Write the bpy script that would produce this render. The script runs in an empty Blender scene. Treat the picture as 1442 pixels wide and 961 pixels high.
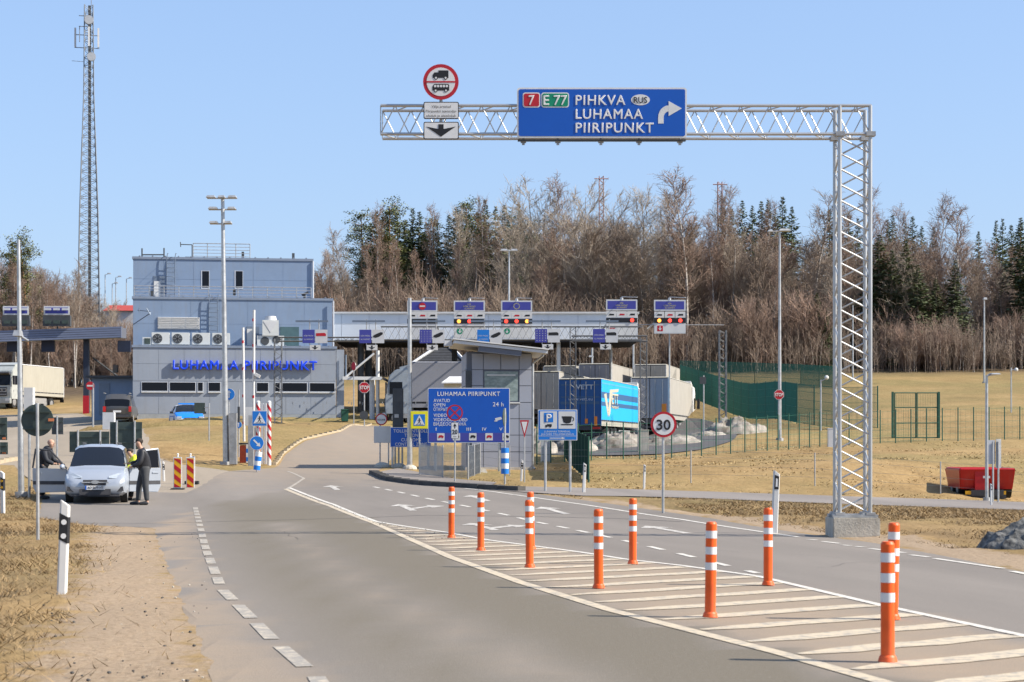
import bpy, bmesh, math, random
import numpy as np
from mathutils import Vector, Matrix, Euler

R = random.Random(7)
RN = np.random.RandomState(11)
sc = bpy.context.scene
col = sc.collection

# ------------------------------------------------------------------ camera, sky, sun, exposure
F, CX, HY, CH = 2600.0, 721.0, 629.0, 1.65      # focal length / centre / horizon in photograph pixels, eye height
cam = bpy.data.cameras.new('camera')
camo = bpy.data.objects.new('camera', cam); col.objects.link(camo)
cam.sensor_width = 36.0; cam.lens = 36.0 * F / 1442.0
cam.shift_y = (HY - 480.5) / 1442.0
cam.clip_start = 0.5; cam.clip_end = 9000
cam.dof.use_dof = True; cam.dof.focus_distance = 80; cam.dof.aperture_fstop = 5.6
camo.location = (0, 0, CH); camo.rotation_euler = (math.radians(90), 0, 0)
sc.camera = camo

SUN = Vector((1.0, -0.17, 0.80)).normalized()   # towards the sun
el = math.asin(SUN.z); az = math.atan2(SUN.x, SUN.y)
w = bpy.data.worlds.new('World'); sc.world = w; w.use_nodes = True
nt = w.node_tree; bg = nt.nodes['Background']
sky = nt.nodes.new('ShaderNodeTexSky'); sky.sky_type = 'NISHITA'; sky.sun_disc = False
sky.sun_elevation = el; sky.sun_rotation = az
sky.air_density = 1.3; sky.dust_density = 1.2; sky.ozone_density = 6.0; sky.altitude = 200
gm = nt.nodes.new('ShaderNodeGamma'); gm.inputs[1].default_value = 0.5; nt.links.new(sky.outputs[0], gm.inputs[0])   # thin high veil: softer zenith-to-horizon contrast
tn = nt.nodes.new('ShaderNodeMixRGB'); tn.blend_type = 'MULTIPLY'; tn.inputs[0].default_value = 1.0; tn.inputs[2].default_value = (1.03, 1.19, 1.51, 1); nt.links.new(gm.outputs[0], tn.inputs[1])
nt.links.new(tn.outputs[0], bg.inputs[0]); bg.inputs[1].default_value = 0.145
sl = bpy.data.lights.new('sun', 'SUN'); sl.energy = 4.5; sl.angle = math.radians(0.5); sl.color = (1.0, 0.93, 0.82)
slo = bpy.data.objects.new('sun', sl); col.objects.link(slo)
slo.rotation_euler = SUN.to_track_quat('Z', 'Y').to_euler()
sc.view_settings.view_transform = 'Standard'; sc.view_settings.look = 'None'
sc.view_settings.exposure = 1.0; sc.view_settings.gamma = 1.0; sc.view_settings.use_curve_mapping = False
sc.cycles.max_bounces = 6; sc.cycles.transparent_max_bounces = 12

# ------------------------------------------------------------------ helpers
def S(Y): return F / Y                          # photograph pixels per metre at distance Y
def at(px, py, Y): return Vector(((px - CX) * Y / F, Y, CH - (py - HY) * Y / F))
def srgb(h):
    h = h.lstrip('#'); o = []
    for i in (0, 2, 4):
        c = int(h[i:i+2], 16) / 255.0
        o.append(c / 12.92 if c <= 0.04045 else ((c + 0.055) / 1.055) ** 2.4)
    return tuple(o)
MATS = {}
def mat(name, c, rough=0.6, metal=0.0, var=0.12, scale=3.0, bump=0.0, bscale=30.0, spec=0.4, c2=None, stretch=None, alpha=None, emit=0.0, dirt=0.0):
    if name in MATS: return MATS[name]
    if isinstance(c, str): c = srgb(c)
    if isinstance(c2, str): c2 = srgb(c2)
    m = bpy.data.materials.new(name); m.use_nodes = True; n = m.node_tree.nodes; l = m.node_tree.links
    p = n['Principled BSDF']
    p.inputs['Roughness'].default_value = rough; p.inputs['Metallic'].default_value = metal
    p.inputs['Specular IOR Level'].default_value = spec
    tc = n.new('ShaderNodeTexCoord'); vec = tc.outputs['Object']
    if stretch:
        mp = n.new('ShaderNodeMapping'); mp.inputs['Scale'].default_value = stretch
        l.new(vec, mp.inputs[0]); vec = mp.outputs[0]
    if var or c2:
        nz = n.new('ShaderNodeTexNoise'); nz.inputs['Scale'].default_value = scale; nz.inputs['Detail'].default_value = 6
        nz.inputs['Roughness'].default_value = 0.65
        l.new(vec, nz.inputs[0])
        rp = n.new('ShaderNodeValToRGB')
        a = c2 if c2 else tuple(max(0, x * (1 - var)) for x in c)
        b = c if c2 else tuple(min(1, x * (1 + var * 0.7)) for x in c)
        rp.color_ramp.elements[0].position = 0.33; rp.color_ramp.elements[1].position = 0.67
        rp.color_ramp.elements[0].color = (*a, 1); rp.color_ramp.elements[1].color = (*b, 1)
        l.new(nz.outputs[0], rp.inputs[0]); outc = rp.outputs[0]
        if dirt:
            n2 = n.new('ShaderNodeTexNoise'); n2.inputs['Scale'].default_value = 1.3; n2.inputs['Detail'].default_value = 8
            mp2 = n.new('ShaderNodeMapping'); mp2.inputs['Scale'].default_value = (3, 3, 0.5)
            l.new(tc.outputs['Object'], mp2.inputs[0]); l.new(mp2.outputs[0], n2.inputs[0])
            r2 = n.new('ShaderNodeValToRGB'); r2.color_ramp.elements[0].position = 0.5; r2.color_ramp.elements[1].position = 0.75
            mx = n.new('ShaderNodeMixRGB'); mx.inputs[2].default_value = (0.20, 0.17, 0.13, 1)
            mu = n.new('ShaderNodeMath'); mu.operation = 'MULTIPLY'; mu.inputs[1].default_value = dirt
            l.new(n2.outputs[0], r2.inputs[0]); l.new(r2.outputs[0], mu.inputs[0]); l.new(mu.outputs[0], mx.inputs[0])
            l.new(outc, mx.inputs[1]); outc = mx.outputs[0]
        l.new(outc, p.inputs['Base Color'])
    else:
        p.inputs['Base Color'].default_value = (*c, 1)
    if bump:
        nb = n.new('ShaderNodeTexNoise'); nb.inputs['Scale'].default_value = bscale; nb.inputs['Detail'].default_value = 5
        l.new(vec, nb.inputs[0]); bp = n.new('ShaderNodeBump'); bp.inputs['Strength'].default_value = bump; bp.inputs['Distance'].default_value = 0.05
        l.new(nb.outputs[0], bp.inputs['Height']); l.new(bp.outputs[0], p.inputs['Normal'])
    if emit:
        p.inputs['Emission Color'].default_value = (*c, 1); p.inputs['Emission Strength'].default_value = emit
    m.diffuse_color = (*c, 1); MATS[name] = m
    return m

class MB:
    """collects simple shapes into one mesh"""
    def __init__(s): s.v = []; s.f = []; s.m = []; s.mats = []
    def mi(s, m):
        if m not in s.mats: s.mats.append(m)
        return s.mats.index(m)
    def add(s, vs, fs, m):
        o = len(s.v); i = s.mi(m); s.v.extend([tuple(x) for x in vs])
        for f in fs: s.f.append(tuple(o + k for k in f)); s.m.append(i)
        return s
    def box(s, c, d, m, rot=None, taper=1.0):
        x, y, z = d[0] / 2, d[1] / 2, d[2] / 2; t = taper
        vs = [Vector(p) for p in ((-x,-y,-z),(x,-y,-z),(x,y,-z),(-x,y,-z),(-x*t,-y*t,z),(x*t,-y*t,z),(x*t,y*t,z),(-x*t,y*t,z))]
        if rot is not None:
            rm = rot if isinstance(rot, Matrix) else Euler(rot).to_matrix()
            vs = [rm @ v for v in vs]
        c = Vector(c)
        return s.add([v + c for v in vs], [(0,3,2,1),(4,5,6,7),(0,1,5,4),(1,2,6,5),(2,3,7,6),(3,0,4,7)], m)
    def cyl(s, a, b, r, m, n=8, r2=None, caps=True):
        a = Vector(a); b = Vector(b); r2 = r if r2 is None else r2
        d = (b - a); L = d.length
        if L < 1e-6: return s
        q = d.to_track_quat('Z', 'Y').to_matrix(); vs = []
        for k in range(n):
            t = 2 * math.pi * k / n; vs.append(a + q @ Vector((math.cos(t) * r, math.sin(t) * r, 0)))
        for k in range(n):
            t = 2 * math.pi * k / n; vs.append(b + q @ Vector((math.cos(t) * r2, math.sin(t) * r2, 0)))
        fs = [(k, (k + 1) % n, n + (k + 1) % n, n + k) for k in range(n)]
        if caps: fs += [tuple(range(n - 1, -1, -1)), tuple(range(n, 2 * n))]
        return s.add(vs, fs, m)
    def path(s, pts, r, m, n=6):
        for a, b in zip(pts[:-1], pts[1:]): s.cyl(a, b, r, m, n)
        return s
    def prism(s, poly, y0, y1, m, side=None):
        """poly in (x, z), counter-clockwise seen from -y, extruded y0 (front) to y1"""
        n = len(poly); vs = [(p[0], y0, p[1]) for p in poly] + [(p[0], y1, p[1]) for p in poly]
        s.add(vs, [tuple(range(n)), tuple(range(2 * n - 1, n - 1, -1))], m)
        return s.add(vs, [(k, k + n, (k + 1) % n + n, (k + 1) % n) for k in range(n)], side or m)
    def prismx(s, poly, x0, x1, m):
        """poly in (y, z) extruded along x"""
        n = len(poly); vs = [(x0, p[0], p[1]) for p in poly] + [(x1, p[0], p[1]) for p in poly]
        return s.add(vs, [tuple(range(n)), tuple(range(2 * n - 1, n - 1, -1))] + [(k, k + n, (k + 1) % n + n, (k + 1) % n) for k in range(n)], m)
    def prismz(s, poly, z0, z1, m):
        n = len(poly); vs = [(p[0], p[1], z0) for p in poly] + [(p[0], p[1], z1) for p in poly]
        return s.add(vs, [tuple(range(n - 1, -1, -1)), tuple(range(n, 2 * n))] + [(k, (k + 1) % n, (k + 1) % n + n, k + n) for k in range(n)], m)
    def ball(s, c, r, m, nu=10, nv=6, sc3=(1, 1, 1)):
        c = Vector(c); vs = [c + Vector((0, 0, -r * sc3[2]))]; fs = []
        for j in range(1, nv):
            t = math.pi * j / nv
            for k in range(nu):
                a = 2 * math.pi * k / nu
                vs.append(c + Vector((math.sin(t) * math.cos(a) * r * sc3[0], math.sin(t) * math.sin(a) * r * sc3[1], -math.cos(t) * r * sc3[2])))
        vs.append(c + Vector((0, 0, r * sc3[2]))); e = len(vs) - 1
        for k in range(nu):
            fs.append((0, 1 + (k + 1) % nu, 1 + k)); fs.append((e, e - nu + k, e - nu + (k + 1) % nu))
            for j in range(nv - 2):
                a = 1 + j * nu; fs.append((a + k, a + (k + 1) % nu, a + nu + (k + 1) % nu, a + nu + k))
        return s.add(vs, fs, m)
    def mesh(s, name, smooth=False):
        me = bpy.data.meshes.new(name); me.from_pydata(s.v, [], s.f)
        for m in s.mats: me.materials.append(m)
        me.polygons.foreach_set('material_index', s.m)
        if smooth: me.polygons.foreach_set('use_smooth', [True] * len(s.f))
        me.update(); bm = bmesh.new(); bm.from_mesh(me); bmesh.ops.recalc_face_normals(bm, faces=bm.faces); bm.to_mesh(me); bm.free()
        if smooth: me.set_sharp_from_angle(angle=math.radians(40))
        return me
    def build(s, name, parent=None, loc=(0, 0, 0), rz=0.0, smooth=False, bevel=0.0):
        me = s.mesh(name, smooth)
        if bevel:
            bm = bmesh.new(); bm.from_mesh(me)
            bmesh.ops.remove_doubles(bm, verts=bm.verts, dist=1e-5)
            bmesh.ops.bevel(bm, geom=[e for e in bm.edges if len(e.link_faces) == 2 and e.calc_face_angle(0) > 0.5], offset=bevel, segments=2, affect='EDGES', clamp_overlap=True)
            bm.to_mesh(me); bm.free()
        return put(name, me, parent, loc, rz)
def put(name, me, parent=None, loc=(0, 0, 0), rz=0.0, mw=None):
    o = bpy.data.objects.new(name, me); col.objects.link(o)
    if parent is not None: o.parent = parent
    if mw is not None: o.matrix_basis = mw
    else: o.location = loc; o.rotation_euler = (0, 0, rz)
    return o
def tag(o, label=None, cat=None, group=None, kind=None):
    if label: o['label'] = label
    if cat: o['category'] = cat
    if group: o['group'] = group
    if kind: o['kind'] = kind
    return o
def thing(name, label, cat, loc=(0, 0, 0), rz=0.0, group=None):
    o = bpy.data.objects.new(name, None); col.objects.link(o); o.empty_display_size = 0.2
    o.location = loc; o.rotation_euler = (0, 0, rz)
    return tag(o, label, cat, group)
def kids(o): return [c for c in o.children]
def dup(o, loc, rz=None, label=None, group=None, parent=None, scale=None):
    c = o.copy(); col.objects.link(c)
    if parent is not None: c.parent = parent
    else:
        c.location = loc
        if rz is not None: c.rotation_euler = (0, 0, rz)
        if scale: c.scale = scale
        if label: c['label'] = label
        if group: c['group'] = group
    for k in kids(o): dup(k, None, parent=c)
    return c
def bar_mesh(name, r, m, n=6):
    """unit bar along +z, reused (scaled in z) for every brace of a lattice"""
    return MB().cyl((0, 0, 0), (0, 0, 1), r, m, n).mesh(name, True)
def bar(name, me, a, b, parent):
    a = Vector(a); b = Vector(b); d = b - a
    mw = Matrix.Translation(a) @ d.to_track_quat('Z', 'Y').to_matrix().to_4x4() @ Matrix.Diagonal((1, 1, d.length, 1))
    return put(name, me, parent, mw=mw)

def text_mesh(body, h, m, bold=0.0, sx=1.0, width=None, align='LEFT', spacing=1.0, depth=0.0):
    """lettering in the local xz plane, facing -y; h = capital height, width = fit to this width"""
    cu = bpy.data.curves.new('lettering', 'FONT'); cu.body = body; cu.size = 1.0; cu.bevel_depth = bold; cu.bevel_resolution = 0; cu.space_character = spacing
    cu.extrude = depth / max(h, 1e-3) * 0.7 / 2; cu.resolution_u = 3; cu.align_x = 'LEFT'
    ob = bpy.data.objects.new('lettering', cu)
    me = bpy.data.meshes.new_from_object(ob)
    bpy.data.objects.remove(ob); bpy.data.curves.remove(cu)
    n = len(me.vertices); a = np.empty(n * 3, 'f'); me.vertices.foreach_get('co', a); a = a.reshape(-1, 3)
    x, y, z = a[:, 0].copy(), a[:, 1].copy(), a[:, 2].copy()
    k = h / 0.72; x0, x1 = x.min(), x.max(); wd = (x1 - x0) * k * sx
    kx = k * sx
    if width: kx = width / (x1 - x0); wd = width
    off = {'LEFT': 0, 'CENTER': -wd / 2, 'RIGHT': -wd}[align]
    a[:, 0] = (x - x0) * kx + off; a[:, 1] = -z * k; a[:, 2] = y * k
    me.vertices.foreach_set('co', a.reshape(-1)); me.materials.clear(); me.materials.append(m); me.update()
    me.name = 'lettering'
    return me
def text(body, h, m, parent, loc, **kw): return put('lettering', text_mesh(body, h, m, **kw), parent, loc)

# ------------------------------------------------------------------ terrain
def cp(px, py, Y): return ((px - CX) * Y / F, Y, CH - (py - HY) * Y / F)
PTS = []
for y_ in (4, 10, 16, 22, 28, 34, 41):
    for x_ in (-9, -5, -1, 3, 7): PTS.append((x_ - 0.2 * (y_ - 16) * (1 if y_ > 16 else 0.3), y_, 0.0))
PTS += [cp(*a) for a in (
    (62,768,33), (5,725,45), (30,705,55), (200,710,52), (120,712,51), (250,690,59), (231,683,62), (300,668,66), (360,663,71),
    (322,655,78), (385,653,80), (450,662,72), (420,625,88), (520,600,104), (250,600,112), (250,588,121), (350,588,121), (470,590,123),
    (20,575,168), (90,575,170), (165,597,117), (118,585,138), (60,612,94), (60,642,78), (0,655,66), (0,690,55), (-200,700,60), (-200,640,90),
    (560,656,78), (700,655,80), (660,660,76), (770,687,58), (803,695,54), (822,698,55), (711,683,62), (740,682,62), (600,668,70), (640,676,66),
    (800,637,95), (815,628,108), (950,634,92), (940,617,122), (1050,612,98), (935,648,84), (1050,640,88), (1160,627,95), (1000,660,73), (1250,655,70),
    (900,693,60), (1200,705,57), (1442,716,53), (1560,720,52), (1420,705,60), (1300,640,82), (1420,640,84),
    (1000,712,47), (1200,722,43), (1330,735,39),
    (1290,618,98), (1442,602,104), (1300,570,127), (1442,566,130), (1100,590,118), (1230,528,176), (1442,528,172), (1330,529,174), (1600,530,170), (1600,620,100),
    (1000,572,140), (1080,590,121), (1170,603,109), (1235,605,108), (1390,703,64), (1390,696,68), (1340,703,62), (905,614,121), (1000,540,165), (850,560,150), (750,560,150), (700,525,180), (960,525,180), (560,530,180), (560,580,130), (420,535,180), (480,560,150),
    (100,546,200), (-100,560,190), (0,600,130), (-200,620,110), (250,540,190))]
for X_ in (0, 35, 70): PTS += [(X_, 235, 15.5), (X_ * 1.2, 285, 21.0)]
for X_ in (-80, -50, -25): PTS += [(X_, 235, 9.6), (X_ * 1.2, 285, 11.5)]
PTS += [(-60, 110, 2.6), (60, 60, 0.8), (70, 110, 5.5), (60, 20, 0.3), (-45, 20, -0.3), (-30, 50, 0.1), (-90, 170, 7.0), (95, 180, 9.0)]
PA = np.array(PTS, float); MQ = 5.0
def _phi(x, y): return np.sqrt((x[:, None] - PA[None, :, 0]) ** 2 + (y[:, None] - PA[None, :, 1]) ** 2 + MQ * MQ)
_n = len(PA); _A = np.zeros((_n + 1, _n + 1)); _A[:_n, :_n] = _phi(PA[:, 0], PA[:, 1]) - 0.35 * np.eye(_n); _A[:_n, _n] = 1; _A[_n, :_n] = 1
_W = np.linalg.solve(_A, np.concatenate([PA[:, 2], [0]]))
def gza(x, y):
    x = np.clip(np.asarray(x, float), -95, 100); y = np.clip(np.asarray(y, float), 2, 285)
    return _phi(x, y) @ _W[:_n] + _W[_n]
def gz(x, y): return float(gza(np.array([x]), np.array([y]))[0])
_YS = np.concatenate([np.arange(6, 60, 0.2), np.arange(60, 260, 0.5)])
def hit(px, py):
    """where the sight line through a photograph pixel meets the ground"""
    X = (px - CX) * _YS / F; Z = CH - (py - HY) * _YS / F; d = Z - gza(X, _YS)
    k = np.argmax(d < 0)
    if d[k] >= 0: k = len(_YS) - 1
    t = d[k - 1] / (d[k - 1] - d[k]) if k > 0 else 0; Y = _YS[k - 1] + t * (_YS[k] - _YS[k - 1])
    return ((px - CX) * Y / F, Y)
def G(px, Y, dz=0.0):
    """point on the ground at picture column px and distance Y"""
    x = (px - CX) * Y / F; return Vector((x, Y, gz(x, Y) + dz))
def inpoly(x, y, poly):
    x = np.asarray(x); y = np.asarray(y); r = np.zeros(x.shape, bool); n = len(poly); j = n - 1
    for i in range(n):
        xi, yi = poly[i]; xj, yj = poly[j]
        c = ((yi > y) != (yj > y)) & (x < (xj - xi) * (y - yi) / (yj - yi + 1e-12) + xi); r ^= c; j = i
    return r
def pdist(x, y, poly):
    d = np.full(np.shape(x), 1e9); n = len(poly)
    for i in range(n):
        ax, ay = poly[i]; bx, by = poly[(i + 1) % n]; dx, dy = bx - ax, by - ay; L = dx * dx + dy * dy + 1e-9
        t = np.clip(((x - ax) * dx + (y - ay) * dy) / L, 0, 1); d = np.minimum(d, np.hypot(x - ax - t * dx, y - ay - t * dy))
    return d
def rough_edge(poly, step=0.8, amp=0.07, rng=random.Random(3)):
    o = []
    for (ax, ay), (bx, by) in zip(poly, poly[1:] + poly[:1]):
        L = math.hypot(bx - ax, by - ay); n = max(1, int(L / step)) if L < 60 else 1
        for k in range(n):
            t = k / n; j = amp if k else 0; o.append((ax + (bx - ax) * t + rng.uniform(-j, j), ay + (by - ay) * t + rng.uniform(-j, j)))
    return o
def drape(name, polys, lift, m, cell=1.5, parent=None, smooth=True):
    bm = bmesh.new()
    for poly in polys:
        vs = [bm.verts.new((x, y, 0)) for x, y in poly]
        try: bm.faces.new(vs)
        except ValueError: pass
    bmesh.ops.triangulate(bm, faces=bm.faces)
    if cell:
        xs = [v.co.x for v in bm.verts]; ys = [v.co.y for v in bm.verts]
        for ax, lo, hi in ((0, min(xs), max(xs)), (1, min(ys), max(ys))):
            c = cell * (1 if ax == 0 else 1.6); k = math.ceil(lo / c)
            while k * c < hi:
                co = (k * c, 0, 0) if ax == 0 else (0, k * c, 0); no = (1, 0, 0) if ax == 0 else (0, 1, 0)
                bmesh.ops.bisect_plane(bm, geom=bm.verts[:] + bm.edges[:] + bm.faces[:], plane_co=co, plane_no=no); k += 1
    co = np.array([v.co[:] for v in bm.verts]); z = gza(co[:, 0], co[:, 1]) + lift
    for v, zz in zip(bm.verts, z): v.co.z = zz
    bmesh.ops.recalc_face_normals(bm, faces=bm.faces)
    for f in bm.faces:
        if f.normal.z < 0: f.normal_flip()
    me = bpy.data.meshes.new(name); bm.to_mesh(me); bm.free(); me.materials.append(m)
    return put(name, me, parent)
# ------------------------------------------------------------------ ground, roads, markings
def H(*pts): return [hit(*p) for p in pts]
ROAD = [(-1.0, 5.0)] + H((300,961),(265,880),(235,800),(215,743),(120,739),(52,728),(60,703),(100,694),(225,693),(262,694),(300,672),(320,664),(385,659),(402,640),(430,621),(480,608),(522,599),(566,602),(556,640),(538,658),(527,667),(545,676),(600,683),(680,688),(740,693),(822,704),(1000,729),(1125,750),(1240,765),(1442,804)) + [(8.4, 13.0), (9.3, 5.0)]
YARD = H((-160,655),(-160,583),(110,582),(188,595),(206,612),(213,640),(325,664),(310,690),(262,705),(228,712),(200,712),(90,712),(62,690),(20,655))
SIDE = H((690,690),(740,686),(830,688),(900,690),(1000,693),(1200,700),(1442,708),(1700,716)) + [tuple(p) for p in H((1700,728),(1442,719),(1200,711),(1000,703),(900,700),(822,699),(740,694))]
TRUCKYARD = H((756,640),(760,600),(900,585),(985,590),(1070,598),(1030,622),(985,634),(930,640),(850,642))
PATH = H((527,667),(560,660),(600,668),(650,676),(700,680),(690,685),(600,682),(546,675))
ROAD_R, YARD_R, SIDE_R = rough_edge(ROAD, 1.3, 0.03), rough_edge(YARD, 1.5, 0.12), rough_edge(SIDE, 1.0, 0.08)
GRAVEL = H((215,741),(140,741),(128,760),(112,840),(85,900),(30,975),(300,975),(268,880),(236,800))
SHOULDER = H((822,702),(1000,727),(1125,748),(1240,763),(1442,802)) + [(9.5, 8.0)] + [(10.3, 8.0)] + H((1442,786),(1240,753),(1125,741),(1000,723),(822,700))

def ground_mat():
    m = bpy.data.materials.new('dry_grass_ground'); m.use_nodes = True; n = m.node_tree.nodes; l = m.node_tree.links; p = n['Principled BSDF']
    p.inputs['Roughness'].default_value = 0.95; p.inputs['Specular IOR Level'].default_value = 0.1
    tc = n.new('ShaderNodeTexCoord')
    def nz(s, d=6, st=None, r=0.6):
        q = n.new('ShaderNodeTexNoise'); q.inputs['Scale'].default_value = s; q.inputs['Detail'].default_value = d; q.inputs['Roughness'].default_value = r
        v = tc.outputs['Object']
        if st:
            mp = n.new('ShaderNodeMapping'); mp.inputs['Scale'].default_value = st; l.new(v, mp.inputs[0]); v = mp.outputs[0]
        l.new(v, q.inputs[0]); return q.outputs[0]
    def ramp(x, *st):
        r = n.new('ShaderNodeValToRGB')
        while len(r.color_ramp.elements) < len(st): r.color_ramp.elements.new(0.5)
        for e, (pos, c) in zip(r.color_ramp.elements, st): e.position = pos; e.color = (*c, 1)
        l.new(x, r.inputs[0]); return r.outputs[0]
    def mix(f, a, b):
        q = n.new('ShaderNodeMixRGB')
        if isinstance(f, float): q.inputs[0].default_value = f
        else: l.new(f, q.inputs[0])
        l.new(a, q.inputs[1]); l.new(b, q.inputs[2]); return q.outputs[0]
    straw = ramp(nz(0.30, 12, (1, 0.45, 1), 0.78), (0.30, (0.13, 0.082, 0.036)), (0.46, (0.27, 0.175, 0.075)), (0.66, (0.40, 0.27, 0.125)))
    olive = ramp(nz(1.2, 8), (0.3, (0.12, 0.11, 0.04)), (0.7, (0.225, 0.185, 0.075)))
    fine = ramp(nz(9.0, 8, (1, 0.35, 1), 0.75), (0.35, (0.085, 0.056, 0.026)), (0.62, (0.42, 0.29, 0.135)))
    c = mix(ramp(nz(0.055, 5), (0.42, (0, 0, 0)), (0.62, (0.85, 0.85, 0.85))), straw, olive)
    a4 = n.new('ShaderNodeAttribute'); a4.attribute_name = 'green'; c = mix(a4.outputs['Fac'], c, olive)
    c = mix(0.28, c, fine)
    at_ = n.new('ShaderNodeAttribute'); at_.attribute_name = 'sand'
    sand = ramp(nz(14, 10, None, 0.8), (0.32, (0.20, 0.142, 0.088)), (0.5, (0.315, 0.232, 0.152)), (0.68, (0.40, 0.31, 0.215)))
    ad = n.new('ShaderNodeMath'); ad.operation = 'ADD'; q2 = n.new('ShaderNodeMath'); q2.operation = 'MULTIPLY_ADD'; q2.inputs[1].default_value = 1.1; q2.inputs[2].default_value = -0.55
    l.new(nz(3.0, 8), q2.inputs[0]); l.new(at_.outputs['Fac'], ad.inputs[0]); l.new(q2.outputs[0], ad.inputs[1])
    c = mix(ramp(ad.outputs[0], (0.4, (0, 0, 0)), (0.62, (1, 1, 1))), c, sand)
    a2 = n.new('ShaderNodeAttribute'); a2.attribute_name = 'litter'
    litter = ramp(nz(2.0, 8), (0.3, (0.055, 0.04, 0.026)), (0.7, (0.15, 0.105, 0.065)))
    c = mix(a2.outputs['Fac'], c, litter)
    l.new(c, p.inputs['Base Color'])
    b = n.new('ShaderNodeBump'); b.inputs['Strength'].default_value = 0.6; b.inputs['Distance'].default_value = 0.06
    l.new(nz(6.0, 10, (1, 0.5, 1), 0.75), b.inputs['Height']); l.new(b.outputs[0], p.inputs['Normal'])
    return m
xs = np.unique(np.round(np.concatenate([np.arange(-16, 16.01, 0.4), np.arange(-50, 50.1, 1.0), np.arange(-140, 140.1, 4.0), [-3000, -1200, -600, -300, 300, 600, 1200, 3000]]), 3))
ys = np.unique(np.round(np.concatenate([[-200, -50, -15, -5, 0], np.arange(3, 62, 0.4), np.arange(62, 135, 1.0), np.arange(135, 300, 3.0), [320, 360, 450, 700, 1200, 3000, 6000]]), 3))
gx_, gy_ = np.meshgrid(xs, ys); fx, fy = gx_.ravel(), gy_.ravel(); z = np.concatenate([gza(fx[i:i+20000], fy[i:i+20000]) for i in range(0, len(fx), 20000)])
hard = np.zeros(fx.shape, bool); din = np.zeros(fx.shape); dmin = np.full(fx.shape, 99.0)
for P_ in (ROAD, YARD, SIDE, TRUCKYARD, PATH):
    i_ = inpoly(fx, fy, P_); d_ = pdist(fx, fy, P_); hard |= i_; din = np.maximum(din, np.where(i_, d_, 0)); dmin = np.minimum(dmin, np.where(i_, 0, d_))
nb = np.sin(fx * 0.9 + 1.3 * np.sin(fy * 0.53)) * np.sin(fy * 0.71 + 1.1 * np.sin(fx * 0.37)) * 0.05 + np.sin(fx * 2.3 + fy * 1.1) * np.sin(fy * 2.9 - fx * 0.7) * 0.025 + RN.uniform(-0.025, 0.025, fx.shape)
z = z + nb * np.clip(dmin / 1.2, 0, 1) - np.where(hard, 0.004 + np.clip(din / 0.9, 0, 1) * np.clip(0.02 + fy * 0.0008, 0.03, 0.12), 0.0) - 0.004 * (dmin < 0.5)
ditch = np.exp(-((fy - (47 - 0.3 * fx)) / 2.2) ** 2) * np.clip((fx - 3) / 3, 0, 1) * np.clip((26 - fx) / 8, 0, 1) * np.clip(dmin / 1.2, 0, 1)
z = z - 0.30 * ditch
sand = np.zeros(fx.shape)
sand = np.maximum(sand, np.where(inpoly(fx, fy, GRAVEL), 0.55 + 0.45 * np.clip(pdist(fx, fy, GRAVEL) / 0.8, 0, 1), 0.55 * np.clip(1 - pdist(fx, fy, GRAVEL) / 0.9, 0, 1)))
sand = np.maximum(sand, np.where(inpoly(fx, fy, SHOULDER), 0.8, 0.6 * np.clip(1 - pdist(fx, fy, SHOULDER) / 0.5, 0, 1)) * (fy < 60))
sand = np.maximum(sand, 0.5 * np.clip(1 - dmin / 0.7, 0, 1))
green = np.clip((fy - 92) / 50, 0, 0.75) * np.clip((fx - 8) / 8, 0, 1) * (0.6 + 0.4 * np.sin(fx * 0.21 + fy * 0.13) * np.sin(fy * 0.31))
litter = np.clip((fy - (172 - 0.02 * fx)) / 12, 0, 1); litter = np.maximum(litter, 0.5 * (0.55 + 0.45 * np.sin(fx * 1.3 + np.sin(fy * .8)) * np.sin(fy * .6 + fx * .4)) * np.clip((60 - fy) / 6, 0, 1) * np.clip(1 - sand * 1.5, 0, 1))
fc = []
nx, ny = len(xs), len(ys)
for j in range(ny - 1):
    for i in range(nx - 1): a = j * nx + i; fc.append((a, a + 1, a + nx + 1, a + nx))
me = bpy.data.meshes.new('ground'); me.from_pydata(np.stack([fx, fy, z], 1).tolist(), [], fc)
for nm_, ar in (('sand', sand), ('litter', litter), ('green', green)):
    at_ = me.attributes.new(nm_, 'FLOAT', 'POINT'); at_.data.foreach_set('value', ar.astype('f'))
me.polygons.foreach_set('use_smooth', [True] * len(fc)); me.materials.append(ground_mat()); me.update()
tag(put('ground', me), kind='structure')

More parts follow.
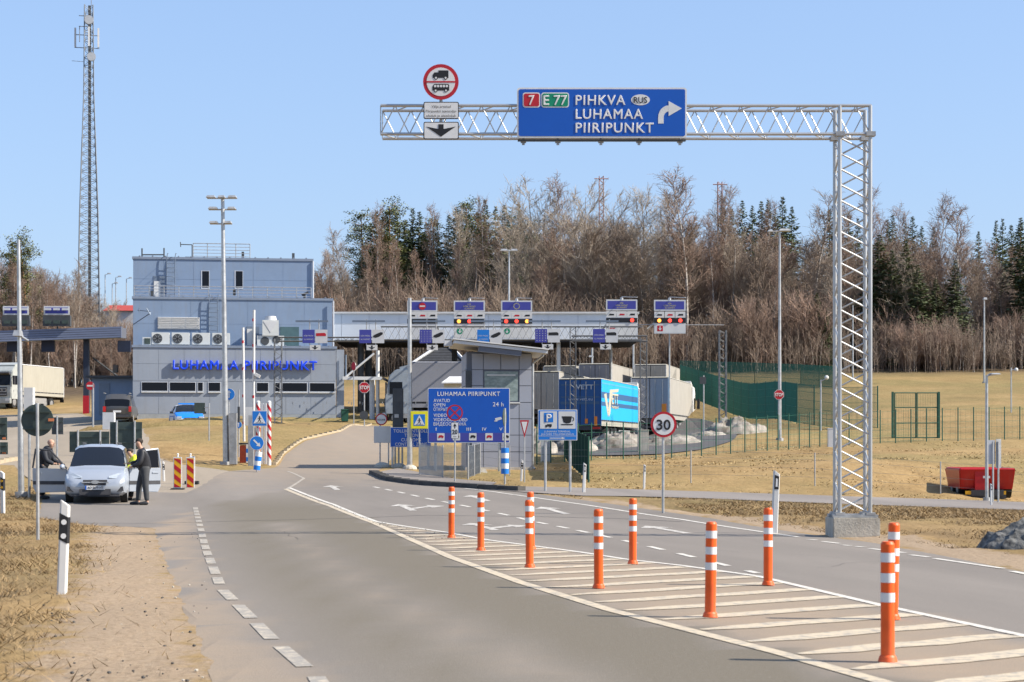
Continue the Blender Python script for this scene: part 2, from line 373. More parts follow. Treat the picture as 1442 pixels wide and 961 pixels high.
def asphalt_mat(name, base, dusty, track=True):
    m = bpy.data.materials.new(name); m.use_nodes = True; n = m.node_tree.nodes; l = m.node_tree.links; p = n['Principled BSDF']
    p.inputs['Roughness'].default_value = 0.86; p.inputs['Specular IOR Level'].default_value = 0.25
    tc = n.new('ShaderNodeTexCoord')
    def nz(s, d=6, st=None, r=0.6, rot=0):
        q = n.new('ShaderNodeTexNoise'); q.inputs['Scale'].default_value = s; q.inputs['Detail'].default_value = d; q.inputs['Roughness'].default_value = r
        v = tc.outputs['Object']
        if st:
            mp = n.new('ShaderNodeMapping'); mp.inputs['Rotation'].default_value = (0, 0, rot); l.new(v, mp.inputs[0])
            mp2 = n.new('ShaderNodeMapping'); mp2.inputs['Scale'].default_value = st; l.new(mp.outputs[0], mp2.inputs[0]); v = mp2.outputs[0]
        l.new(v, q.inputs[0]); return q.outputs[0]
    def ramp(x, a, ca, b, cb):
        r = n.new('ShaderNodeValToRGB'); e = r.color_ramp.elements
        e[0].position = a; e[1].position = b; e[0].color = (*ca, 1); e[1].color = (*cb, 1); l.new(x, r.inputs[0]); return r.outputs[0]
    def mix(f, a, b, bt='MIX'):
        q = n.new('ShaderNodeMixRGB'); q.blend_type = bt
        if isinstance(f, float): q.inputs[0].default_value = f
        else: l.new(f, q.inputs[0])
        for s_, v in ((1, a), (2, b)):
            if isinstance(v, tuple): q.inputs[s_].default_value = (*v, 1)
            else: l.new(v, q.inputs[s_])
        return q.outputs[0]
    k = lambda c, s_: tuple(x * s_ for x in c)
    c = ramp(nz(0.35, 6, (1.0, 0.16, 1), 0.6, -0.21), 0.3, k(base, 0.80), 0.7, k(base, 1.16))
    if track:
        at_ = n.new('ShaderNodeAttribute'); at_.attribute_name = 'dust'
        md = n.new('ShaderNodeMath'); md.operation = 'MULTIPLY_ADD'; md.inputs[1].default_value = 0.7; md.inputs[2].default_value = -0.35
        l.new(nz(1.5, 8), md.inputs[0]); ad = n.new('ShaderNodeMath'); ad.operation = 'ADD'; l.new(md.outputs[0], ad.inputs[0]); l.new(at_.outputs['Fac'], ad.inputs[1])
        c = mix(ramp(ad.outputs[0], 0.15, (0, 0, 0), 0.95, (1, 1, 1)), c, dusty)
    if track:
        a3 = n.new('ShaderNodeAttribute'); a3.attribute_name = 'lane'; c = mix(a3.outputs['Fac'], c, (0.150, 0.126, 0.088))
    c = mix(ramp(nz(70, 4, None, 0.8), 0.35, (0, 0, 0), 0.7, (0.5, 0.5, 0.5)), c, k(base, 0.55))
    c = mix(ramp(nz(22, 5, None, .75), 0.52, (0, 0, 0), 0.75, (0.3, 0.3, 0.3)), c, k(base, 1.5))
    c = mix(ramp(nz(0.8, 4), 0.62, (0, 0, 0), 0.72, (0.22, 0.22, 0.22)), c, k(base, 0.7))
    l.new(c, p.inputs['Base Color'])
    b = n.new('ShaderNodeBump'); b.inputs['Strength'].default_value = 0.35; b.inputs['Distance'].default_value = 0.02
    l.new(nz(60, 4), b.inputs['Height']); l.new(b.outputs[0], p.inputs['Normal'])
    return m
M_ASPH = asphalt_mat('dusty_asphalt', (0.215, 0.187, 0.158), (0.33, 0.25, 0.17))
M_ASPH2 = asphalt_mat('pale_yard_paving', (0.31, 0.255, 0.19), (0.4, 0.33, 0.24), False)
M_ASPH3 = asphalt_mat('side_road_asphalt', (0.235, 0.205, 0.18), (0.4, 0.33, 0.24), False)
M_WET = asphalt_mat('wet_yard_asphalt', (0.10, 0.095, 0.092), (0.4, 0.33, 0.24), False)
# the lines that bound the striped island, in metres on the ground
LL = H((402,689),(465,713),(527,737),(634,785),(734,821),(860,860),(978,890),(1100,921),(1245,962))
LL.append((LL[-1][0] + (LL[-1][0] - LL[-2][0]) * 1.2, LL[-1][1] + (LL[-1][1] - LL[-2][1]) * 1.2))
UL = H((407,687),(470,711),(530,735),(634,751),(687,761),(817,778),(880,788),(960,797),(1067,812),(1245,854),(1442,896))
UL.append((UL[-1][0] + (UL[-1][0] - UL[-2][0]) * 2, UL[-1][1] + (UL[-1][1] - UL[-2][1]) * 2))
road = drape('road', [ROAD_R], 0.0, M_ASPH, 0.5)
tag(road, kind='structure')
me = road.data; nv = len(me.vertices); co = np.empty(nv * 3, 'f'); me.vertices.foreach_get('co', co); co = co.reshape(-1, 3)
co[:, 2] -= 0.010 * (pdist(co[:, 0], co[:, 1], ROAD_R) < 0.03); me.vertices.foreach_set('co', co.reshape(-1)); me.update()   # the worn edge runs out under the verge
ISL = UL[2:] + LL[::-1][:-2]
dst = np.where(inpoly(co[:, 0], co[:, 1], ISL), 0.42 + 0.45 * np.clip(pdist(co[:, 0], co[:, 1], ISL) / 0.6, 0, 1), 0)
EDGE = H((275,715),(292,780),(312,830),(345,862),(382,900),(432,942),(458,965)); EDGE.append((EDGE[-1][0] + 0.7, 8.0))
def pline(x, y, pl):
    d = np.full(np.shape(x), 1e9)
    for (ax, ay), (bx, by) in zip(pl[:-1], pl[1:]):
        dx, dy = bx - ax, by - ay; L = dx * dx + dy * dy + 1e-9; t = np.clip(((x - ax) * dx + (y - ay) * dy) / L, 0, 1); d = np.minimum(d, np.hypot(x - ax - t * dx, y - ay - t * dy))
    return d
lane = inpoly(co[:, 0], co[:, 1], LL + [(2.0, 5.0)] + [(-0.5, 5)] + EDGE[::-1])
outer = inpoly(co[:, 0], co[:, 1], EDGE + [(-1.0, 5)] + H((290,975),(265,880),(235,800),(215,743)))
dl = pline(co[:, 0], co[:, 1], [(a[0] * 0.5 + b[0] * 0.5, a[1] * 0.5 + b[1] * 0.5) for a, b in zip(H((430,730),(530,800),(700,880),(860,961)), H((350,745),(450,830),(570,900),(700,961)))])
trk = np.exp(-(dl / 0.45) ** 2); dst = np.maximum(dst, np.where(lane, 0.35 * trk, 0)); lan = np.where(lane, np.clip(pline(co[:, 0], co[:, 1], EDGE) / 1.0, 0, 1) * (1 - 0.75 * trk), 0) * np.clip((62 - co[:, 1]) / 14, 0, 1)
dst = np.maximum(dst, np.where(outer, 0.45 + 1.0 * np.clip(pline(co[:, 0], co[:, 1], EDGE) / 1.7, 0, 1), 0))
dst = np.maximum(dst, np.clip((co[:, 1] - 52) / 35, 0, 0.6))
for nm_, ar in (('dust', dst), ('lane', lan)):
    at_ = me.attributes.new(nm_, 'FLOAT', 'POINT'); at_.data.foreach_set('value', ar.astype('f'))
tag(drape('yard', [YARD_R], -0.012, M_ASPH2, 2.0), kind='structure')
tag(drape('side_road', [SIDE_R], 0.016, M_ASPH3, 1.5), kind='structure')
tag(drape('lorry_yard', [rough_edge(TRUCKYARD, 1.5, 0.2)], 0.02, M_WET, 2.0), kind='structure')
tag(drape('pavement', [PATH], 0.02, M_ASPH3, 1.5), kind='structure')

def paint_mat(name, c, wear):
    m = bpy.data.materials.new(name); m.use_nodes = True; n = m.node_tree.nodes; l = m.node_tree.links; p = n['Principled BSDF']
    p.inputs['Roughness'].default_value = 0.8; tc = n.new('ShaderNodeTexCoord')
    q = n.new('ShaderNodeTexNoise'); q.inputs['Scale'].default_value = 7; q.inputs['Detail'].default_value = 9; q.inputs['Roughness'].default_value = 0.75
    l.new(tc.outputs['Object'], q.inputs[0]); r = n.new('ShaderNodeValToRGB'); e = r.color_ramp.elements
    e[0].position = wear; e[1].position = wear + 0.16; e[0].color = (0.26, 0.235, 0.2, 1); e[1].color = (*c, 1)
    l.new(q.outputs[0], r.inputs[0]); l.new(r.outputs[0], p.inputs['Base Color']); return m
M_LINE = paint_mat('white_road_paint', (0.56, 0.52, 0.45), 0.33)
M_CREAM = paint_mat('cream_road_paint', (0.50, 0.41, 0.285), 0.37)
M_WORN2 = paint_mat('faded_white_paint', (0.55, 0.51, 0.45), 0.42)
M_WORN = paint_mat('worn_road_paint', (0.50, 0.42, 0.31), 0.47)
def strip(pl, wd):
    """quads of a painted line along a polyline"""
    q = []
    for (ax, ay), (bx, by) in zip(pl[:-1], pl[1:]):
        dx, dy = bx - ax, by - ay; L = math.hypot(dx, dy) or 1; ox, oy = -dy / L * wd / 2, dx / L * wd / 2
        q.append([(ax + ox, ay + oy), (bx + ox, by + oy), (bx - ox, by - oy), (ax - ox, ay - oy)])
    return q
def along(pl, s):
    for (ax, ay), (bx, by) in zip(pl[:-1], pl[1:]):
        L = math.hypot(bx - ax, by - ay)
        if s <= L: return (ax + (bx - ax) * s / L, ay + (by - ay) * s / L)
        s -= L
    return pl[-1]
def plen(pl): return sum(math.hypot(b[0] - a[0], b[1] - a[1]) for a, b in zip(pl[:-1], pl[1:]))
def dashes(pl, on, off, wd, jit=0.0):
    q = []; s = 0; T = plen(pl)
    while s < T:
        q += strip([along(pl, s), along(pl, min(T, s + on * R.uniform(1 - jit, 1)))], wd); s += on + off
    return q
mk = 0.006
def marking(name, polys, m, cell=0.5): return tag(drape(name, polys, mk, m, cell), kind='structure')
marking('lane_line', strip(LL, 0.15), M_CREAM)
marking('lane_line', strip(UL, 0.11), M_LINE)
# striped island
pairs = [((1114,923),(1432,897)), ((1043,905),(1370,879)), ((983,887),(1303,864)), ((934,871),(1239,850)), ((889,860),(1196,839)), ((853,848),(1143,828))]
a_ = [hit(*p[0]) for p in pairs]; b_ = [hit(*p[1]) for p in pairs]
st = ((a_[-1][0] - a_[0][0]) / 5, (a_[-1][1] - a_[0][1]) / 5)
dr = np.mean([(q[0] - p[0], q[1] - p[1]) for p, q in zip(a_, b_)], 0); dr = dr / np.hypot(*dr)
def isect(p, d, pl):
    best = None
    for (ax, ay), (bx, by) in zip(pl[:-1], pl[1:]):
        ex, ey = bx - ax, by - ay; den = d[0] * ey - d[1] * ex
        if abs(den) < 1e-9: continue
        t = ((ax - p[0]) * ey - (ay - p[1]) * ex) / den; u = ((ax - p[0]) * d[1] - (ay - p[1]) * d[0]) / den
        if -1e-6 <= u <= 1 + 1e-6 and t > -3 and (best is None or abs(t) < abs(best)): best = t
    return best
hatch = []
for k in range(-5, 26):
    p = (a_[0][0] + st[0] * k, a_[0][1] + st[1] * k); t0 = isect(p, dr, LL)
    if t0 is None: continue
    p = (p[0] + dr[0] * (t0 + 0.12), p[1] + dr[1] * (t0 + 0.12)); t1 = isect((p[0] + dr[0] * 0.05, p[1] + dr[1] * 0.05), dr, UL)
    if t1 is None or t1 < 0.1: continue
    e = (p[0] + dr[0] * (t1 - 0.05), p[1] + dr[1] * (t1 - 0.05)); wd = 0.32; nseg = 5
    nrm = (-dr[1] * wd / 2, dr[0] * wd / 2); wob = [R.uniform(-0.05, 0.05) for _ in range(nseg + 1)]
    for s in range(nseg):
        a, b = s / nseg, (s + 1) / nseg
        w0 = 0.25 if s == 0 else 1; pa = (p[0] + (e[0] - p[0]) * a, p[1] + (e[1] - p[1]) * a + wob[s]); pb = (p[0] + (e[0] - p[0]) * b, p[1] + (e[1] - p[1]) * b + wob[s + 1])
        hatch.append([(pa[0] + nrm[0] * w0, pa[1] + nrm[1] * w0), (pb[0] + nrm[0], pb[1] + nrm[1]), (pb[0] - nrm[0], pb[1] - nrm[1]), (pa[0] - nrm[0] * w0, pa[1] - nrm[1] * w0)])
marking('island_hatching', hatch, M_CREAM, 0)
marking('dashed_line', dashes(H((526,686),(560,693),(600,702),(660,714),(720,727),(793,743),(880,762),(960,781),(1067,808)), 1.0, 1.0, 0.11), M_LINE)
marking('edge_line', strip(H((654,688),(695,693),(745,700),(822,711),(960,732),(1125,757)), 0.11), M_LINE)
marking('edge_line', sum([strip(H(a, b), 0.11) for a, b in (((1138,760),(1150,761)),((1158,763),(1183,766)),((1186,768),(1198,769)),((1205,770),(1217,771)),((1225,773),(1274,779)),((1282,782),(1308,785)),((1316,787),(1412,801)),((1425,805),(1460,812)))], []), M_LINE)
marking('worn_edge_line', dashes(EDGE, 1.55, 0.5, 0.13, 0.3), M_WORN)
marking('faint_line', strip(H((405,664),(428,674),(404,689)), 0.1), M_WORN)
def arrow(px, py, ln=2.2, turn=0):
    x, y = hit(px, py); d = (-0.17, 0.985); q = (d[1], -d[0]); T = lambda u, v: (x + q[0] * u + d[0] * v, y + q[1] * u + d[1] * v)
    o = [[T(-0.09, -ln), T(0.09, -ln), T(0.09, 0.1), T(-0.09, 0.1)], [T(-0.34, 0), T(0.34, 0), T(0, 1.0)]]
    if turn: o.append([T(0.09, -ln * 0.7), T(0.62, -0.75), T(0.62, -0.3), T(0.09, -ln * 0.7 + 0.5)]); o.append([T(0.62, -1.2), T(1.05, -0.52), T(0.62, 0.15)])
    return o
for a in ((567,713,2.4,1), (672,740,2.4,1), (668,700,2.4,0), (772,717,2.4,0), (468,686,2.2,0), (925,744,2.4,0)): marking('lane_arrow', arrow(*a), M_WORN2, 0)
CR = mat('crack', (0.10, 0.088, 0.074), 0.9, var=0.3)
rc = random.Random(21)
for (px, py, n_, ang) in ((480, 800, 9, .3), (560, 760, 10, 1.2), (1150, 800, 10, .2), (1000, 775, 8, -.9), (700, 715, 8, .3), (420, 760, 9, 1.5)):
    x_, y_ = hit(px, py); cp_ = [(x_, y_)]
    for k in range(n_): ang += rc.uniform(-.6, .6); x_ += math.cos(ang) * .28; y_ += math.sin(ang) * .28 * 1.6; cp_.append((x_, y_))
    marking('road_crack', strip(cp_, 0.009), CR, 0)
M_TAR = mat('tar', (0.06, 0.056, 0.052), 0.7, var=0.3, scale=8)
marking('tar_seam', strip(H((60,736),(180,738),(300,735),(460,731),(600,726),(760,728),(880,731),(960,735)), 0.05), M_TAR)
# ------------------------------------------------------------------ trees
M_BIRCH = mat('birch_bark', (0.60, 0.56, 0.50), 0.8, c2=(0.16, 0.13, 0.11), scale=2.2, stretch=(1, 1, 3.0))
M_BARK = mat('grey_brown_bark', (0.27, 0.22, 0.17), 0.9, var=0.35, scale=3)
M_TWIG = mat('bare_twigs', (0.26, 0.198, 0.150), 0.9, var=0.3, scale=0.6)
M_TWIG2 = mat('pale_bare_twigs', (0.37, 0.31, 0.245), 0.9, var=0.3, scale=0.6)
M_TWIG3 = mat('reddish_twigs', (0.255, 0.175, 0.132), 0.9, var=0.3, scale=0.6)
M_SPRUCE = mat('spruce_needles', (0.12, 0.145, 0.06), 0.8, c2=(0.062, 0.083, 0.038), scale=0.9)
M_PINE = mat('pine_needles', (0.20, 0.205, 0.07), 0.8, c2=(0.10, 0.115, 0.045), scale=0.8)
M_PBARK = mat('pine_bark', (0.34, 0.19, 0.10), 0.9, var=0.3)
def tubes(name, segs, m, n=3):
    """many thin tapered tubes (a, b, ra, rb) as one mesh, numpy"""
    A = np.array([s[0] for s in segs], float); B = np.array([s[1] for s in segs], float); ra = np.array([s[2] for s in segs]); rb = np.array([s[3] for s in segs])
    D = B - A; D /= (np.linalg.norm(D, axis=1)[:, None] + 1e-9); up = np.where(np.abs(D[:, 2:3]) > 0.9, [[1.0, 0, 0]], [[0, 0, 1.0]])
    U = np.cross(D, up); U /= (np.linalg.norm(U, axis=1)[:, None] + 1e-9); V = np.cross(D, U); N = len(A)
    vs = np.empty((N, 2 * n, 3))
    for k in range(n):
        t = 2 * math.pi * k / n; o = U * math.cos(t) + V * math.sin(t)
        vs[:, k] = A + o * ra[:, None]; vs[:, n + k] = B + o * rb[:, None]
    base = (np.arange(N) * 2 * n)[:, None]; q = np.array([[k, (k + 1) % n, n + (k + 1) % n, n + k] for k in range(n)])
    fs = (base[:, :, None] + q[None]).reshape(-1, 4)
    me = bpy.data.meshes.new(name); me.from_pydata(vs.reshape(-1, 3).tolist(), [], fs.tolist()); me.materials.append(m)
    me.polygons.foreach_set('use_smooth', [True] * len(me.polygons)); me.update(); return me
def polyl(r, p, d, L, n, r0, r1, bend, wob, out):
    """grow one bending branch, return its points"""
    pts = [p]; d = Vector(d).normalized()
    for k in range(n):
        d = (d + Vector((r.uniform(-wob, wob), r.uniform(-wob, wob), r.uniform(-wob, wob) + bend))).normalized()
        q = pts[-1] + d * L / n; out.append((pts[-1], q, r0 + (r1 - r0) * k / n, r0 + (r1 - r0) * (k + 1) / n)); pts.append(q)
    return pts
def bare_tree(seed, H_=18.0, first=0.3, spread=0.2, n1=46, n2=8, n3=4, droop=-0.05, up=0.9, forks=1, tw=0.013, mt=None, mc=None):
    r = random.Random(seed); tr = []; cr = []
    stems = []
    for f in range(forks):
        a = r.uniform(0, 6.28); d = Vector((math.cos(a) * 0.12 * (forks > 1), math.sin(a) * 0.12 * (forks > 1), 1))
        stems.append(polyl(r, Vector((0, 0, -0.3)), d, H_ * (1 if f == 0 else r.uniform(0.75, 0.95)), 14, 0.0085 * H_ + 0.02, 0.018, 0.03, 0.05, tr))
    for stp in stems:
        for k in range(n1 // forks):
            t = first + (1 - first) * (k + r.random()) / (n1 // forks); i = min(int(t * 14), 13); p = stp[i].lerp(stp[i + 1], t * 14 - i)
            a = r.uniform(0, 6.28); L = H_ * spread * (1.25 - t) ** 0.6 * (0.55 if t < first + 0.08 else 1) * r.uniform(0.6, 1.15) + 0.3
            d = Vector((math.cos(a), math.sin(a), up * r.uniform(0.6, 1.4)))
            b = polyl(r, p, d, L, 4, 0.03 * (1.2 - t) + 0.012, 0.010, 0.10, 0.10, cr)
            for j in range(n2):
                u = 0.2 + 0.8 * (j + r.random()) / n2; q = min(int(u * 4), 3); pp = b[q].lerp(b[q + 1], u * 4 - q); ax = (b[q + 1] - b[q]).normalized()
                dd = (ax + Vector((r.uniform(-1, 1), r.uniform(-1, 1), r.uniform(-0.7, 0.9)))).normalized(); L2 = L * r.uniform(0.22, 0.5) + 0.15
                c = polyl(r, pp, dd, L2, 2, tw * 1.25, tw, 0.08, 0.15, cr)
                for _ in range(n3):
                    v = r.random(); s = c[0].lerp(c[2], v); d3 = (dd + Vector((r.uniform(-1, 1), r.uniform(-1, 1), r.uniform(-0.6, 0.9) + droop * 6))).normalized()
                    cr.append((s, s + d3 * L2 * r.uniform(0.3, 0.8), tw, tw * 0.6))
    return tubes('trunk', tr, mt or M_BARK, 6), tubes('crown', cr, mc or M_TWIG)
def shrub(seed, H_=4.0, n=20, mc=None):
    r = random.Random(seed); tr = []; cr = []
    for k in range(n):
        a = r.uniform(0, 6.28); d = Vector((math.cos(a) * r.uniform(0.05, 0.55), math.sin(a) * r.uniform(0.05, 0.55), 1)); p0 = Vector((math.cos(a) * r.uniform(0, 0.7), math.sin(a) * r.uniform(0, 0.7), -0.2))
        b = polyl(r, p0, d, H_ * r.uniform(0.6, 1.05), 5, 0.03, 0.012, 0.05, 0.12, tr)
        for j in range(15):
            u = 0.15 + 0.75 * r.random(); q = min(int(u * 5), 4); pp = b[q].lerp(b[q + 1], u * 5 - q); dd = Vector((r.uniform(-1, 1), r.uniform(-1, 1), r.uniform(0.2, 1.4))).normalized(); L2 = H_ * r.uniform(0.12, 0.3)
            c = polyl(r, pp, dd, L2, 2, 0.014, 0.011, 0.1, 0.15, cr)
            for _ in range(5):
                s = c[0].lerp(c[2], r.random()); d3 = (dd + Vector((r.uniform(-1, 1), r.uniform(-1, 1), r.uniform(-0.4, 1)))).normalized(); cr.append((s, s + d3 * L2 * r.uniform(0.4, 0.9), 0.011, 0.007))
    return tubes('stems', tr, mc or M_TWIG, 4), tubes('crown', cr, mc or M_TWIG)
def faces_mesh(name, quads, m):
    Q = np.array(quads); me = bpy.data.meshes.new(name); me.from_pydata(Q.reshape(-1, 3).tolist(), [], np.arange(len(Q) * 4).reshape(-1, 4).tolist()); me.materials.append(m); me.update(); return me
def needle_quads(r, p, d, L, wd, out):
    s = Vector((-d.y, d.x, 0)); s = s.normalized() if s.length > 1e-3 else Vector((1, 0, 0)); s = (s + Vector((0, 0, r.uniform(-0.6, 0.6)))).normalized() * wd
    e = p + d * L; out.append((p - s * 0.25, p + d * L * 0.35 + s, e, p + d * L * 0.45 - s))
def spruce(seed, H_=16.0, w=0.17, low=0.06):
    r = random.Random(seed); qs = []
    tr = [((0, 0, -0.3), (0, 0, H_ * 0.5), 0.014 * H_, 0.008 * H_), ((0, 0, H_ * 0.5), (0, 0, H_), 0.008 * H_, 0.012)]
    z = low * H_
    while z < H_ - 0.1:
        t = z / H_; Lm = w * H_ * (1 - t) ** 0.92 + 0.05
        for k in range(r.randint(6, 8)):
            a = r.uniform(0, 6.28); L = Lm * r.uniform(0.55, 1.12); droop = -0.42 + 0.75 * t; d = Vector((math.cos(a), math.sin(a), droop)); p = Vector((0, 0, z + r.uniform(-0.1, 0.1))); n = max(2, int(L / 0.32))
            for j in range(n):
                u = (j + 0.4) / n; q = p + d * L * u + Vector((0, 0, 0.18 * L * u * u))
                for s in (-1, 1):
                    b = a + s * r.uniform(0.3, 0.9); dd = Vector((math.cos(b), math.sin(b), r.uniform(-0.65, 0.1))).normalized(); needle_quads(r, q, dd, 0.16 + 0.22 * min(1, L) + 0.25 * (1 - u) * min(1, L), 0.05 + 0.10 * min(1, L), qs)
            needle_quads(r, p + d * L * 0.9, d.normalized(), 0.15 + 0.35 * min(1, L), 0.05 + .12 * min(1, L), qs)
        z += 0.26 + 0.08 * (1 - t)
    return tubes('trunk', tr, M_BARK, 6), faces_mesh('crown', qs, M_SPRUCE)
def pine(seed, H_=17.0):
    r = random.Random(seed); tr = []; qs = []; st_ = polyl(r, Vector((0, 0, -0.3)), (0, 0, 1), H_, 8, 0.013 * H_, 0.04, 0.05, 0.03, tr)
    for k in range(34):
        t = 0.45 + 0.55 * (k + r.random()) / 34; i = min(int(t * 8), 7); p = st_[i].lerp(st_[i + 1], t * 8 - i); a = r.uniform(0, 6.28); L = H_ * 0.19 * (1.25 - t) ** 0.7 * r.uniform(0.5, 1.15)
        b = polyl(r, p, (math.cos(a), math.sin(a), r.uniform(-0.05, 0.5)), L, 3, 0.04, 0.02, 0.12, 0.12, tr)
        for c in range(5):
            q = b[r.randint(1, 3)] + Vector((r.gauss(0, 0.3), r.gauss(0, 0.3), r.gauss(0.1, 0.2)))
            for _ in range(32): needle_quads(r, q + Vector((r.gauss(0, 0.30), r.gauss(0, 0.30), r.gauss(0, 0.16))), Vector((r.gauss(0, 1), r.gauss(0, 1), r.uniform(-0.1, 1))).normalized(), 0.25, 0.065, qs)
    return tubes('trunk', tr, M_PBARK, 6), faces_mesh('crown', qs, M_PINE)
BIRCH = [bare_tree(s, 18, 0.33, 0.16, 50, 8, 4, -0.06, 1.3, 1, 0.013, M_BIRCH, M_TWIG3 if s % 2 else M_TWIG) for s in (1, 2, 3)]
ASPEN = [bare_tree(s, 18, 0.26, 0.26, 54, 9, 4, 0.0, 1.1, f, 0.0135, M_BARK, M_TWIG2) for s, f in ((11, 1), (12, 2), (13, 1))]
ALDER = [bare_tree(s, 14, 0.2, 0.2, 46, 8, 4, 0.0, 1.2, 1, 0.014, M_BARK, mc) for s, mc in ((21, M_TWIG), (22, M_TWIG3), (23, M_TWIG))]
SPR = [spruce(s, 16, w_) for s, w_ in ((31, 0.21), (32, 0.24), (33, 0.185))]
PIN = [pine(s) for s in (41, 42)]
SHR = [shrub(s, 4, 20, mc) for s, mc in ((51, M_TWIG), (52, M_TWIG3), (53, M_TWIG), (54, M_TWIG3))]
HT = {'birch_tree': 19.0, 'aspen_tree': 20.0, 'alder_tree': 15.2, 'spruce_tree': 16, 'pine_tree': 17, 'bare_shrub': 4}
PR = {'birch_tree': BIRCH, 'aspen_tree': ASPEN, 'alder_tree': ALDER, 'spruce_tree': SPR, 'pine_tree': PIN, 'bare_shrub': SHR}
def tree(kind, px, top, Y, label, group=None, wide=1.0):
    p = G(px, Y); h = at(px, top, Y).z - p.z
    if h < 0.8: return None
    o = thing(kind, label, 'shrub' if kind == 'bare_shrub' else 'tree', p, R.uniform(0, 6.28), group); k = h / HT[kind]; kw = k * wide * R.uniform(0.9, 1.15); o.scale = (kw, kw, k)
    a, b = R.choice(PR[kind]); put(a.name.split('.')[0], a, o); put('crown', b, o); return o
def sil(px):
    X = [-60, 0, 40, 70, 110, 150, 190, 420, 445, 480, 510, 560, 620, 720, 750, 800, 850, 905, 930, 965, 1010, 1060, 1100, 1140, 1200, 1240, 1310, 1360, 1400, 1442, 1520]
    T = [350, 350, 350, 375, 385, 420, 430, 400, 368, 335, 306, 298, 296, 292, 268, 268, 270, 285, 274, 268, 278, 288, 286, 286, 296, 292, 292, 302, 318, 312, 310]
    return float(np.interp(px, X, T))
LB = {'birch_tree': 'bare white-trunked birch', 'aspen_tree': 'bare grey wide-crowned tree', 'alder_tree': 'bare brown dense-twigged tree', 'spruce_tree': 'dark green pointed spruce', 'pine_tree': 'olive green clumpy pine', 'bare_shrub': 'reddish brown leafless bush'}
ZN = ((200, 'beyond the left canopy'), (600, 'right of the grey-blue building'), (720, 'above the leftmost lane boards'), (840, 'left below the blue direction sign'), (975, 'right below the blue direction sign'), (1125, 'around the tall floodlight mast'), (1245, 'behind the lattice gantry column'), (9999, 'right of the gantry column'))
def wood(kind, px, top, Y, wide=1.0):
    zn = [b for a, b in ZN if px < a][0]; hi = top < sil(px) + 14
    lb = LB[kind] + (' topping the skyline ' if hi else ' below the skyline ') + zn
    if kind == 'bare_shrub': lb = LB[kind] + ' ' + zn
    return tree(kind, px, top, Y, lb, lb.replace('bare ', '').replace('', ''), wide)
def solo(kind, px, top, Y, label, wide=1.0): return tree(kind, px, top, Y, label, None, wide)
for px, top, k, wd in ((750, 238, 'aspen_tree', 1.15), (795, 246, 'birch_tree', 1.1), (842, 248, 'aspen_tree', 1.25), (878, 262, 'aspen_tree', 1.0), (915, 255, 'aspen_tree', 1.0), (965, 238, 'birch_tree', 1.25), (935, 256, 'aspen_tree', 1.0),
                       (1000, 268, 'birch_tree', 1), (1022, 262, 'birch_tree', 1), (1140, 268, 'birch_tree', 1.2), (1233, 262, 'birch_tree', 0.8), (1310, 274, 'birch_tree', 1.0), (1355, 285, 'birch_tree', 1.2), (1275, 288, 'birch_tree', 1.0), (488, 322, 'birch_tree', 1), (535, 285, 'birch_tree', .7),
                       (605, 288, 'birch_tree', 0.8), (650, 284, 'aspen_tree', .8), (690, 276, 'birch_tree', .7), (720, 265, 'aspen_tree', .9), (770, 260, 'aspen_tree', .9), (820, 258, 'aspen_tree', .9), (1180, 290, 'birch_tree', 1), (455, 362, 'alder_tree', 1), (1070, 282, 'birch_tree', 1.0), (470, 345, 'aspen_tree', .8)):
    wood(k, px, top, R.uniform(186, 200), wd)
for px, top in ((512, 302), (522, 310), (530, 299), (541, 296), (549, 291), (560, 289), (572, 296), (581, 293), (590, 300), (632, 288), (643, 290), (655, 281), (672, 288), (683, 281), (698, 285), (710, 288), (730, 284), (1018, 280), (1030, 282), (1045, 285), (1060, 276), (1072, 283), (1082, 276), (1092, 284), (1102, 275), (1115, 283), (1168, 285), (1180, 292), (1195, 288), (1208, 296), (1250, 300), (1257, 294), (1275, 306), (1285, 300), (1298, 310), (1315, 308), (1378, 312), (1403, 309), (1412, 309), (1424, 318), (1436, 306)):
    wood('spruce_tree' if px > 740 or R.random() < .9 else 'pine_tree', px, top + R.uniform(-4, 14), R.uniform(196, 212) if px < 740 else R.uniform(222, 236), 1.0)
for px, top, Y in ((1063, 336, 200), (1238, 330, 188), (1256, 352, 186), (1275, 338, 187), (1292, 372, 185), (1225, 380, 186), (1150, 412, 184), (1164, 440, 183), (1345, 366, 187), (1318, 392, 186), (1437, 306, 190), (1452, 320, 188), (1120, 405, 190), (1130, 452, 184), (1410, 395, 190), (560, 350, 200), (575, 360, 198), (800, 340, 204)):
    wood('spruce_tree', px, top, Y, 1.25)
for px, top in ((668, 304), (715, 306), (745, 316)): wood('pine_tree', px, top, R.uniform(200, 215), 1.1)
solo('pine_tree', 40, 332, 205, 'tall pine topping the birches at the left edge beside the lamp pole', 0.9); solo('pine_tree', 24, 350, 208, 'shorter olive pine directly left of the tallest pine at the left edge', 0.9)
def mass(px): return float(np.interp(px, [432, 500, 560, 640, 700, 735, 765, 850, 960, 1000, 1100, 1200, 1300, 1400, 1500], [378, 380, 392, 402, 396, 345, 304, 296, 300, 318, 332, 330, 330, 338, 338]))
for k in range(26): px = R.uniform(508, 735); wood('spruce_tree' if k % 6 else 'pine_tree', px, sil(px) + 12 + abs(R.gauss(0, 28)), R.uniform(204, 216), 1.0)
for k in range(13): wood('birch_tree', R.uniform(-20, 112), R.uniform(362, 400), R.uniform(198, 203), .7)
for k in range(235):
    px = R.uniform(432, 1500); wood(R.choice(['alder_tree', 'alder_tree', 'alder_tree', 'birch_tree', 'aspen_tree']), px, mass(px) + abs(R.gauss(0, 34)), R.uniform(186, 221), R.uniform(1.0, 1.3))
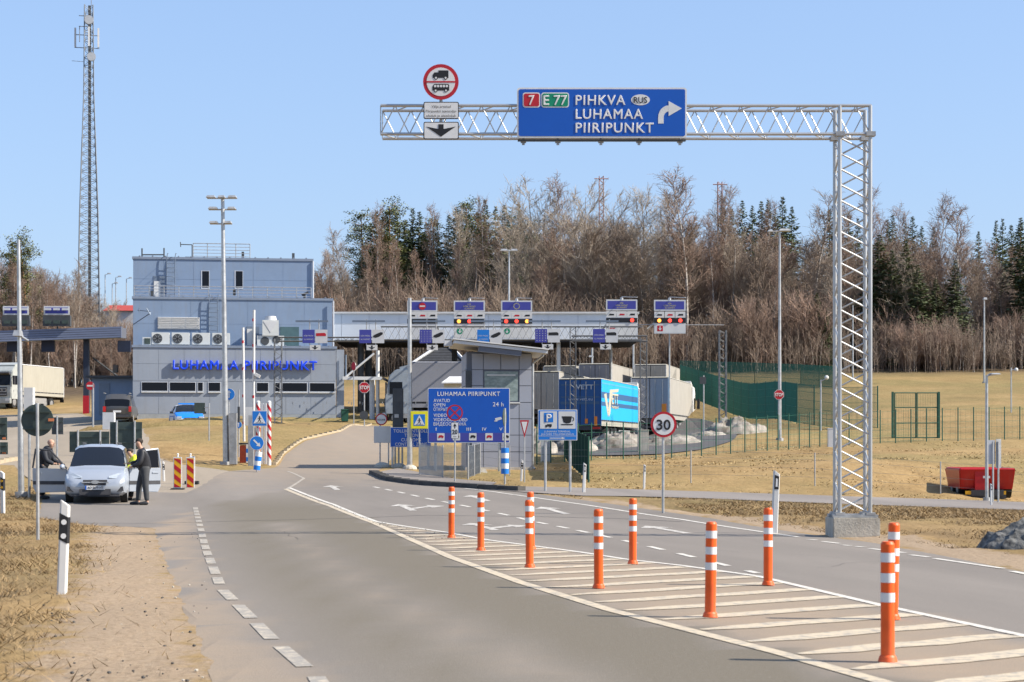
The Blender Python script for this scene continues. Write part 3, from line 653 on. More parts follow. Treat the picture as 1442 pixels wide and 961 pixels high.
for px, top in ((470, 350), (492, 372), (520, 338), (543, 335), (560, 340), (590, 350), (640, 336), (668, 330), (700, 322), (1005, 300), (1028, 290), (1010, 330), (1055, 410), (1090, 350), (1240, 300), (1330, 345), (930, 330), (860, 300)): wood('birch_tree', px, top, R.uniform(184, 192), .75)
for k in range(34):
    px = R.uniform(-50, 112); Y = R.uniform(204, 236); wood(R.choice(['birch_tree', 'birch_tree', 'alder_tree']), px, sil(px) + 5 + abs(R.gauss(0, 25)), Y, 0.9)
for k in range(40):
    px = R.uniform(92, 205); wood(R.choice(['alder_tree', 'aspen_tree']), px, max(396, 388 + (px - 92) * 0.48) + abs(R.gauss(0, 14)), R.uniform(206, 246))
for k in range(200):
    px = R.uniform(430, 1500); Y = R.uniform(180, 200)
    wood('bare_shrub', px, R.uniform(395, 475) + (20 if px > 1150 else 0), Y, 0.8)
for k in range(34): wood('bare_shrub', R.uniform(-50, 210), R.uniform(440, 500), R.uniform(202, 215), 0.8)
# young growth along the wood's edge: far too many thin stems to count
r_ = random.Random(5); seg = []; seg2 = []
for k in range(2100):
    px = r_.uniform(430, 1520) if k < 1900 else r_.uniform(-60, 200); Y = 178 + 18 * r_.random() ** 1.4 if k < 1900 else r_.uniform(200, 212); p = G(px, Y, -0.1); h = r_.uniform(1.5, 5.0)
    pts = polyl(r_, p, (r_.uniform(-.1, .1), r_.uniform(-.1, .1), 1), h, 3, 0.018, 0.008, 0.02, 0.09, seg if k % 9 else seg2)
    for j in range(13):
        q = pts[1].lerp(pts[3], r_.random()); seg.append((q, q + Vector((r_.uniform(-.6, .6), r_.uniform(-.6, .6), r_.uniform(0.2, 0.9))), 0.011, 0.007))
tag(put('young_thicket', tubes('young_thicket', seg, M_TWIG)), 'thicket of thin leafless saplings along the foot of the wood', 'thicket', kind='stuff')
tag(put('birch_saplings', tubes('birch_saplings', seg2, M_BIRCH)), 'thin whitish birch saplings scattered along the foot of the wood', 'saplings', kind='stuff')
# ------------------------------------------------------------------ shared materials
GALV = mat('galvanised_steel', (0.50, 0.50, 0.49), 0.42, 0.75, var=0.22, scale=5)
GALVD = mat('dull_galvanised_steel', (0.40, 0.40, 0.395), 0.55, 0.6, var=0.25, scale=4)
CONC = mat('concrete', (0.46, 0.42, 0.35), 0.9, var=0.2, scale=3, bump=0.2, dirt=0.4)
BLUE = mat('sign_blue', (0.005, 0.085, 0.42), 0.35, var=0.05, scale=1.5)
BLUE2 = mat('bright_sign_blue', (0.012, 0.17, 0.55), 0.4, var=0.05)
NAVY = mat('flag_blue', (0.05, 0.055, 0.29), 0.5, var=0.06)
WHITE = mat('white_paint', (0.60, 0.59, 0.565), 0.5, var=0.06, scale=2)
REFL = mat('white_reflective', (0.66, 0.65, 0.63), 0.4, var=0.07, scale=6)
GREYW = mat('pale_grey_sheet', (0.55, 0.555, 0.56), 0.5, var=0.07)
RED = mat('sign_red', (0.43, 0.012, 0.022), 0.45, var=0.07)
GREEN = mat('sign_green', (0.0, 0.22, 0.115), 0.45, var=0.06)
BLACK = mat('black_print', (0.012, 0.012, 0.014), 0.6, var=0.0)
DARK = mat('dark_grey_metal', (0.055, 0.06, 0.065), 0.55, var=0.2)
RUBBER = mat('black_rubber', (0.022, 0.022, 0.024), 0.85, var=0.2)
YEL = mat('yellow_sheet', (0.78, 0.70, 0.02), 0.5, var=0.05)
AMBER = mat('amber_sheet', (0.70, 0.36, 0.01), 0.5, var=0.08)
ORANGE = mat('orange_plastic', (0.78, 0.10, 0.008), 0.5, var=0.16, scale=5, dirt=0.32)
BACKG = mat('dark_green_sign_back', (0.045, 0.065, 0.058), 0.6, var=0.25, scale=3)
GLASS = mat('dark_glass', (0.010, 0.012, 0.017), 0.10, var=0.0, spec=0.14)
GRN = mat('green_fence_paint', (0.018, 0.085, 0.055), 0.55, var=0.15)
LAMPW = mat('lamp_glass', (0.7, 0.7, 0.68), 0.3, var=0.02)
class Loc:
    """local frame of a thing that stands on the ground at picture column px, distance Y, turned by rz"""
    def __init__(s, px, Y, dz=0.0, rz=0.0, py=None):
        s.px, s.Y, s.rz = px, Y, rz; s.p = G(px, Y, dz) if py is None else at(px, py, Y); s.c, s.s = math.cos(rz), math.sin(rz)
    def x(s, px, dy=0.0):
        k = (px - CX) / F; return (k * (s.p.y + dy * s.c) - s.p.x + dy * s.s) / (s.c - k * s.s)
    def z(s, py, px=None, dy=0.0):
        x = s.x(px, dy) if px is not None else 0.0; Y = s.p.y + x * s.s + dy * s.c; return CH - (py - HY) * Y / F - s.p.z
    def m(s, d): return d * s.Y / F
def rrect(x0, x1, z0, z1, r, n=3):
    o = []
    for cx, cz, a0 in ((x1 - r, z0 + r, -90), (x1 - r, z1 - r, 0), (x0 + r, z1 - r, 90), (x0 + r, z0 + r, 180)):
        for k in range(n + 1): a = math.radians(a0 + 90 * k / n); o.append((cx + r * math.cos(a), cz + r * math.sin(a)))
    return o
def circ(cx, cz, r, n=32): return [(cx + r * math.cos(2 * math.pi * k / n), cz + r * math.sin(2 * math.pi * k / n)) for k in range(n)]
def plate(x0, x1, z0, z1, y, mface, mborder=None, b=0.03, t=0.02, r=0.03, back=None):
    """framed sign plate facing -y"""
    mb = MB(); mb.prism(rrect(x0, x1, z0, z1, r), y, y + t, mborder or mface, back or GALVD)
    if mborder: mb.prism(rrect(x0 + b, x1 - b, z0 + b, z1 - b, max(0.004, r - b * .6)), y - 0.004, y, mface)
    return mb
def flat(poly, y, m, t=0.003): return MB().prism(poly, y - t, y, m)
def disc(cx, cz, r, y, mface, mring, ring, t=0.02):
    mb = MB(); mb.prism(circ(cx, cz, r), y, y + t, mring, GALVD); mb.prism(circ(cx, cz, r - ring), y - 0.004, y, mface); return mb
def post(px, Y, ptop, r, name, parent, L, y=0.05, m=None, pb=None):
    z0 = -0.15 if pb is None else L.z(pb)
    return MB().cyl((L.x(px), y, z0), (L.x(px), y, L.z(ptop)), r, m or GALV, 10).build(name, parent, smooth=True)

# ------------------------------------------------------------------ cantilever gantry
L = Loc(1204, 33.6); g = thing('sign_gantry', 'galvanised lattice gantry reaching over the road from its concrete footing', 'gantry', L.p)
wx = L.m(43) / 2; dp = 0.50; zt, zb = L.z(190), L.z(727); bt, bb = L.z(149), L.z(189)
ch = bar_mesh('leg', 0.038, GALV, 10); br = bar_mesh('brace', 0.018, GALV, 6); bch = bar_mesh('beam_chord', 0.030, GALV, 8); bbr = bar_mesh('beam_brace', 0.0115, GALV, 6)
x0 = L.x(536)
for sx in (-wx, wx):
    for y in (0, dp): bar('leg', ch, (sx, y, zb), (sx, y, bt), g)
n = 24
for k in range(n):
    a = zb + 0.05 + (zt - zb - 0.1) * k / n; b = zb + 0.05 + (zt - zb - 0.1) * (k + 1) / n
    bar('brace', br, (-wx, 0, b), (wx, 0, a), g); bar('brace', br, (-wx, dp, a), (wx, dp, b), g)
for k in range(0, n, 1):
    a = zb + 0.05 + (zt - zb - 0.1) * k / n; b = zb + 0.05 + (zt - zb - 0.1) * (k + 1) / n
    for sx in (-wx, wx): bar('brace', br, (sx, 0 if k % 2 else dp, a), (sx, dp if k % 2 else 0, b), g)
for zz in (bt, bb):
    for y in (0, dp): bar('beam_chord', bch, (x0, y, zz), (wx + 0.02, y, zz), g)
nb_ = 34; sp = (wx - x0) / nb_
for k in range(nb_):
    a, b = x0 + sp * k, x0 + sp * (k + 1)
    bar('beam_brace', bbr, (a, 0, bb if k % 2 == 0 else bt), (b, 0, bt if k % 2 == 0 else bb), g)
    bar('beam_brace', bbr, (a, dp, bt if k % 2 == 0 else bb), (b, dp, bb if k % 2 == 0 else bt), g)
    if k % 2 == 0:
        bar('beam_brace', bbr, (a, 0, bb), (b, dp, bb), g); bar('beam_brace', bbr, (b, dp, bt), (min(wx, b + sp), 0, bt), g)
for y in (0, dp): bar('beam_brace', bbr, (x0, y, bb), (x0, y, bt), g)
for sx in (-wx, wx):
    for y in (0, dp): MB().box((sx, y, zt + 0.01), (0.17, 0.17, 0.08), GALVD).build('collar', g); MB().box((sx, y, zb + 0.045), (0.17, 0.17, 0.04), GALVD).build('foot_plate', g)
mb = MB().box((0, 0, zb), (2 * wx + 0.26, 0.16, 0.05), GALVD).box((0, dp, zb), (2 * wx + 0.26, 0.16, 0.05), GALVD)
for sx in (-wx, wx): mb.box((sx, dp / 2, zb), (0.16, dp - 0.17, 0.05), GALVD)
mb.build('base_plate', g)
MB().box((0.0, dp / 2, (zb - 0.03 - 0.45) / 2), (L.m(66), 0.86, zb - 0.03 + 0.45), CONC).build('footing', g, bevel=0.015)

# big direction sign hung on the gantry
def dirsign():
    global L
    d = thing('direction_sign', 'wide blue overhead direction sign to PIHKVA and LUHAMAA PIIRIPUNKT', 'road sign', L.p)
    y = -0.16
    plate(L.x(728), L.x(966), L.z(196.5), L.z(126), y, BLUE, REFL, 0.03, 0.05, 0.05).build('panel', d)
    MB().box(((L.x(728) + L.x(966)) / 2, y + 0.09, L.z(199)), (L.m(236), 0.10, 0.03), DARK).build('bottom_rail', d)
    for px in (737, 785.5, 846, 899.5, 957):
        MB().box((L.x(px), y + 0.11, L.z(201)), (0.10, 0.05, 0.035), GALVD).box((L.x(px), y + 0.11, L.z(203.5)), (0.05, 0.05, 0.04), GALVD).cyl((L.x(px), y + 0.11, L.z(197)), (L.x(px), y + 0.11, L.z(128)), 0.018, GALVD).build('bracket', d)
    for a, b, m_, t_ in ((736, 760.5, RED, '7'), (762, 801, GREEN, 'E 77')):
        s = MB(); s.prism(rrect(L.x(a), L.x(b), L.z(154), L.z(133), 0.045), y - 0.007, y - 0.004, REFL); s.prism(rrect(L.x(a + 1.5), L.x(b - 1.5), L.z(152.5), L.z(134.5), 0.03), y - 0.010, y - 0.007, m_)
        o = s.build('route_shield', d); text(t_, L.m(14), REFL, o, (L.x((a + b) / 2), y - 0.013, L.z(150.5)), align='CENTER', width=L.m(8 if t_ == '7' else 33), bold=0.012)
    for t_, a, b, z_ in (('PIHKVA', 810, 880, 150.3), ('LUHAMAA', 810, 904.5, 169.8), ('PIIRIPUNKT', 810, 919.5, 189)):
        text(t_, L.m(14), REFL, d, (L.x(a), y - 0.008, L.z(z_)), width=L.m(b - a), bold=0.016, spacing=1.14)
    o = flat([(L.x(901) + L.m(13.2) * math.cos(a * math.pi / 14), L.z(143.3) + L.m(7.6) * math.sin(a * math.pi / 14)) for a in range(28)], y - 0.004, REFL).build('country_oval', d)
    text('RUS', L.m(8.6), BLACK, o, (L.x(901), y - 0.011, L.z(147.6)), width=L.m(19), align='CENTER', bold=0.01)
    mb = MB(); z = L.z; x = L.x; pts = []
    cx, cz = 941, 168
    for k in range(7):
        a = math.radians(180 - 90 * k / 6); pts.append((cx + 15.2 * math.cos(a), cz - 17 * math.sin(a), cx + 7.5 * math.cos(a), cz - 8.5 * math.sin(a)))
    quads = [((925.8, 176.5), (933.5, 176.5), (933.5, 168), (925.8, 168))] + [((p[0], p[1]), (p[2], p[3]), (q[2], q[3]), (q[0], q[1])) for p, q in zip(pts[:-1], pts[1:])] + [((941, 159.5), (941.5, 159.5), (941.5, 151), (941, 151)), ((940.5, 145), (940.5, 166), (959, 155.3))]
    for q in quads: mb.prism([(x(a), z(b)) for a, b in q], y - 0.0075 - 0.0003 * quads.index(q), y - 0.004, REFL)
    mb.build('turn_arrow', d)
    # lorry and coach ban
    b = thing('lorry_ban_sign', 'round red-rimmed lorry and bus ban with two white plates on the gantry arm', 'road sign', L.p)
    disc(x(621.3), z(118), L.m(25), y, REFL, RED, L.m(5)).build('sign_disc', b)
    mb = MB(); mb.box((x(621.3), y - 0.006, z(118)), (L.m(41), 0.003, L.m(2.2)), RED); mb.build('divider', b)
    def pic(polys, cc, nm):
        mb = MB()
        for p in polys: mb.prism([(x(a), z(c)) for a, c in p], y - 0.007, y - 0.004, BLACK)
        for (a, c, r) in cc: mb.prism(circ(x(a), z(c), L.m(r), 14), y - 0.009, y - 0.004, BLACK); mb.prism(circ(x(a), z(c), L.m(r * .55), 12), y - 0.011, y - 0.009, REFL)
        return mb.build(nm, b)
    pic([[(618, 112.5), (632, 112.5), (632, 102), (618, 102)], [(609.8, 112.5), (618, 112.5), (618, 104.8), (612.3, 104.8), (609.8, 108.5)]], [(614.5, 112.5, 2.6), (628, 112.5, 2.6)], 'lorry_symbol')
    w = MB(); o = pic([[(609.4, 130.2), (633, 130.2), (633, 122.5), (631.5, 121), (612, 121), (609.4, 125)]], [(614, 130.3, 2.5), (628.5, 130.3, 2.5)], 'bus_symbol')
    for k in range(5): w.prism(rrect(x(611.8 + k * 4.1), x(614.9 + k * 4.1), z(125.6), z(122.4), 0.006, 1), y - 0.009, y - 0.007, REFL)
    w.build('bus_window', o)
    p1 = plate(x(597), x(646.5), z(170), z(146), y, REFL, BLACK, 0.016, 0.02, 0.03).build('text_plate', b)
    for t_, zz, wd in (('Välja arvatud', 154.3, 27), ('Piiripunkti teenindav', 160.8, 43), ('sõiduk ja ülesõidukk'[:-1], 167.2, 42)): text(t_, L.m(3.6), BLACK, p1, (x(621.7), y - 0.008, z(zz)), width=L.m(wd), align='CENTER')
    p2 = plate(x(597), x(646.5), z(198.5), z(174), y, REFL, BLACK, 0.016, 0.02, 0.03).build('arrow_plate', b)
    mb = MB(); mb.prism([(x(617.8), z(184)), (x(625.2), z(184)), (x(625.2), z(177.5)), (x(617.8), z(177.5))], y - 0.0085, y - 0.004, BLACK); mb.prism([(x(600.8), z(180.8)), (x(621.5), z(195)), (x(642), z(180.8)), (x(625.2), z(184)), (x(617.8), z(184))], y - 0.007, y - 0.004, BLACK); mb.build('down_arrow', p2)
    MB().cyl((x(621.3), y + 0.06, z(198)), (x(621.3), y + 0.06, z(98)), 0.03, GALVD).build('post', b, smooth=True)
dirsign()

# ------------------------------------------------------------------ orange flexible posts
def make_traffic_post(Hh=0.915):
    t = thing('traffic_post', 'x', 'bollard', (0, 0, 0)); r = 0.053
    o = MB().cyl((0, 0, 0.0), (0, 0, Hh - 0.02), r, ORANGE, 20).cyl((0, 0, Hh - 0.02), (0, 0, Hh), r, ORANGE, 20, r * 0.8).build('post', t, smooth=True)
    MB().cyl((0, 0, 0), (0, 0, 0.035), r + 0.022, ORANGE, 20, r + 0.012).cyl((0, 0, 0.035), (0, 0, 0.05), r + 0.012, ORANGE, 20, r + 0.002).build('base_flange', t, smooth=True)
    for zc in (0.795, 0.64, 0.49): MB().cyl((0, 0, zc - 0.036), (0, 0, zc + 0.036), r + 0.0025, REFL, 20, caps=False).build('reflective_band', t, smooth=True)
    return t
first = None
TP = [(1250, 934, 'nearest orange post with white bands, at the front of the striped island'), (1000, 871, 'second nearest orange banded post of the left row'), (843, 830, 'third orange banded post of the left row'), (746, 801, 'fourth orange banded post of the left row, overlapping one behind'), (677, 777, 'fifth orange banded post of the left row'), (635.5, 759, 'farthest orange banded post of the left row'),
      (1256.5, 874, 'orange banded post mostly hidden behind the nearest one'), (1081.5, 826, 'orange banded post in the right row before the gantry footing'), (891, 796, 'orange banded post in the right row left of the 30 sign'), (748.5, 775, 'farthest orange banded post of the right row, half hidden')]
for k, (px, py, lb) in enumerate(TP):
    x, y = hit(px, py - 1); p = (x, y, gz(x, y) + 0.008)
    if k == 0: first = make_traffic_post(); first.location = p; tag(first, lb, None, 'orange posts on the striped island')
    else:
        o = dup(first, p, R.uniform(0, 6), lb); o.rotation_euler = (math.radians(R.uniform(-1.6, 1.6)), math.radians(R.uniform(-2.2, 1.6)), o.rotation_euler[2])

# ------------------------------------------------------------------ white delineator posts
def make_delin(kind):
    t = thing('delineator_post', 'x', 'marker post'); w, d = 0.115, 0.07
    sec = [(-w / 2, 0.02), (-w / 3, -d / 2), (w / 3, -d / 2), (w / 2, 0.02), (w / 3, d / 2), (-w / 3, d / 2)]
    mb = MB(); n = 6; vs = [(a, b, -0.2) for a, b in sec] + [(a, b, 0.98 + (0.05 if a < 0 else -0.01)) for a, b in sec]
    mb.add(vs, [tuple(range(5, -1, -1)), tuple(range(6, 12))] + [(k, (k + 1) % n, (k + 1) % n + n, k + n) for k in range(n)], WHITE); mb.build('post', t, bevel=0.006)
    if kind == 'rect':
        b = MB().prism([(-0.036, 0.72), (0.036, 0.72), (0.036, 0.93), (-0.036, 0.955)], -0.040, -0.034, BLACK).build('black_band', t)
        MB().prism([(-0.016, 0.76), (0.016, 0.76), (0.016, 0.89), (-0.016, 0.90)], -0.043, -0.040, REFL).build('reflector', b)
    else:
        vs = [(a * 1.05, b * 1.08, (0.60 if a < 0 else 0.56)) for a, b in sec] + [(a * 1.05, b * 1.08, (0.885 if a < 0 else 0.845)) for a, b in sec]
        b = MB().add(vs, [(k, (k + 1) % n, (k + 1) % n + n, k + n) for k in range(n)], BLACK).build('black_band', t)
        for zz in (0.64, 0.79): MB().prism(circ(0, zz, 0.029, 16), -0.044, -0.038, REFL if kind == 'round' else AMBER).build('reflector', b)
    return t
DP = [('rect', 1090.5, 35.0, 740, 'tall white marker post with black window left of the gantry footing'), ('rect', 822, 56, 698, 'white marker post by the right pole of the parking sign'), ('rect', 907, 62, 695, 'white marker post just left of the 30 sign'), ('round', 734, 66, 687, 'white marker post with yellowish band under the yield sign'), ('rect', 1396, 55, 717, 'thin white marker post before the red tipping trailer'),
      ('round', 87, 20.5, 835, 'nearest white marker post with two round reflectors on a black band'), ('amber', 4, 45, 725, 'white marker post with amber reflectors at the left edge'), ('round', 231, 63, 683, 'small leaning white marker post behind the open right car door')]
for kd, px, Y, pb, lb in DP:
    o = make_delin(kd); p = G(px, Y); o.location = p; o.rotation_euler = (0, math.radians(R.uniform(-3, 3)), math.radians(R.uniform(-12, 12))); tag(o, lb, None, 'white marker posts along the verges')
    hpx = {1090.5: 665, 822: 653, 907: 655, 734: 648, 1396: 682, 87: 708, 4: 665, 231: 650}[px]; o.scale = [ (at(px, hpx, Y).z - p.z) / 1.0 ] * 3

# ------------------------------------------------------------------ road signs on their own poles
L = Loc(934.5, 43.5); t = thing('speed_limit_sign', 'round red-rimmed 30 speed limit sign on a single grey pole', 'road sign', L.p)
disc(0, L.z(598), L.m(18.2), 0, REFL, RED, L.m(3.4)).build('sign_disc', t); text('30', L.m(14.5), BLACK, t, (0, -0.007, L.z(605.4)), width=L.m(20), align='CENTER', bold=0.022); post(934, 43.5, 582, 0.032, 'post', t, L)

def icon_plate(t, L, a, b, c, d, m_=WHITE, nm='picture_plate'): return MB().prism(rrect(L.x(a), L.x(b), L.z(d), L.z(c), 0.01, 1), -0.010, -0.004, m_).build(nm, t)
L = Loc(785, 56); t = thing('parking_sign', 'blue parking and coffee cup sign with an arrow on two poles', 'road sign', L.p)
plate(L.x(757.5), L.x(813), L.z(620.5), L.z(577), 0, BLUE2, REFL, L.m(1.1), 0.03, 0.02).build('panel', t)
o = icon_plate(t, L, 760.5, 784.5, 579.5, 604)
MB().prism(rrect(L.x(766), L.x(779), L.z(595), L.z(581.5), 0.01, 1), -0.013, -0.010, BLUE2).build('parking_square', o)
text('P', L.m(10.5), WHITE, o, (L.x(773), -0.016, L.z(593.6)), align='CENTER', width=L.m(7.5), bold=0.03)
mb = MB(); x, z = L.x, L.z
for q in ([(770.5, 601), (777, 601), (777, 597.5), (770.5, 597.5)], [(767.5, 601), (770.3, 601), (770.3, 598.5), (768.3, 598.5)]): mb.prism([(x(a), z(b)) for a, b in q], -0.013, -0.010, BLACK)
for a in (769.3, 774.8): mb.prism(circ(x(a), z(601.2), L.m(1.2), 10), -0.015, -0.010, BLACK)
mb.build('lorry_symbol', o)
o = icon_plate(t, L, 786.5, 810.5, 579.5, 604); mb = MB()
mb.prism([(x(a), z(b)) for a, b in ((791, 586.5), (793.5, 595), (797, 596.5), (801, 596.5), (804, 595), (805.5, 586.5))], -0.013, -0.010, BLACK); mb.prism([(x(a), z(b)) for a, b in ((789.5, 597.4), (807.5, 597.4), (806, 599), (791, 599))], -0.0135, -0.010, BLACK)
for k in range(6):
    a, b = -1.3 + k * 0.43, -1.3 + (k + 1) * 0.43; cx, cz = 805.2, 590.5
    mb.prism([(x(cx + r * math.cos(q)), z(cz + r * math.sin(q))) for r, q in ((2.2, a), (3.4, a), (3.4, b), (2.2, b))], -0.0132 - k * .0001, -0.010, BLACK)
mb.build('cup_symbol', o)
text('LUHAMAA TERMINAL', L.m(2.6), WHITE, t, (L.x(785), -0.008, L.z(609.2)), width=L.m(37), align='CENTER'); text('JULGMIS TELLIMISKESKUS', L.m(2.6), WHITE, t, (L.x(785), -0.008, L.z(613)), width=L.m(46), align='CENTER')
mb = MB().box((L.x(785), -0.006, L.z(614.3)), (L.m(52), 0.003, L.m(0.5)), WHITE).box((L.x(783), -0.006, L.z(617.3)), (L.m(18), 0.003, L.m(1.1)), WHITE); mb.prism([(x(791), z(619)), (x(796), z(617.3)), (x(791), z(615.6))], -0.0078, -0.004, WHITE); mb.build('arrow', t)
for px in (768, 803): post(px, 56, 578, 0.04, 'post', t, L, pb=696)

L = Loc(660, 69); t = thing('information_board', 'large blue LUHAMAA PIIRIPUNKT opening hours board before the grey booth', 'road sign', L.p); x, z = L.x, L.z
plate(x(602.5), x(718), z(624), z(546.5), 0, BLUE, REFL, L.m(1.0), 0.05, 0.04).build('panel', t)
text('LUHAMAA PIIRIPUNKT', L.m(6.2), REFL, t, (x(660), -0.008, z(557.8)), width=L.m(88), align='CENTER', bold=0.008, spacing=1.1)
for s_, zz, a, b in (('AVATUD', 566.5, 610.5, 633.5), ('OPEN', 572.6, 610.5, 627), ('ОТКРЫТО', 579, 610.5, 634), ('VIDEOVALVE', 587.3, 610.5, 648), ('VIDEOGUARDED', 593.5, 610.5, 658), ('ВИДЕООХРАНА', 599.6, 610.5, 656.5), ('24 h', 572.5, 694, 709), ('I', 606.8, 613.5, 614.6), ('II', 606.8, 635, 638), ('III', 606.8, 657, 663), ('IV', 606.8, 679, 685), ('V', 606.8, 703, 707.5)):
    text(s_, L.m(4.6 if s_ != '24 h' else 6), REFL, t, (x(a), -0.008, z(zz)), width=L.m(b - a), bold=0.006, spacing=1.08)
MB().prism([(x(604), z(622)), (x(716.5), z(622)), (x(716.5), z(609.8)), (x(604), z(609.8))], -0.007, -0.004, NAVY).build('lane_band', t)
for k, px in enumerate((615.5, 637.5, 660.5, 683.5, 707.5)):
    o = MB().prism(rrect(x(px), x(px + 10.5), z(620.5), z(610.3), 0.01, 1), -0.011, -0.007, WHITE).build('lane_symbol_plate', t)
    mb = MB(); c = (RED, BLACK, BLACK, RED, BLACK)[k]; mb.prism([(x(px + 1.3), z(616.4)), (x(px + 9), z(616.4)), (x(px + 9.3), z(614.4)), (x(px + 6.5), z(613)), (x(px + 3), z(613.2))], -0.014, -0.011, c)
    for a in (3, 7.6): mb.prism(circ(x(px + a), z(616.6), L.m(0.9), 8), -0.0155, -0.011, c)
    mb.build('vehicle_symbol', o)
mb = MB(); mb.prism([(x(697), z(589.3)), (x(705.5), z(587.3)), (x(707), z(590.4)), (x(698), z(593.3))], -0.008, -0.004, WHITE); mb.prism([(x(696.2), z(593.8)), (x(700.5), z(593.8)), (x(700), z(592.3)), (x(696.2), z(592.3))], -0.0075, -0.004, WHITE); mb.build('camera_symbol', t)
for px in (613, 660, 703): post(px, 70, 547, 0.05, 'post', t, L, 0.11, pb=664)
L = Loc(598, 76); t = thing('customs_sign', 'blue customs control zone board partly behind the opening hours board', 'road sign', L.p); x, z = L.x, L.z
plate(x(549.5), x(607), z(630), z(602), 0, BLUE, REFL, L.m(.7), 0.04, 0.02).build('panel', t)
for s_, zz, wd in (('TOLLIKONTROLLI', 609.3, 50), ('TSOON', 615.4, 19), ('CUSTOMS', 621.8, 28), ('CONTROL ZONE', 628, 45)): text(s_, L.m(4.6), REFL, t, (x(579), -0.008, z(zz)), width=L.m(wd), align='CENTER', bold=0.006, spacing=1.06)
for px in (552.5, 603): post(px, 76, 603, 0.045, 'post', t, L, 0.09, pb=658)

L = Loc(640.5, 64); t = thing('no_stopping_sign', 'round blue and red no stopping sign with a white 20 m plate', 'road sign', L.p); x, z = L.x, L.z
disc(0, z(581.5), L.m(11.4), 0, BLUE, RED, L.m(2.1)).build('sign_disc', t)
mb = MB()
for a in (45, 135): mb.box((0, -0.006 - a * 1e-5, z(581.5)), (L.m(19), 0.003, L.m(1.9)), RED, (0, math.radians(a), 0))
mb.build('red_cross', t)
o = plate(x(635.3), x(645.7), z(618), z(595), 0, REFL, BLACK, 0.012, 0.02, 0.02).build('distance_plate', t)
text('20', L.m(6.4), BLACK, o, (0, -0.008, z(611.5)), width=L.m(7.6), align='CENTER', bold=0.02); text('m', L.m(2.4), BLACK, o, (0, -0.008, z(616)), align='CENTER', width=L.m(4))
mb = MB(); mb.prism([(x(638.2), z(600.6)), (x(643), z(600.6)), (x(640.5), z(596.5))], -0.0075, -0.004, BLACK); mb.box((0, -0.006, z(602)), (L.m(1.2), 0.003, L.m(3)), BLACK); mb.build('up_arrow', o)
post(640.5, 64, 571, 0.03, 'post', t, L)
L = Loc(590.5, 74); t = thing('pedestrian_crossing_sign', 'yellow-framed pedestrian crossing sign beside the blue boards', 'road sign', L.p); x, z = L.x, L.z
def ped(t, cx, c0, c1, w_, frame):
    y = 0
    plate(x(cx - w_), x(cx + w_), z(c1), z(c0), y, YEL if frame else BLUE2, YEL if frame else REFL, L.m(0.9), 0.02, 0.02).build('panel', t)
    hw = w_ * (0.66 if frame else 0.86); hh = (c1 - c0) / 2; mid = (c0 + c1) / 2
    if frame: MB().prism(rrect(x(cx - hw), x(cx + hw), z(mid + hh * .66), z(mid - hh * .66), 0.01, 1), y - 0.008, y - 0.004, BLUE2).build('blue_square', t)
    k = 0.62 if frame else 0.8
    tz0, tz1 = mid + hh * k * (0.92 if frame else .8), mid - hh * k * .95
    MB().prism([(x(cx - hw * .93), z(tz0)), (x(cx + hw * .93), z(tz0)), (x(cx), z(tz1))], y - 0.012, y - 0.008 + (0 if frame else .004), REFL).build('triangle', t)
    mb = MB(); u = (tz0 - tz1) / 14.0; p = lambda a, b: (x(cx + a * u), z(tz0 - b * u))
    mb.prism(circ(*p(0.1, 8.8), L.m(0.85 * u), 10), y - 0.015, y - 0.012, BLACK)
    for q in ([(-.9, 4.6), (.8, 4.6), (.9, 8), (-.5, 8)], [(-.9, 4.7), (.1, 4.7), (-1.6, 1.6), (-2.5, 1.6)], [(-.2, 4.7), (.8, 4.7), (2.3, 1.6), (1.4, 1.6)], [(-.5, 7.8), (-.5, 7), (-2.2, 5.2), (-2.5, 5.9)], [(.7, 7.8), (.7, 7), (2.2, 5.6), (2.5, 6.2)]): mb.prism([p(*a) for a in q], y - 0.0145 - R.random() * .0006, y - 0.012, BLACK)
    for a in (-4.6, -2.6, -.6, 1.4, 3.4): mb.prism([p(a, .5), p(a + 1.2, .5), p(a + 1.2, 1.2), p(a, 1.2)], y - 0.0143, y - 0.012, BLACK)
    mb.build('walker_symbol', t)
ped(t, 590.5, 579.5, 604, 12.3, True); post(590.5, 74, 581, 0.03, 'post', t, L)
L = Loc(738.5, 63); t = thing('yield_sign', 'small white yield triangle with a red edge right of the blue board', 'road sign', L.p); x, z = L.x, L.z
mb = MB(); mb.prism([(x(732), z(592)), (x(738.5), z(617)), (x(745), z(592))], 0, 0.02, RED, GALVD); mb.prism([(x(734.3), z(594.2)), (x(738.5), z(611)), (x(742.7), z(594.2))], -0.004, 0, REFL); mb.build('triangle', t); post(738.5, 63, 593, 0.025, 'post', t, L, 0.045)
L = Loc(711, 62); t = thing('striped_marker', 'blue and white striped marker cylinder with an edge-on sign above', 'marker', L.p); x, z = L.x, L.z
for k in range(5):
    a, b = 667.5 - k * 7.3, 667.5 - (k + 1) * 7.3; MB().cyl((0, 0, z(a)), (0, 0, z(b)), L.m(5.5), BLUE2 if k % 2 == 0 else REFL, 18).build('stripe', t, smooth=True)
post(711, 62, 575, 0.035, 'post', t, L, 0)
MB().prism(circ(0, z(588), 0.30, 24), -0.02, 0.0, BACKG).build('sign_disc', t, (-0.02, 0, 0), math.radians(78))
L = Loc(513, 104); t = thing('stop_sign', 'red octagonal STOP sign at the lane entrance by the main building', 'road sign', L.p); x, z = L.x, L.z
def octo(cx, cz, r): return [(cx + r * math.cos(math.radians(22.5 + 45 * k)), cz + r * math.sin(math.radians(22.5 + 45 * k))) for k in range(8)]
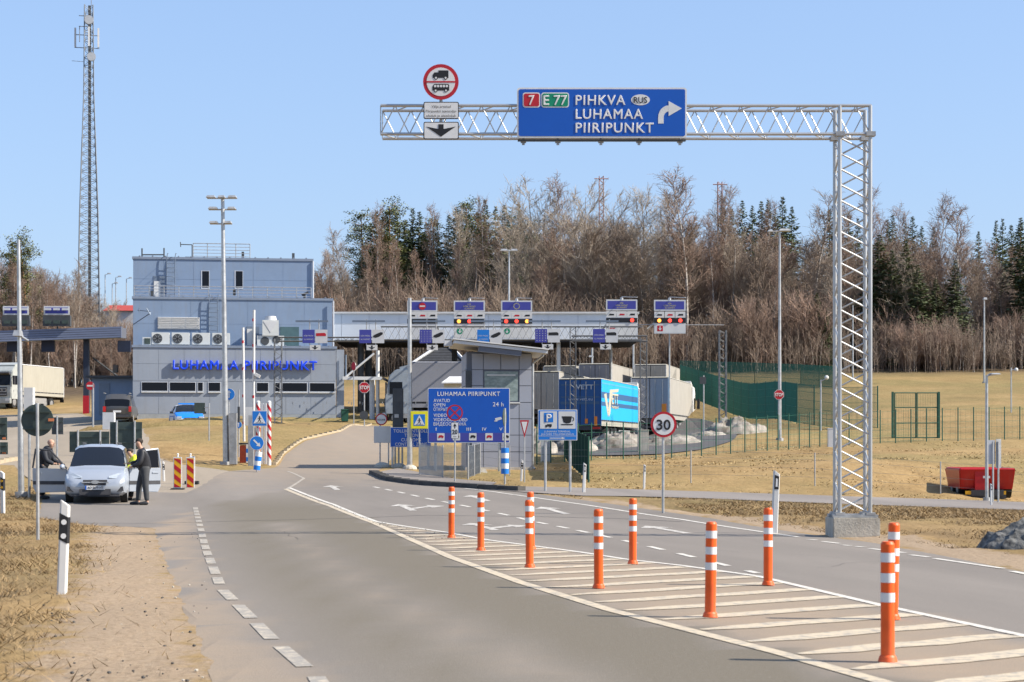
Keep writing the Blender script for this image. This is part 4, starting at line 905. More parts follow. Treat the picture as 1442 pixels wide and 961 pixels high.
def stop(t, cx, cz, r):
    mb = MB(); mb.prism(octo(x(cx), z(cz), L.m(r)), 0, 0.02, REFL, GALVD); mb.prism(octo(x(cx), z(cz), L.m(r * .92)), -0.004, 0, RED); mb.build('octagon', t)
    text('STOP', L.m(r * .62), REFL, t, (x(cx), -0.007, z(cz + r * .31)), width=L.m(r * 1.55), align='CENTER', bold=0.03)
stop(t, 513, 546, 8.3); post(513, 104, 538, 0.035, 'post', t, L); MB().cyl((x(512.5), 0.0, z(578)), (x(512.5), 0.03, z(578)), L.m(1), DARK).build('bolt', t)
MB().prism(circ(x(512.5), z(585), L.m(6.2), 20), -0.03, -0.01, DARK).build('sign_back', t)
L = Loc(1097, 92); t = thing('stop_sign', 'red octagonal STOP sign by the floodlight mast near the green fence', 'road sign', L.p); x, z = L.x, L.z
stop(t, 1097, 556, 7.5); post(1097, 92, 549, 0.035, 'post', t, L, pb=606)
L = Loc(537, 77); t = thing('customs_stop_sign', 'round red-rimmed customs sign above a blank white plate', 'road sign', L.p); x, z = L.x, L.z
disc(0, z(590.8), L.m(8.4), 0, REFL, RED, L.m(1.7)).build('sign_disc', t); text('DOUANE', L.m(2.4), BLACK, t, (0, -0.008, z(592.5)), width=L.m(11), align='CENTER', bold=.02)
plate(x(526.5), x(550), z(624), z(600.5), 0, WHITE, GREYW, 0.02, 0.02, 0.02).build('white_plate', t)
for px in (535, 547): post(px, 77, 584 if px == 535 else 601, 0.03, 'post', t, L, pb=655)
MB().ball((x(538), 0, 0), 0.33, CONC, 12, 8, (1, 1, .62)).build('footing', t)
for nm, px, Y, c, r, lb in (('keep_straight_sign', 322.5, 79, 555.5, 8.6, 'round blue straight-ahead arrow sign beside the floodlight mast'), ('bicycle_path_sign', 336, 82, 598.5, 4.8, 'small round blue sign left of the barrier cabinet'), ('keep_right_sign', 361.5, 69, 624, 10.2, 'round blue keep-right arrow sign above the striped marker')):
    L = Loc(px, Y); x, z = L.x, L.z; t = thing(nm, lb, 'road sign', L.p); disc(0, z(c), L.m(r), 0, BLUE2, REFL, L.m(r * .07)).build('sign_disc', t)
    mb = MB(); rot = Matrix.Rotation(math.radians(135 if nm == 'keep_right_sign' else 0), 3, 'Y'); u = L.m(r)
    def ap(q, yy): mb.prism([((rot @ Vector((a * u, 0, b * u))).x, z(c) + (rot @ Vector((a * u, 0, b * u))).z) for a, b in q], yy, -0.004, REFL)
    ap([(-.11, -.6), (.11, -.6), (.11, .3), (-.11, .3)], -0.0076); ap([(-.32, .22), (.32, .22), (0, .72)], -0.0072)
    mb.build('arrow', t); post(px, Y, c - r * .8, 0.028, 'post', t, L, 0.05)
L = Loc(361.5, 68.7); x, z = L.x, L.z; t = thing('striped_marker', 'blue and white striped cylinder below the keep-right arrow', 'marker', L.p)
for k in range(4): MB().cyl((0.02 * k, 0, z(662 - k * 6.3)), (0.02 * k + .02, 0, z(662 - (k + 1) * 6.3)), L.m(4.8), BLUE2 if k % 2 == 0 else REFL, 16).build('stripe', t, smooth=True)
L = Loc(365.5, 71); x, z = L.x, L.z; t = thing('pedestrian_crossing_sign', 'blue pedestrian crossing sign by the raised barriers', 'road sign', L.p); ped(t, 365.5, 578.5, 600.5, 10.8, False); post(364, 71, 580, 0.03, 'post', t, L)
# hazard plates
for px, Y, lb in ((250, 59.5, 'left red and yellow striped hazard plate by the white car'), (268, 60.5, 'right red and yellow striped hazard plate, with another seen from behind')):
    L = Loc(px, Y); x, z = L.x, L.z; t = thing('hazard_plate', lb, 'hazard marker', L.p, 0, 'striped hazard plates'); a, b = px - 5.8, px + 5.8; mb = MB(); mb.prism(rrect(x(a), x(b), z(688), z(644), 0.02), 0, 0.04, REFL); o = mb.build('panel', t)
    mb = MB(); mb.prism([(x(a + 1), z(686.5)), (x(b - 1), z(686.5)), (x(b - 1), z(645.5)), (x(a + 1), z(645.5))], -0.004, 0, AMBER); mb.build('yellow_face', t)
    for k in range(4):
        c = 640 + k * 13.6; q = [(a + 1, c), (a + 1, c + 6.8), (b - 1, c + 14.5), (b - 1, c + 7.7)]; q = [(u, min(686.5, max(645.5, v))) for u, v in q]
        MB().prism([(x(u), z(v)) for u, v in q], -0.007, -0.004, RED).build('red_stripe', t)
    MB().box((0, 0.04, z(690)), (0.8 * .55, 0.34, 0.10), RUBBER).build('base', t, bevel=0.02); MB().cyl((0, 0.05, z(692)), (0, 0.05, z(639)), 0.025, REFL).build('post', t)
    MB().ball((0, 0.05, z(640)), 0.035, REFL, 8, 5).build('cap', t)
L = Loc(271.5, 62); x, z = L.x, L.z; t = thing('hazard_plate', 'white back of a hazard plate directly behind the right striped one', 'hazard marker', L.p, 0, 'striped hazard plates')
MB().prism(rrect(x(266), x(274.5), z(680), z(642.5), 0.02), 0, 0.03, REFL).build('panel', t); MB().prism(circ(x(268), z(644.3), L.m(1.4), 10), -0.01, 0, DARK).prism(circ(x(272.5), z(644.3), L.m(1.4), 10), -0.01, 0, DARK).build('lamp', t); MB().box((x(270), 0.03, 0.05), (0.45, 0.3, 0.1), RUBBER).build('base', t)
# ------------------------------------------------------------------ main building
WALL = mat('pale_grey_blue_cladding', (0.272, 0.302, 0.35), 0.55, var=0.06, scale=0.7, dirt=0.16)
WALLB = mat('blue_cladding', (0.195, 0.262, 0.37), 0.55, var=0.06, scale=0.7, dirt=0.16)
TRIM = mat('roof_trim', (0.20, 0.24, 0.31), 0.5, var=0.08)
PLINTH = mat('plinth', (0.30, 0.32, 0.33), 0.85, var=0.12)
LETT = mat('blue_letters', (0.01, 0.06, 0.70), 0.4, var=0.03)
FRAME = mat('window_frame', (0.5, 0.52, 0.55), 0.5, var=0.04)
ACW = mat('off_white_casing', (0.55, 0.565, 0.55), 0.5, var=0.05)
STEEL = mat('blue_grey_steel', (0.16, 0.2, 0.26), 0.5, 0.3, var=0.1)
PANEL = mat('booth_panel', (0.30, 0.315, 0.36), 0.4, var=0.05, scale=0.9)
PANELD = mat('booth_frame', (0.11, 0.12, 0.15), 0.5, var=0.05)
CANOPY = mat('canopy_panel', (0.66, 0.69, 0.72), 0.5, var=0.05, scale=0.5)
B = Loc(330, 122, 0, math.radians(8)); bd = thing('border_building', 'three-tier grey-blue building with blue LUHAMAA PIIRIPUNKT letters and rooftop railings', 'building', B.p, B.rz)
P = lambda px, py, dy=0.0: (B.x(px, dy), dy, B.z(py, px, dy))
def blk(name, a, b, top, bot, dy, depth, m, par=bd):
    x0, x1, z1, z0 = B.x(a, dy), B.x(b, dy), B.z(top, (a + b) / 2, dy), B.z(bot, (a + b) / 2, dy)
    return MB().box(((x0 + x1) / 2, dy + depth / 2, (z0 + z1) / 2), (x1 - x0, depth, z1 - z0), m).build(name, par), x0, x1, z0, z1
w1, ax0, ax1, az0, az1 = blk('wall', 187, 473, 490, 596, 0.0, 13, WALL)
w2, bx0, bx1, bz0, bz1 = blk('wall', 187.3, 468, 422, 496, 1.6, 11, WALLB); bz0 = az1
w3, cx0, cx1, cz0, cz1 = blk('wall', 187.6, 440, 366, 428, 3.6, 8, WALLB)
for x0, x1, z1, y0, dp_, nm in ((ax0, ax1, az1, 0, 13, 'roof_trim'), (bx0, bx1, bz1, 1.6, 11, 'roof_trim'), (cx0, cx1, cz1, 3.6, 8, 'roof_trim')):
    MB().box(((x0 + x1) / 2, y0 + dp_ / 2, z1 + 0.06), (x1 - x0 + 0.14, dp_ + 0.14, 0.16), TRIM).build(nm, bd)
    for k in range(14): MB().box((x0 + (x1 - x0) * (k + .5) / 14, y0 - 0.02, z1 + 0.17), (0.10, 0.12, 0.07), TRIM).build('trim_clip', bd)
zp = B.z(583.5, 330); MB().box(((ax0 + ax1) / 2, -0.02, (zp + az0) / 2), (ax1 - ax0 + 0.02, 0.06, zp - az0), PLINTH).build('plinth', bd)
# cladding panels
WINS = [(199, 236.7), (238.4, 276), (278, 286.5), (293, 311), (361, 378.6), (387, 395), (397, 433.3), (435.6, 472)]
zw0, zw1 = B.z(552, 330), B.z(538.3, 330); cols = [ax0 + (ax1 - ax0) * k / 8 for k in range(9)]
rows = [(zp + .01, zw0 - .1), (zw1 + .05, zw1 + .05 + (az1 - zw1) * .5), (zw1 + .05 + (az1 - zw1) * .5, az1 - .03)]
for a, b in zip(cols[:-1], cols[1:]):
    for z0, z1 in rows: MB().box(((a + b) / 2, -0.008, (z0 + z1) / 2), (b - a - 0.02, 0.016, z1 - z0 - 0.02), WALL).build('wall_panel', bd)
for x0, x1, z0, z1, y0, nc, nr in ((bx0, bx1, bz0, bz1, 1.6, 7, 2), (cx0, cx1, cz0 + .25, cz1, 3.6, 6, 2)):
    for i in range(nc):
        for j in range(nr):
            a, b = x0 + (x1 - x0) * i / nc, x0 + (x1 - x0) * (i + 1) / nc; c, d = z0 + (z1 - z0) * j / nr, z0 + (z1 - z0) * (j + 1) / nr
            MB().box(((a + b) / 2, y0 - 0.008, (c + d) / 2), (b - a - 0.015, 0.016, d - c - 0.015), WALLB).build('wall_panel', bd)
for a, b in WINS:
    x0, x1 = B.x(a), B.x(b); cx = (x0 + x1) / 2
    o = MB().box((cx, -0.012, (zw0 + zw1) / 2), (x1 - x0, 0.035, zw1 - zw0), FRAME).build('window', bd)
    MB().box((cx, -0.030, (zw0 + zw1) / 2), (x1 - x0 - 0.09, 0.012, zw1 - zw0 - 0.09), GLASS).build('pane', o); MB().box((cx, -0.06, zw0 - 0.045), (x1 - x0, 0.12, 0.06), WHITE).build('sill', o)
for a in (283, 330.3):
    x0, x1, z0, z1 = B.x(a, 3.6), B.x(a + 12, 3.6), B.z(407, a, 3.6), B.z(381.5, a, 3.6)
    o = MB().box(((x0 + x1) / 2, 3.585, (z0 + z1) / 2), (x1 - x0, 0.04, z1 - z0), FRAME).build('window', bd); MB().box(((x0 + x1) / 2 + .03, 3.56, (z0 + z1) / 2 + .03), (x1 - x0 - 0.12, 0.012, z1 - z0 - 0.12), GLASS).build('pane', o)
x0, x1, z0, z1 = B.x(216, 3.6), B.x(233, 3.6), B.z(420, 225, 3.6), B.z(389, 225, 3.6)
o = MB().box(((x0 + x1) / 2, 3.585, (z0 + z1) / 2), (x1 - x0, 0.04, z1 - z0), STEEL).build('door', bd); MB().box((x0 + .25, 3.55, z0 + (z1 - z0) * .38), (0.42, 0.05, (z1 - z0) * .76), WHITE).build('door_leaf', o)
for a, b, c, m_ in ((347, 365, 460, STEEL), (394.5, 421, 460.5, mat('teal_door', (0.055, 0.11, 0.125), 0.6))):
    x0, x1, z1 = B.x(a, 1.6), B.x(b, 1.6), B.z(c, a, 1.6); MB().box(((x0 + x1) / 2, 1.585, (bz0 + z1) / 2), (x1 - x0, 0.04, z1 - bz0), m_).build('door', bd)
MB().box((B.x(351.5, 1.5), 1.52, bz0 + .8), (0.35, 0.05, 1.1), WHITE).build('notice_panel', bd)
vx0, vx1, vz0, vz1 = B.x(222, 1.6), B.x(281, 1.6), B.z(464, 250, 1.6), B.z(447, 250, 1.6)
v = MB().box(((vx0 + vx1) / 2, 1.57, (vz0 + vz1) / 2), (vx1 - vx0, 0.06, vz1 - vz0), GREYW).build('vent_grille', bd)
for j in range(7):
    for i in range(3): MB().box((vx0 + (vx1 - vx0) * (i + .5) / 3, 1.525, vz0 + (vz1 - vz0) * (j + .5) / 7), ((vx1 - vx0) / 3 - .06, 0.05, (vz1 - vz0) / 7 - .035), WHITE, (0.35, 0, 0)).build('louvre', v)
def ladder(a, b, top, bot, dy):
    x0, x1, z0, z1 = B.x(a, dy), B.x(b, dy), B.z(bot, a, dy), B.z(top, a, dy); y = dy - 0.22
    o = MB().cyl((x0, y, z0), (x0, y, z1), 0.03, STEEL, 6).build('ladder', bd); MB().cyl((x1, y, z0), (x1, y, z1), 0.03, STEEL, 6).build('rail', o); n = int((z1 - z0) / 0.3)
    for k in range(n): MB().cyl((x0, y, z0 + .15 + k * .3), (x1, y, z0 + .15 + k * .3), 0.022, STEEL, 6).build('rung', o)
    for xx in (x0, x1): MB().path([(xx, y, z1), (xx + .05, y, z1 + .4), (xx + .08, y + .5, z1 + .45)], 0.03, STEEL).build('rail', o)
    hz = z0 + (z1 - z0) * .3
    while hz < z1:
        xm = (x0 + x1) / 2; MB().path([(xm + .38 * math.cos(t), y - .38 * math.sin(t) * 1.5, hz) for t in (0, .6, 1.2, 1.57, 2, 2.6, 3.14)], 0.012, STEEL, 4).build('cage_hoop', o); hz += 0.55
ladder(235, 246.5, 366, 418, 3.6); ladder(294.5, 306.5, 424, 475, 1.6)
# letters
for me_, z_ in ((text_mesh('LUHAMAA PIIRIPUNKT', B.m(12.6), LETT, bold=0.03, width=B.m(201), spacing=1.16, depth=0.14), 520.8),):
    put('lettering', me_, bd, (B.x(243.5), -0.17, B.z(z_, 340))); MB().box((B.x(343), -0.10, B.z(514, 343)), (B.m(198), 0.03, 0.04), TRIM).build('letter_rail', bd)
# railings
def railing(name, a, b, top, bot, dy, n, nr, m=GALV):
    x0, x1, z0, z1 = B.x(a, dy), B.x(b, dy), B.z(bot, (a + b) / 2, dy), B.z(top, (a + b) / 2, dy)
    o = MB().cyl((x0, dy, z1), (x1, dy, z1), 0.03, m, 6).build(name, bd)
    for k in range(1, nr): MB().cyl((x0, dy, z0 + (z1 - z0) * k / nr), (x1, dy, z0 + (z1 - z0) * k / nr), 0.022, m, 6).build('rail', o)
    for k in range(n + 1): MB().cyl((x0 + (x1 - x0) * k / n, dy + .01, z0 - .3), (x0 + (x1 - x0) * k / n, dy + .01, z1), 0.028, m, 6).build('baluster', o)
railing('terrace_railing', 189, 438, 404, 421, 1.75, 12, 4); railing('roof_railing', 272, 352, 343.5, 366, 4.5, 4, 5, GALVD)
for k in range(4): MB().box((B.x(262 + k * 3, 5), 5, B.z(363 , 262, 5)), (.12, .12, .12), DARK).build('roof_cap', bd)
def pipes(name, segs, r, m=DARK):
    mb = MB()
    for s_ in segs: mb.path([P(*q) for q in s_], r, m)
    return mb.build(name, bd)
pipes('antenna_frame', [[(200, 368, 4.5), (200, 350, 4.5)], [(231, 368, 4.5), (231, 349.5, 4.5)], [(200, 359, 4.5), (231, 359, 4.5)]], 0.05); pipes('antenna_mast', [[(270.5, 366, 4.4), (270.5, 345, 4.4), (255, 344.5, 4.4)], [(254.5, 348, 4.4), (254, 341, 4.4)]], 0.035)
pipes('wall_antenna', [[(188, 457, 1.55), (212, 441, -0.3)], [(194, 437, 0.3), (212, 439, -0.3)], [(206, 434, -.3), (212, 444, -.3)], [(196, 434, .1), (196, 440, .1)]], 0.035, STEEL)
for px, py, dy in ((413, 361, 5), (214, 414, 1.8), (330, 412, 1.9), (342, 359, 5)): MB().box(P(px, py, dy), (.18, .18, .4), DARK).build('floodlight', bd)
pipes('lamp_cluster', [[(429, 415, 2), (429, 421, 2)], [(425, 416, 2), (434, 412, 2)]], 0.09); pipes('downpipe', [[(469.5, 424, 1.4), (469.5, 488, 1.4)]], 0.05, FRAME); pipes('downpipe', [[(441, 368, 3.5), (441, 420, 3.5)]], 0.05, FRAME)
# air conditioners on the ledge
ac = None
for k, (a, b) in enumerate(((213.5, 239), (242, 267), (270.5, 295.5), (298.5, 324))):
    lb = ('first', 'second', 'third', 'fourth')[k] + ' big white air conditioner from the left on the ledge above the blue letters'
    p = B.p + Euler((0, 0, B.rz)).to_matrix() @ Vector((B.x((a + b) / 2, .7), .7, az1 + .14))
    if ac is None:
        ac = thing('air_conditioner', lb, 'air conditioner', p, B.rz, 'air conditioners above the letters'); w_, h_ = B.m(25), B.m(17)
        MB().box((0, 0, h_ / 2 + .06), (w_, 0.45, h_), ACW).build('casing', ac, bevel=0.02)
        f = MB().prism(circ(-w_ * .17, h_ / 2 + .06, h_ * .40, 24), -0.245, -0.225, DARK).build('fan_grille', ac)
        for q in range(3): MB().box((-w_ * .17, -.25, h_ / 2 + .06), (h_ * .72, .006, .02), GALVD, (0, q * math.pi / 3, 0)).build('grille_bar', f)
        MB().prism(circ(-w_ * .17, h_ / 2 + .06, h_ * .1, 12), -0.262, -0.246, BLACK).build('fan_hub', f)
        MB().box((0, 0, .02), (w_ * .9, .3, .05), DARK).build('foot', ac)
    else: dup(ac, p, None, lb)
def onb(px, dy, dz=.14, base=None): return B.p + Euler((0, 0, B.rz)).to_matrix() @ Vector((B.x(px, dy), dy, (az1 if base is None else base) + dz))
t = thing('vent_box', 'small dark-fronted box left of the row of air conditioners', 'vent', onb(207, .7), B.rz); MB().box((0, 0, .28), (.55, .4, .52), ACW).build('casing', t); MB().box((.03, -.21, .28), (.38, .03, .38), BACKG).build('grille', t)
t = thing('cooling_unit', 'tall white cooling tower with funnel front on the building ledge', 'cooling unit', onb(381, .8), B.rz)
z0 = B.m(15); MB().box((0, 0, z0 / 2), (B.m(38), .7, z0), ACW).build('base_casing', t); MB().prism(circ(-B.m(8), z0 / 2, .28, 20), -.37, -.35, DARK).build('fan_grille', t); MB().prism(circ(B.m(8), z0 * .62, .26, 20), -.37, -.35, DARK).build('fan_grille', t)
o = MB().box((0, 0, z0 + B.m(11)), (B.m(23), .9, B.m(22)), ACW).build('tower_casing', t); MB().prism([(-B.m(10), z0 + B.m(20)), (0, z0 + B.m(4)), (B.m(10), z0 + B.m(20))][::-1], -.47, -.45, GREYW).build('funnel', o); MB().cyl((0, 0, z0 + B.m(22)), (0, 0, z0 + B.m(28)), B.m(9), GREYW, 20, B.m(7.5)).build('fan_ring', t, smooth=True)
# porch on the right
po = thing('entrance_porch', 'white steel porch with a diagonal strut at the right end of the main building', 'porch', B.p, B.rz); m3 = lambda px, py, dy: P(px, py, dy)
MB().cyl(m3(532, 494, .3), m3(532, 597, .3), .12, WHITE, 8).build('column', po); MB().cyl(m3(487, 531, .3), m3(527, 498, .3), .07, WHITE, 8).build('strut', po); MB().box(tuple((Vector(m3(484, 533, .2)) + Vector(m3(536, 533, .2))) / 2), (B.m(56), .3, .22), GREYW).build('beam', po)
MB().box(tuple((Vector(m3(479, 492, .8)) + Vector(m3(479, 598, .8))) / 2), (B.m(11), .2, B.m(106)), WALL).build('side_wall', po)
MB().cyl(m3(524, 534, .6), m3(524, 597, .6), .18, FRAME, 8).build('column', po); MB().cyl(m3(487, 500, .5), m3(487, 533, .5), .06, STEEL, 8).build('column', po)
t = thing('wheelie_bin', 'dark green wheelie bin at the right corner of the main building', 'bin', G(485.5, 120), B.rz); k = B.m(18)
MB().box((0, 0, k * .46), (B.m(9), .5, k * .86), GRN, None, 1.15).build('body', t, bevel=.02); MB().box((0, 0, k * .93), (B.m(10.5), .62, .07), GRN).build('lid', t); MB().cyl((-.17, .22, .09), (.17, .22, .09), .09, RUBBER, 10).build('wheel', t)

# ------------------------------------------------------------------ canopy over the lanes
C = Loc(690, 127, 0, 0); cn = thing('lane_canopy', 'long pale panelled canopy spanning the border lanes behind the lane boards', 'canopy', C.p)
xa, xb, z1, z0 = C.x(470), C.x(898), C.z(442), C.z(479)
MB().box(((xa + xb) / 2, 4.0, (z0 + z1) / 2), (xb - xa, 7.9, z1 - z0), CANOPY).build('roof', cn)
edges = [470, 481, 520, 562, 604, 646, 688, 730, 772, 814, 856, 898]
for a, b in zip(edges[:-1], edges[1:]):
    for c, d in ((441.5, 456.5), (456.8, 479)): MB().box(((C.x(a) + C.x(b)) / 2, 0.02, (C.z(c) + C.z(d)) / 2), (C.x(b) - C.x(a) - .03, .05, C.z(c) - C.z(d) - .02), CANOPY).build('fascia_panel', cn)
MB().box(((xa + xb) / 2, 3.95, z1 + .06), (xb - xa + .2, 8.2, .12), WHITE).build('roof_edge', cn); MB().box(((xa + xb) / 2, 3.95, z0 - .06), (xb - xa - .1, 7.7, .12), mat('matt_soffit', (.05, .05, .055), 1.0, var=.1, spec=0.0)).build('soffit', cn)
for px, dy, m_, r_ in ((508, 2, DARK, .22), (519, 4, DARK, .25), (742, 3, DARK, .3), (786.5, .6, WHITE, .14), (640, 5, DARK, .2), (860, 5, GALVD, .12), (917, .5, GALVD, .0)):
    if r_: MB().cyl((C.x(px, dy), dy, -1.2), (C.x(px, dy), dy, z0), r_, m_, 10).build('column', cn, smooth=True)
# lane boards
DIGI = mat('dark_display', (0.012, 0.012, 0.014), 0.35, var=0); LRED = mat('lit_red', (1.0, 0.05, 0.03), 0.4, var=0, emit=1.2); LAMB = mat('lit_amber', (1.0, 0.32, 0.05), 0.4, var=0, emit=1.3)
YTXT = mat('yellow_print', (0.5, 0.45, 0.12), 0.5, var=0)
def lane_board(px0, px1, kind, lights, arrow_, lb, top=423.5, bot=477):
    D = Loc((px0 + px1) / 2, 118); t = thing('lane_board', lb, 'lane board', D.p, 0, 'lane boards with signal lights'); x, z = D.x, D.z; h = (bot - top)
    plate(x(px0), x(px1), z(top + 15.5), z(top), 0, NAVY if kind else WHITE, GREYW, D.m(2), .08, .03).build('top_panel', t)
    if kind == 'ban':
        MB().prism(circ(x((px0 + px1) / 2), z(top + 8), D.m(5), 20), -.02, -.004, RED).build('no_entry_disc', t); MB().box((x((px0 + px1) / 2), -.022, z(top + 8)), (D.m(7.5), .004, D.m(2)), WHITE).build('bar', t)
    elif kind == 'eu':
        mb = MB()
        for k in range(12): a = k * math.pi / 6; mb.prism(circ(x((px0 + px1) / 2) + D.m(4) * math.cos(a), z(top + 8) + D.m(4) * math.sin(a), D.m(.8), 5), -.008, -.004, YTXT)
        mb.build('star_ring', t); o = t.children[-1]; o['kind'] = 'stuff'
    else:
        for s_, k in (('KÕIK', 5.2), ('KÕIK PASSID', 8.3), ('ALL PASSPORTS', 11.4)): text(s_, D.m(2.2), YTXT, t, (x((px0 + px1) / 2), -.008, z(top + k + 1)), align='CENTER', width=D.m(5 if k < 6 else 17 if k < 9 else 14))
    n = 3; wd = (px1 - px0) / n
    for k in range(n):
        o = MB().box((x(px0 + wd * (k + .5)), .04, z(top + 20.8)), (D.m(wd - .8), .07, D.m(8.6)), WHITE).build('symbol_plate', t)
        mb = MB(); cx, cz = px0 + wd * (k + .5), top + 21; mb.prism([(x(cx - 4), z(cz + 1.3)), (x(cx + 4), z(cz + 1.3)), (x(cx + 4), z(cz - .6 - .3 * k)), (x(cx - 2), z(cz - 1.2))], -.002, .004, BLACK if k != 1 else RED); mb.build('vehicle_symbol', o)
    MB().box((x((px0 + px1) / 2), .06, z(top + 29.2)), (D.m(px1 - px0), .16, D.m(6.6)), DIGI).build('signal_box', t)
    for k, c in lights: MB().cyl((x(px0 + wd * (k + .5) - D.m(1)), -.06, z(top + 29.2)), (x(px0 + wd * (k + .5) - D.m(1)), -.02, z(top + 29.2)), D.m(2.7), LRED if c == 'r' else LAMB, 14).build('signal_light', t)
    if kind != 'ban' or True:
        o = plate(x(px0), x(px1), z(bot), z(top + 33), 0, GREYW if kind == 'ban' else WHITE, GREYW, D.m(1), .06, .02).build('bottom_panel', t)
        if arrow_:
            m_ = GREEN if arrow_ == 'g' else RED; cx = px0 + 8.5; cz = (top + 33 + bot) / 2
            if arrow_ == 'g': MB().prism(circ(x(cx), z(cz), D.m(4.3), 16), -.009, -.004, m_).build('arrow_disc', o)
            else: MB().prism(rrect(x(cx - 4), x(cx + 4), z(cz + 4), z(cz - 4), .02), -.009, -.004, m_).build('arrow_disc', o)
            mb = MB(); mb.box((x(cx), -.011, z(cz - 1)), (D.m(1.4), .004, D.m(4)), WHITE); mb.prism([(x(cx - 2.4), z(cz)), (x(cx), z(cz + 3)), (x(cx + 2.4), z(cz))], -.0125, -.009, WHITE); mb.build('down_arrow', o)
    MB().cyl((x(px0 + 22), .1, z(top)), (x(px0 + 22), .1, z(top - 3)), D.m(2), GREYW, 8).path([(x(px0 + 22), .1, z(top - 4)), (x(px0 + 43), -.6, z(top - 2))], .025, GREYW).build('board_lamp', t)
    for a in (px0 + 6, px1 - 6): MB().box((x(a), 4.6, z(top + 28)), (.09, 8.9, .09), GALVD).build('bracket', t)
    return t
lane_board(573.5, 616, 'ban', (), None, 'leftmost lane board with a red no-entry disc and unlit signals')
lane_board(639, 683, 'all', ((0, 'a'), (1, 'r')), 'g', 'second lane board from the left, amber and red lights over a green arrow')
lane_board(705.5, 749.5, 'eu', ((0, 'r'), (1, 'r'), (2, 'a')), 'g', 'third lane board from the left, star ring panel over red lights and green arrow')
lane_board(853.5, 897.5, 'all', ((2, 'r'),), 'r', 'fourth lane board from the left with one red light at its right', 422)
t = lane_board(921, 965.5, 'all', ((0, 'a'), (1, 'r'), (2, 'r')), 'r', 'rightmost lane board standing clear against the bare wood', 422.5, 470)
D = Loc(943, 118); MB().cyl((D.x(860), .3, D.z(457)), (D.x(1020), .3, D.z(457.5)), .025, GALVD, 6).cyl((D.x(943), .25, -1.5), (D.x(943), .25, D.z(457)), .05, GALVD, 8).build('support_arm', t)

# ------------------------------------------------------------------ lattice beam with hanging lane signs
T = Loc(650, 104); lg = thing('lane_gantry', 'thin dark lattice beam carrying small hanging lane signs across the lanes', 'gantry', T.p); x, z = T.x, T.z
LAT = mat('dark_lattice', (0.15, 0.155, 0.16), 0.6, 0.4, var=.2)
for a, b, zt_, zb_ in ((536, 905, 460, 478.5), (391, 536, 475, 480.5), (805, 912, 473, 480.5)):
    for dy in (0, .5):
        for py in (zt_, zb_): MB().cyl((x(a), dy, z(py)), (x(b), dy, z(py)), .03, LAT, 6).build('chord', lg)
    mb = MB(); n = int((b - a) / 10)
    for k in range(n):
        for dy in (0, .5): mb.cyl((x(a + 10 * k), dy, z(zt_ if (k + (dy > 0)) % 2 else zb_)), (x(a + 10 * (k + 1)), dy, z(zb_ if (k + (dy > 0)) % 2 else zt_)), .010, LAT, 4, caps=False)
    o = mb.build('lattice_bracing', lg); o['kind'] = 'stuff'
def lattice_leg(par, LL_, px0, px1, top, bot=None, dp_=.5, r=.03, rb=.012, step=6, m=LAT, nm='lattice_leg'):
    zt_ = LL_.z(top); zb_ = -1.0 if bot is None else LL_.z(bot); a, b = LL_.x(px0), LL_.x(px1); mb = MB()
    for xx in (a, b):
        for dy in (0, dp_): mb.cyl((xx, dy, zb_), (xx, dy, zt_), r, m, 6)
    n = max(2, int((zt_ - zb_) / LL_.m(step)))
    for k in range(n):
        q0, q1 = zb_ + (zt_ - zb_) * k / n, zb_ + (zt_ - zb_) * (k + 1) / n
        if k % 2: q0, q1 = q1, q0
        for dy in (0, dp_): mb.cyl((a, dy, q0), (b, dy, q1), rb, m, 4, caps=False)
        for xx in (a, b): mb.cyl((xx, 0, q0), (xx, dp_, q1), rb, m, 4, caps=False)
    o = mb.build(nm, par); o['kind'] = 'stuff'; return o
for a, b, tp in ((803, 811, 461), (902, 911, 474), (386, 396, 477)): lattice_leg(lg, T, a, b, tp, None, .4, .02, .009)
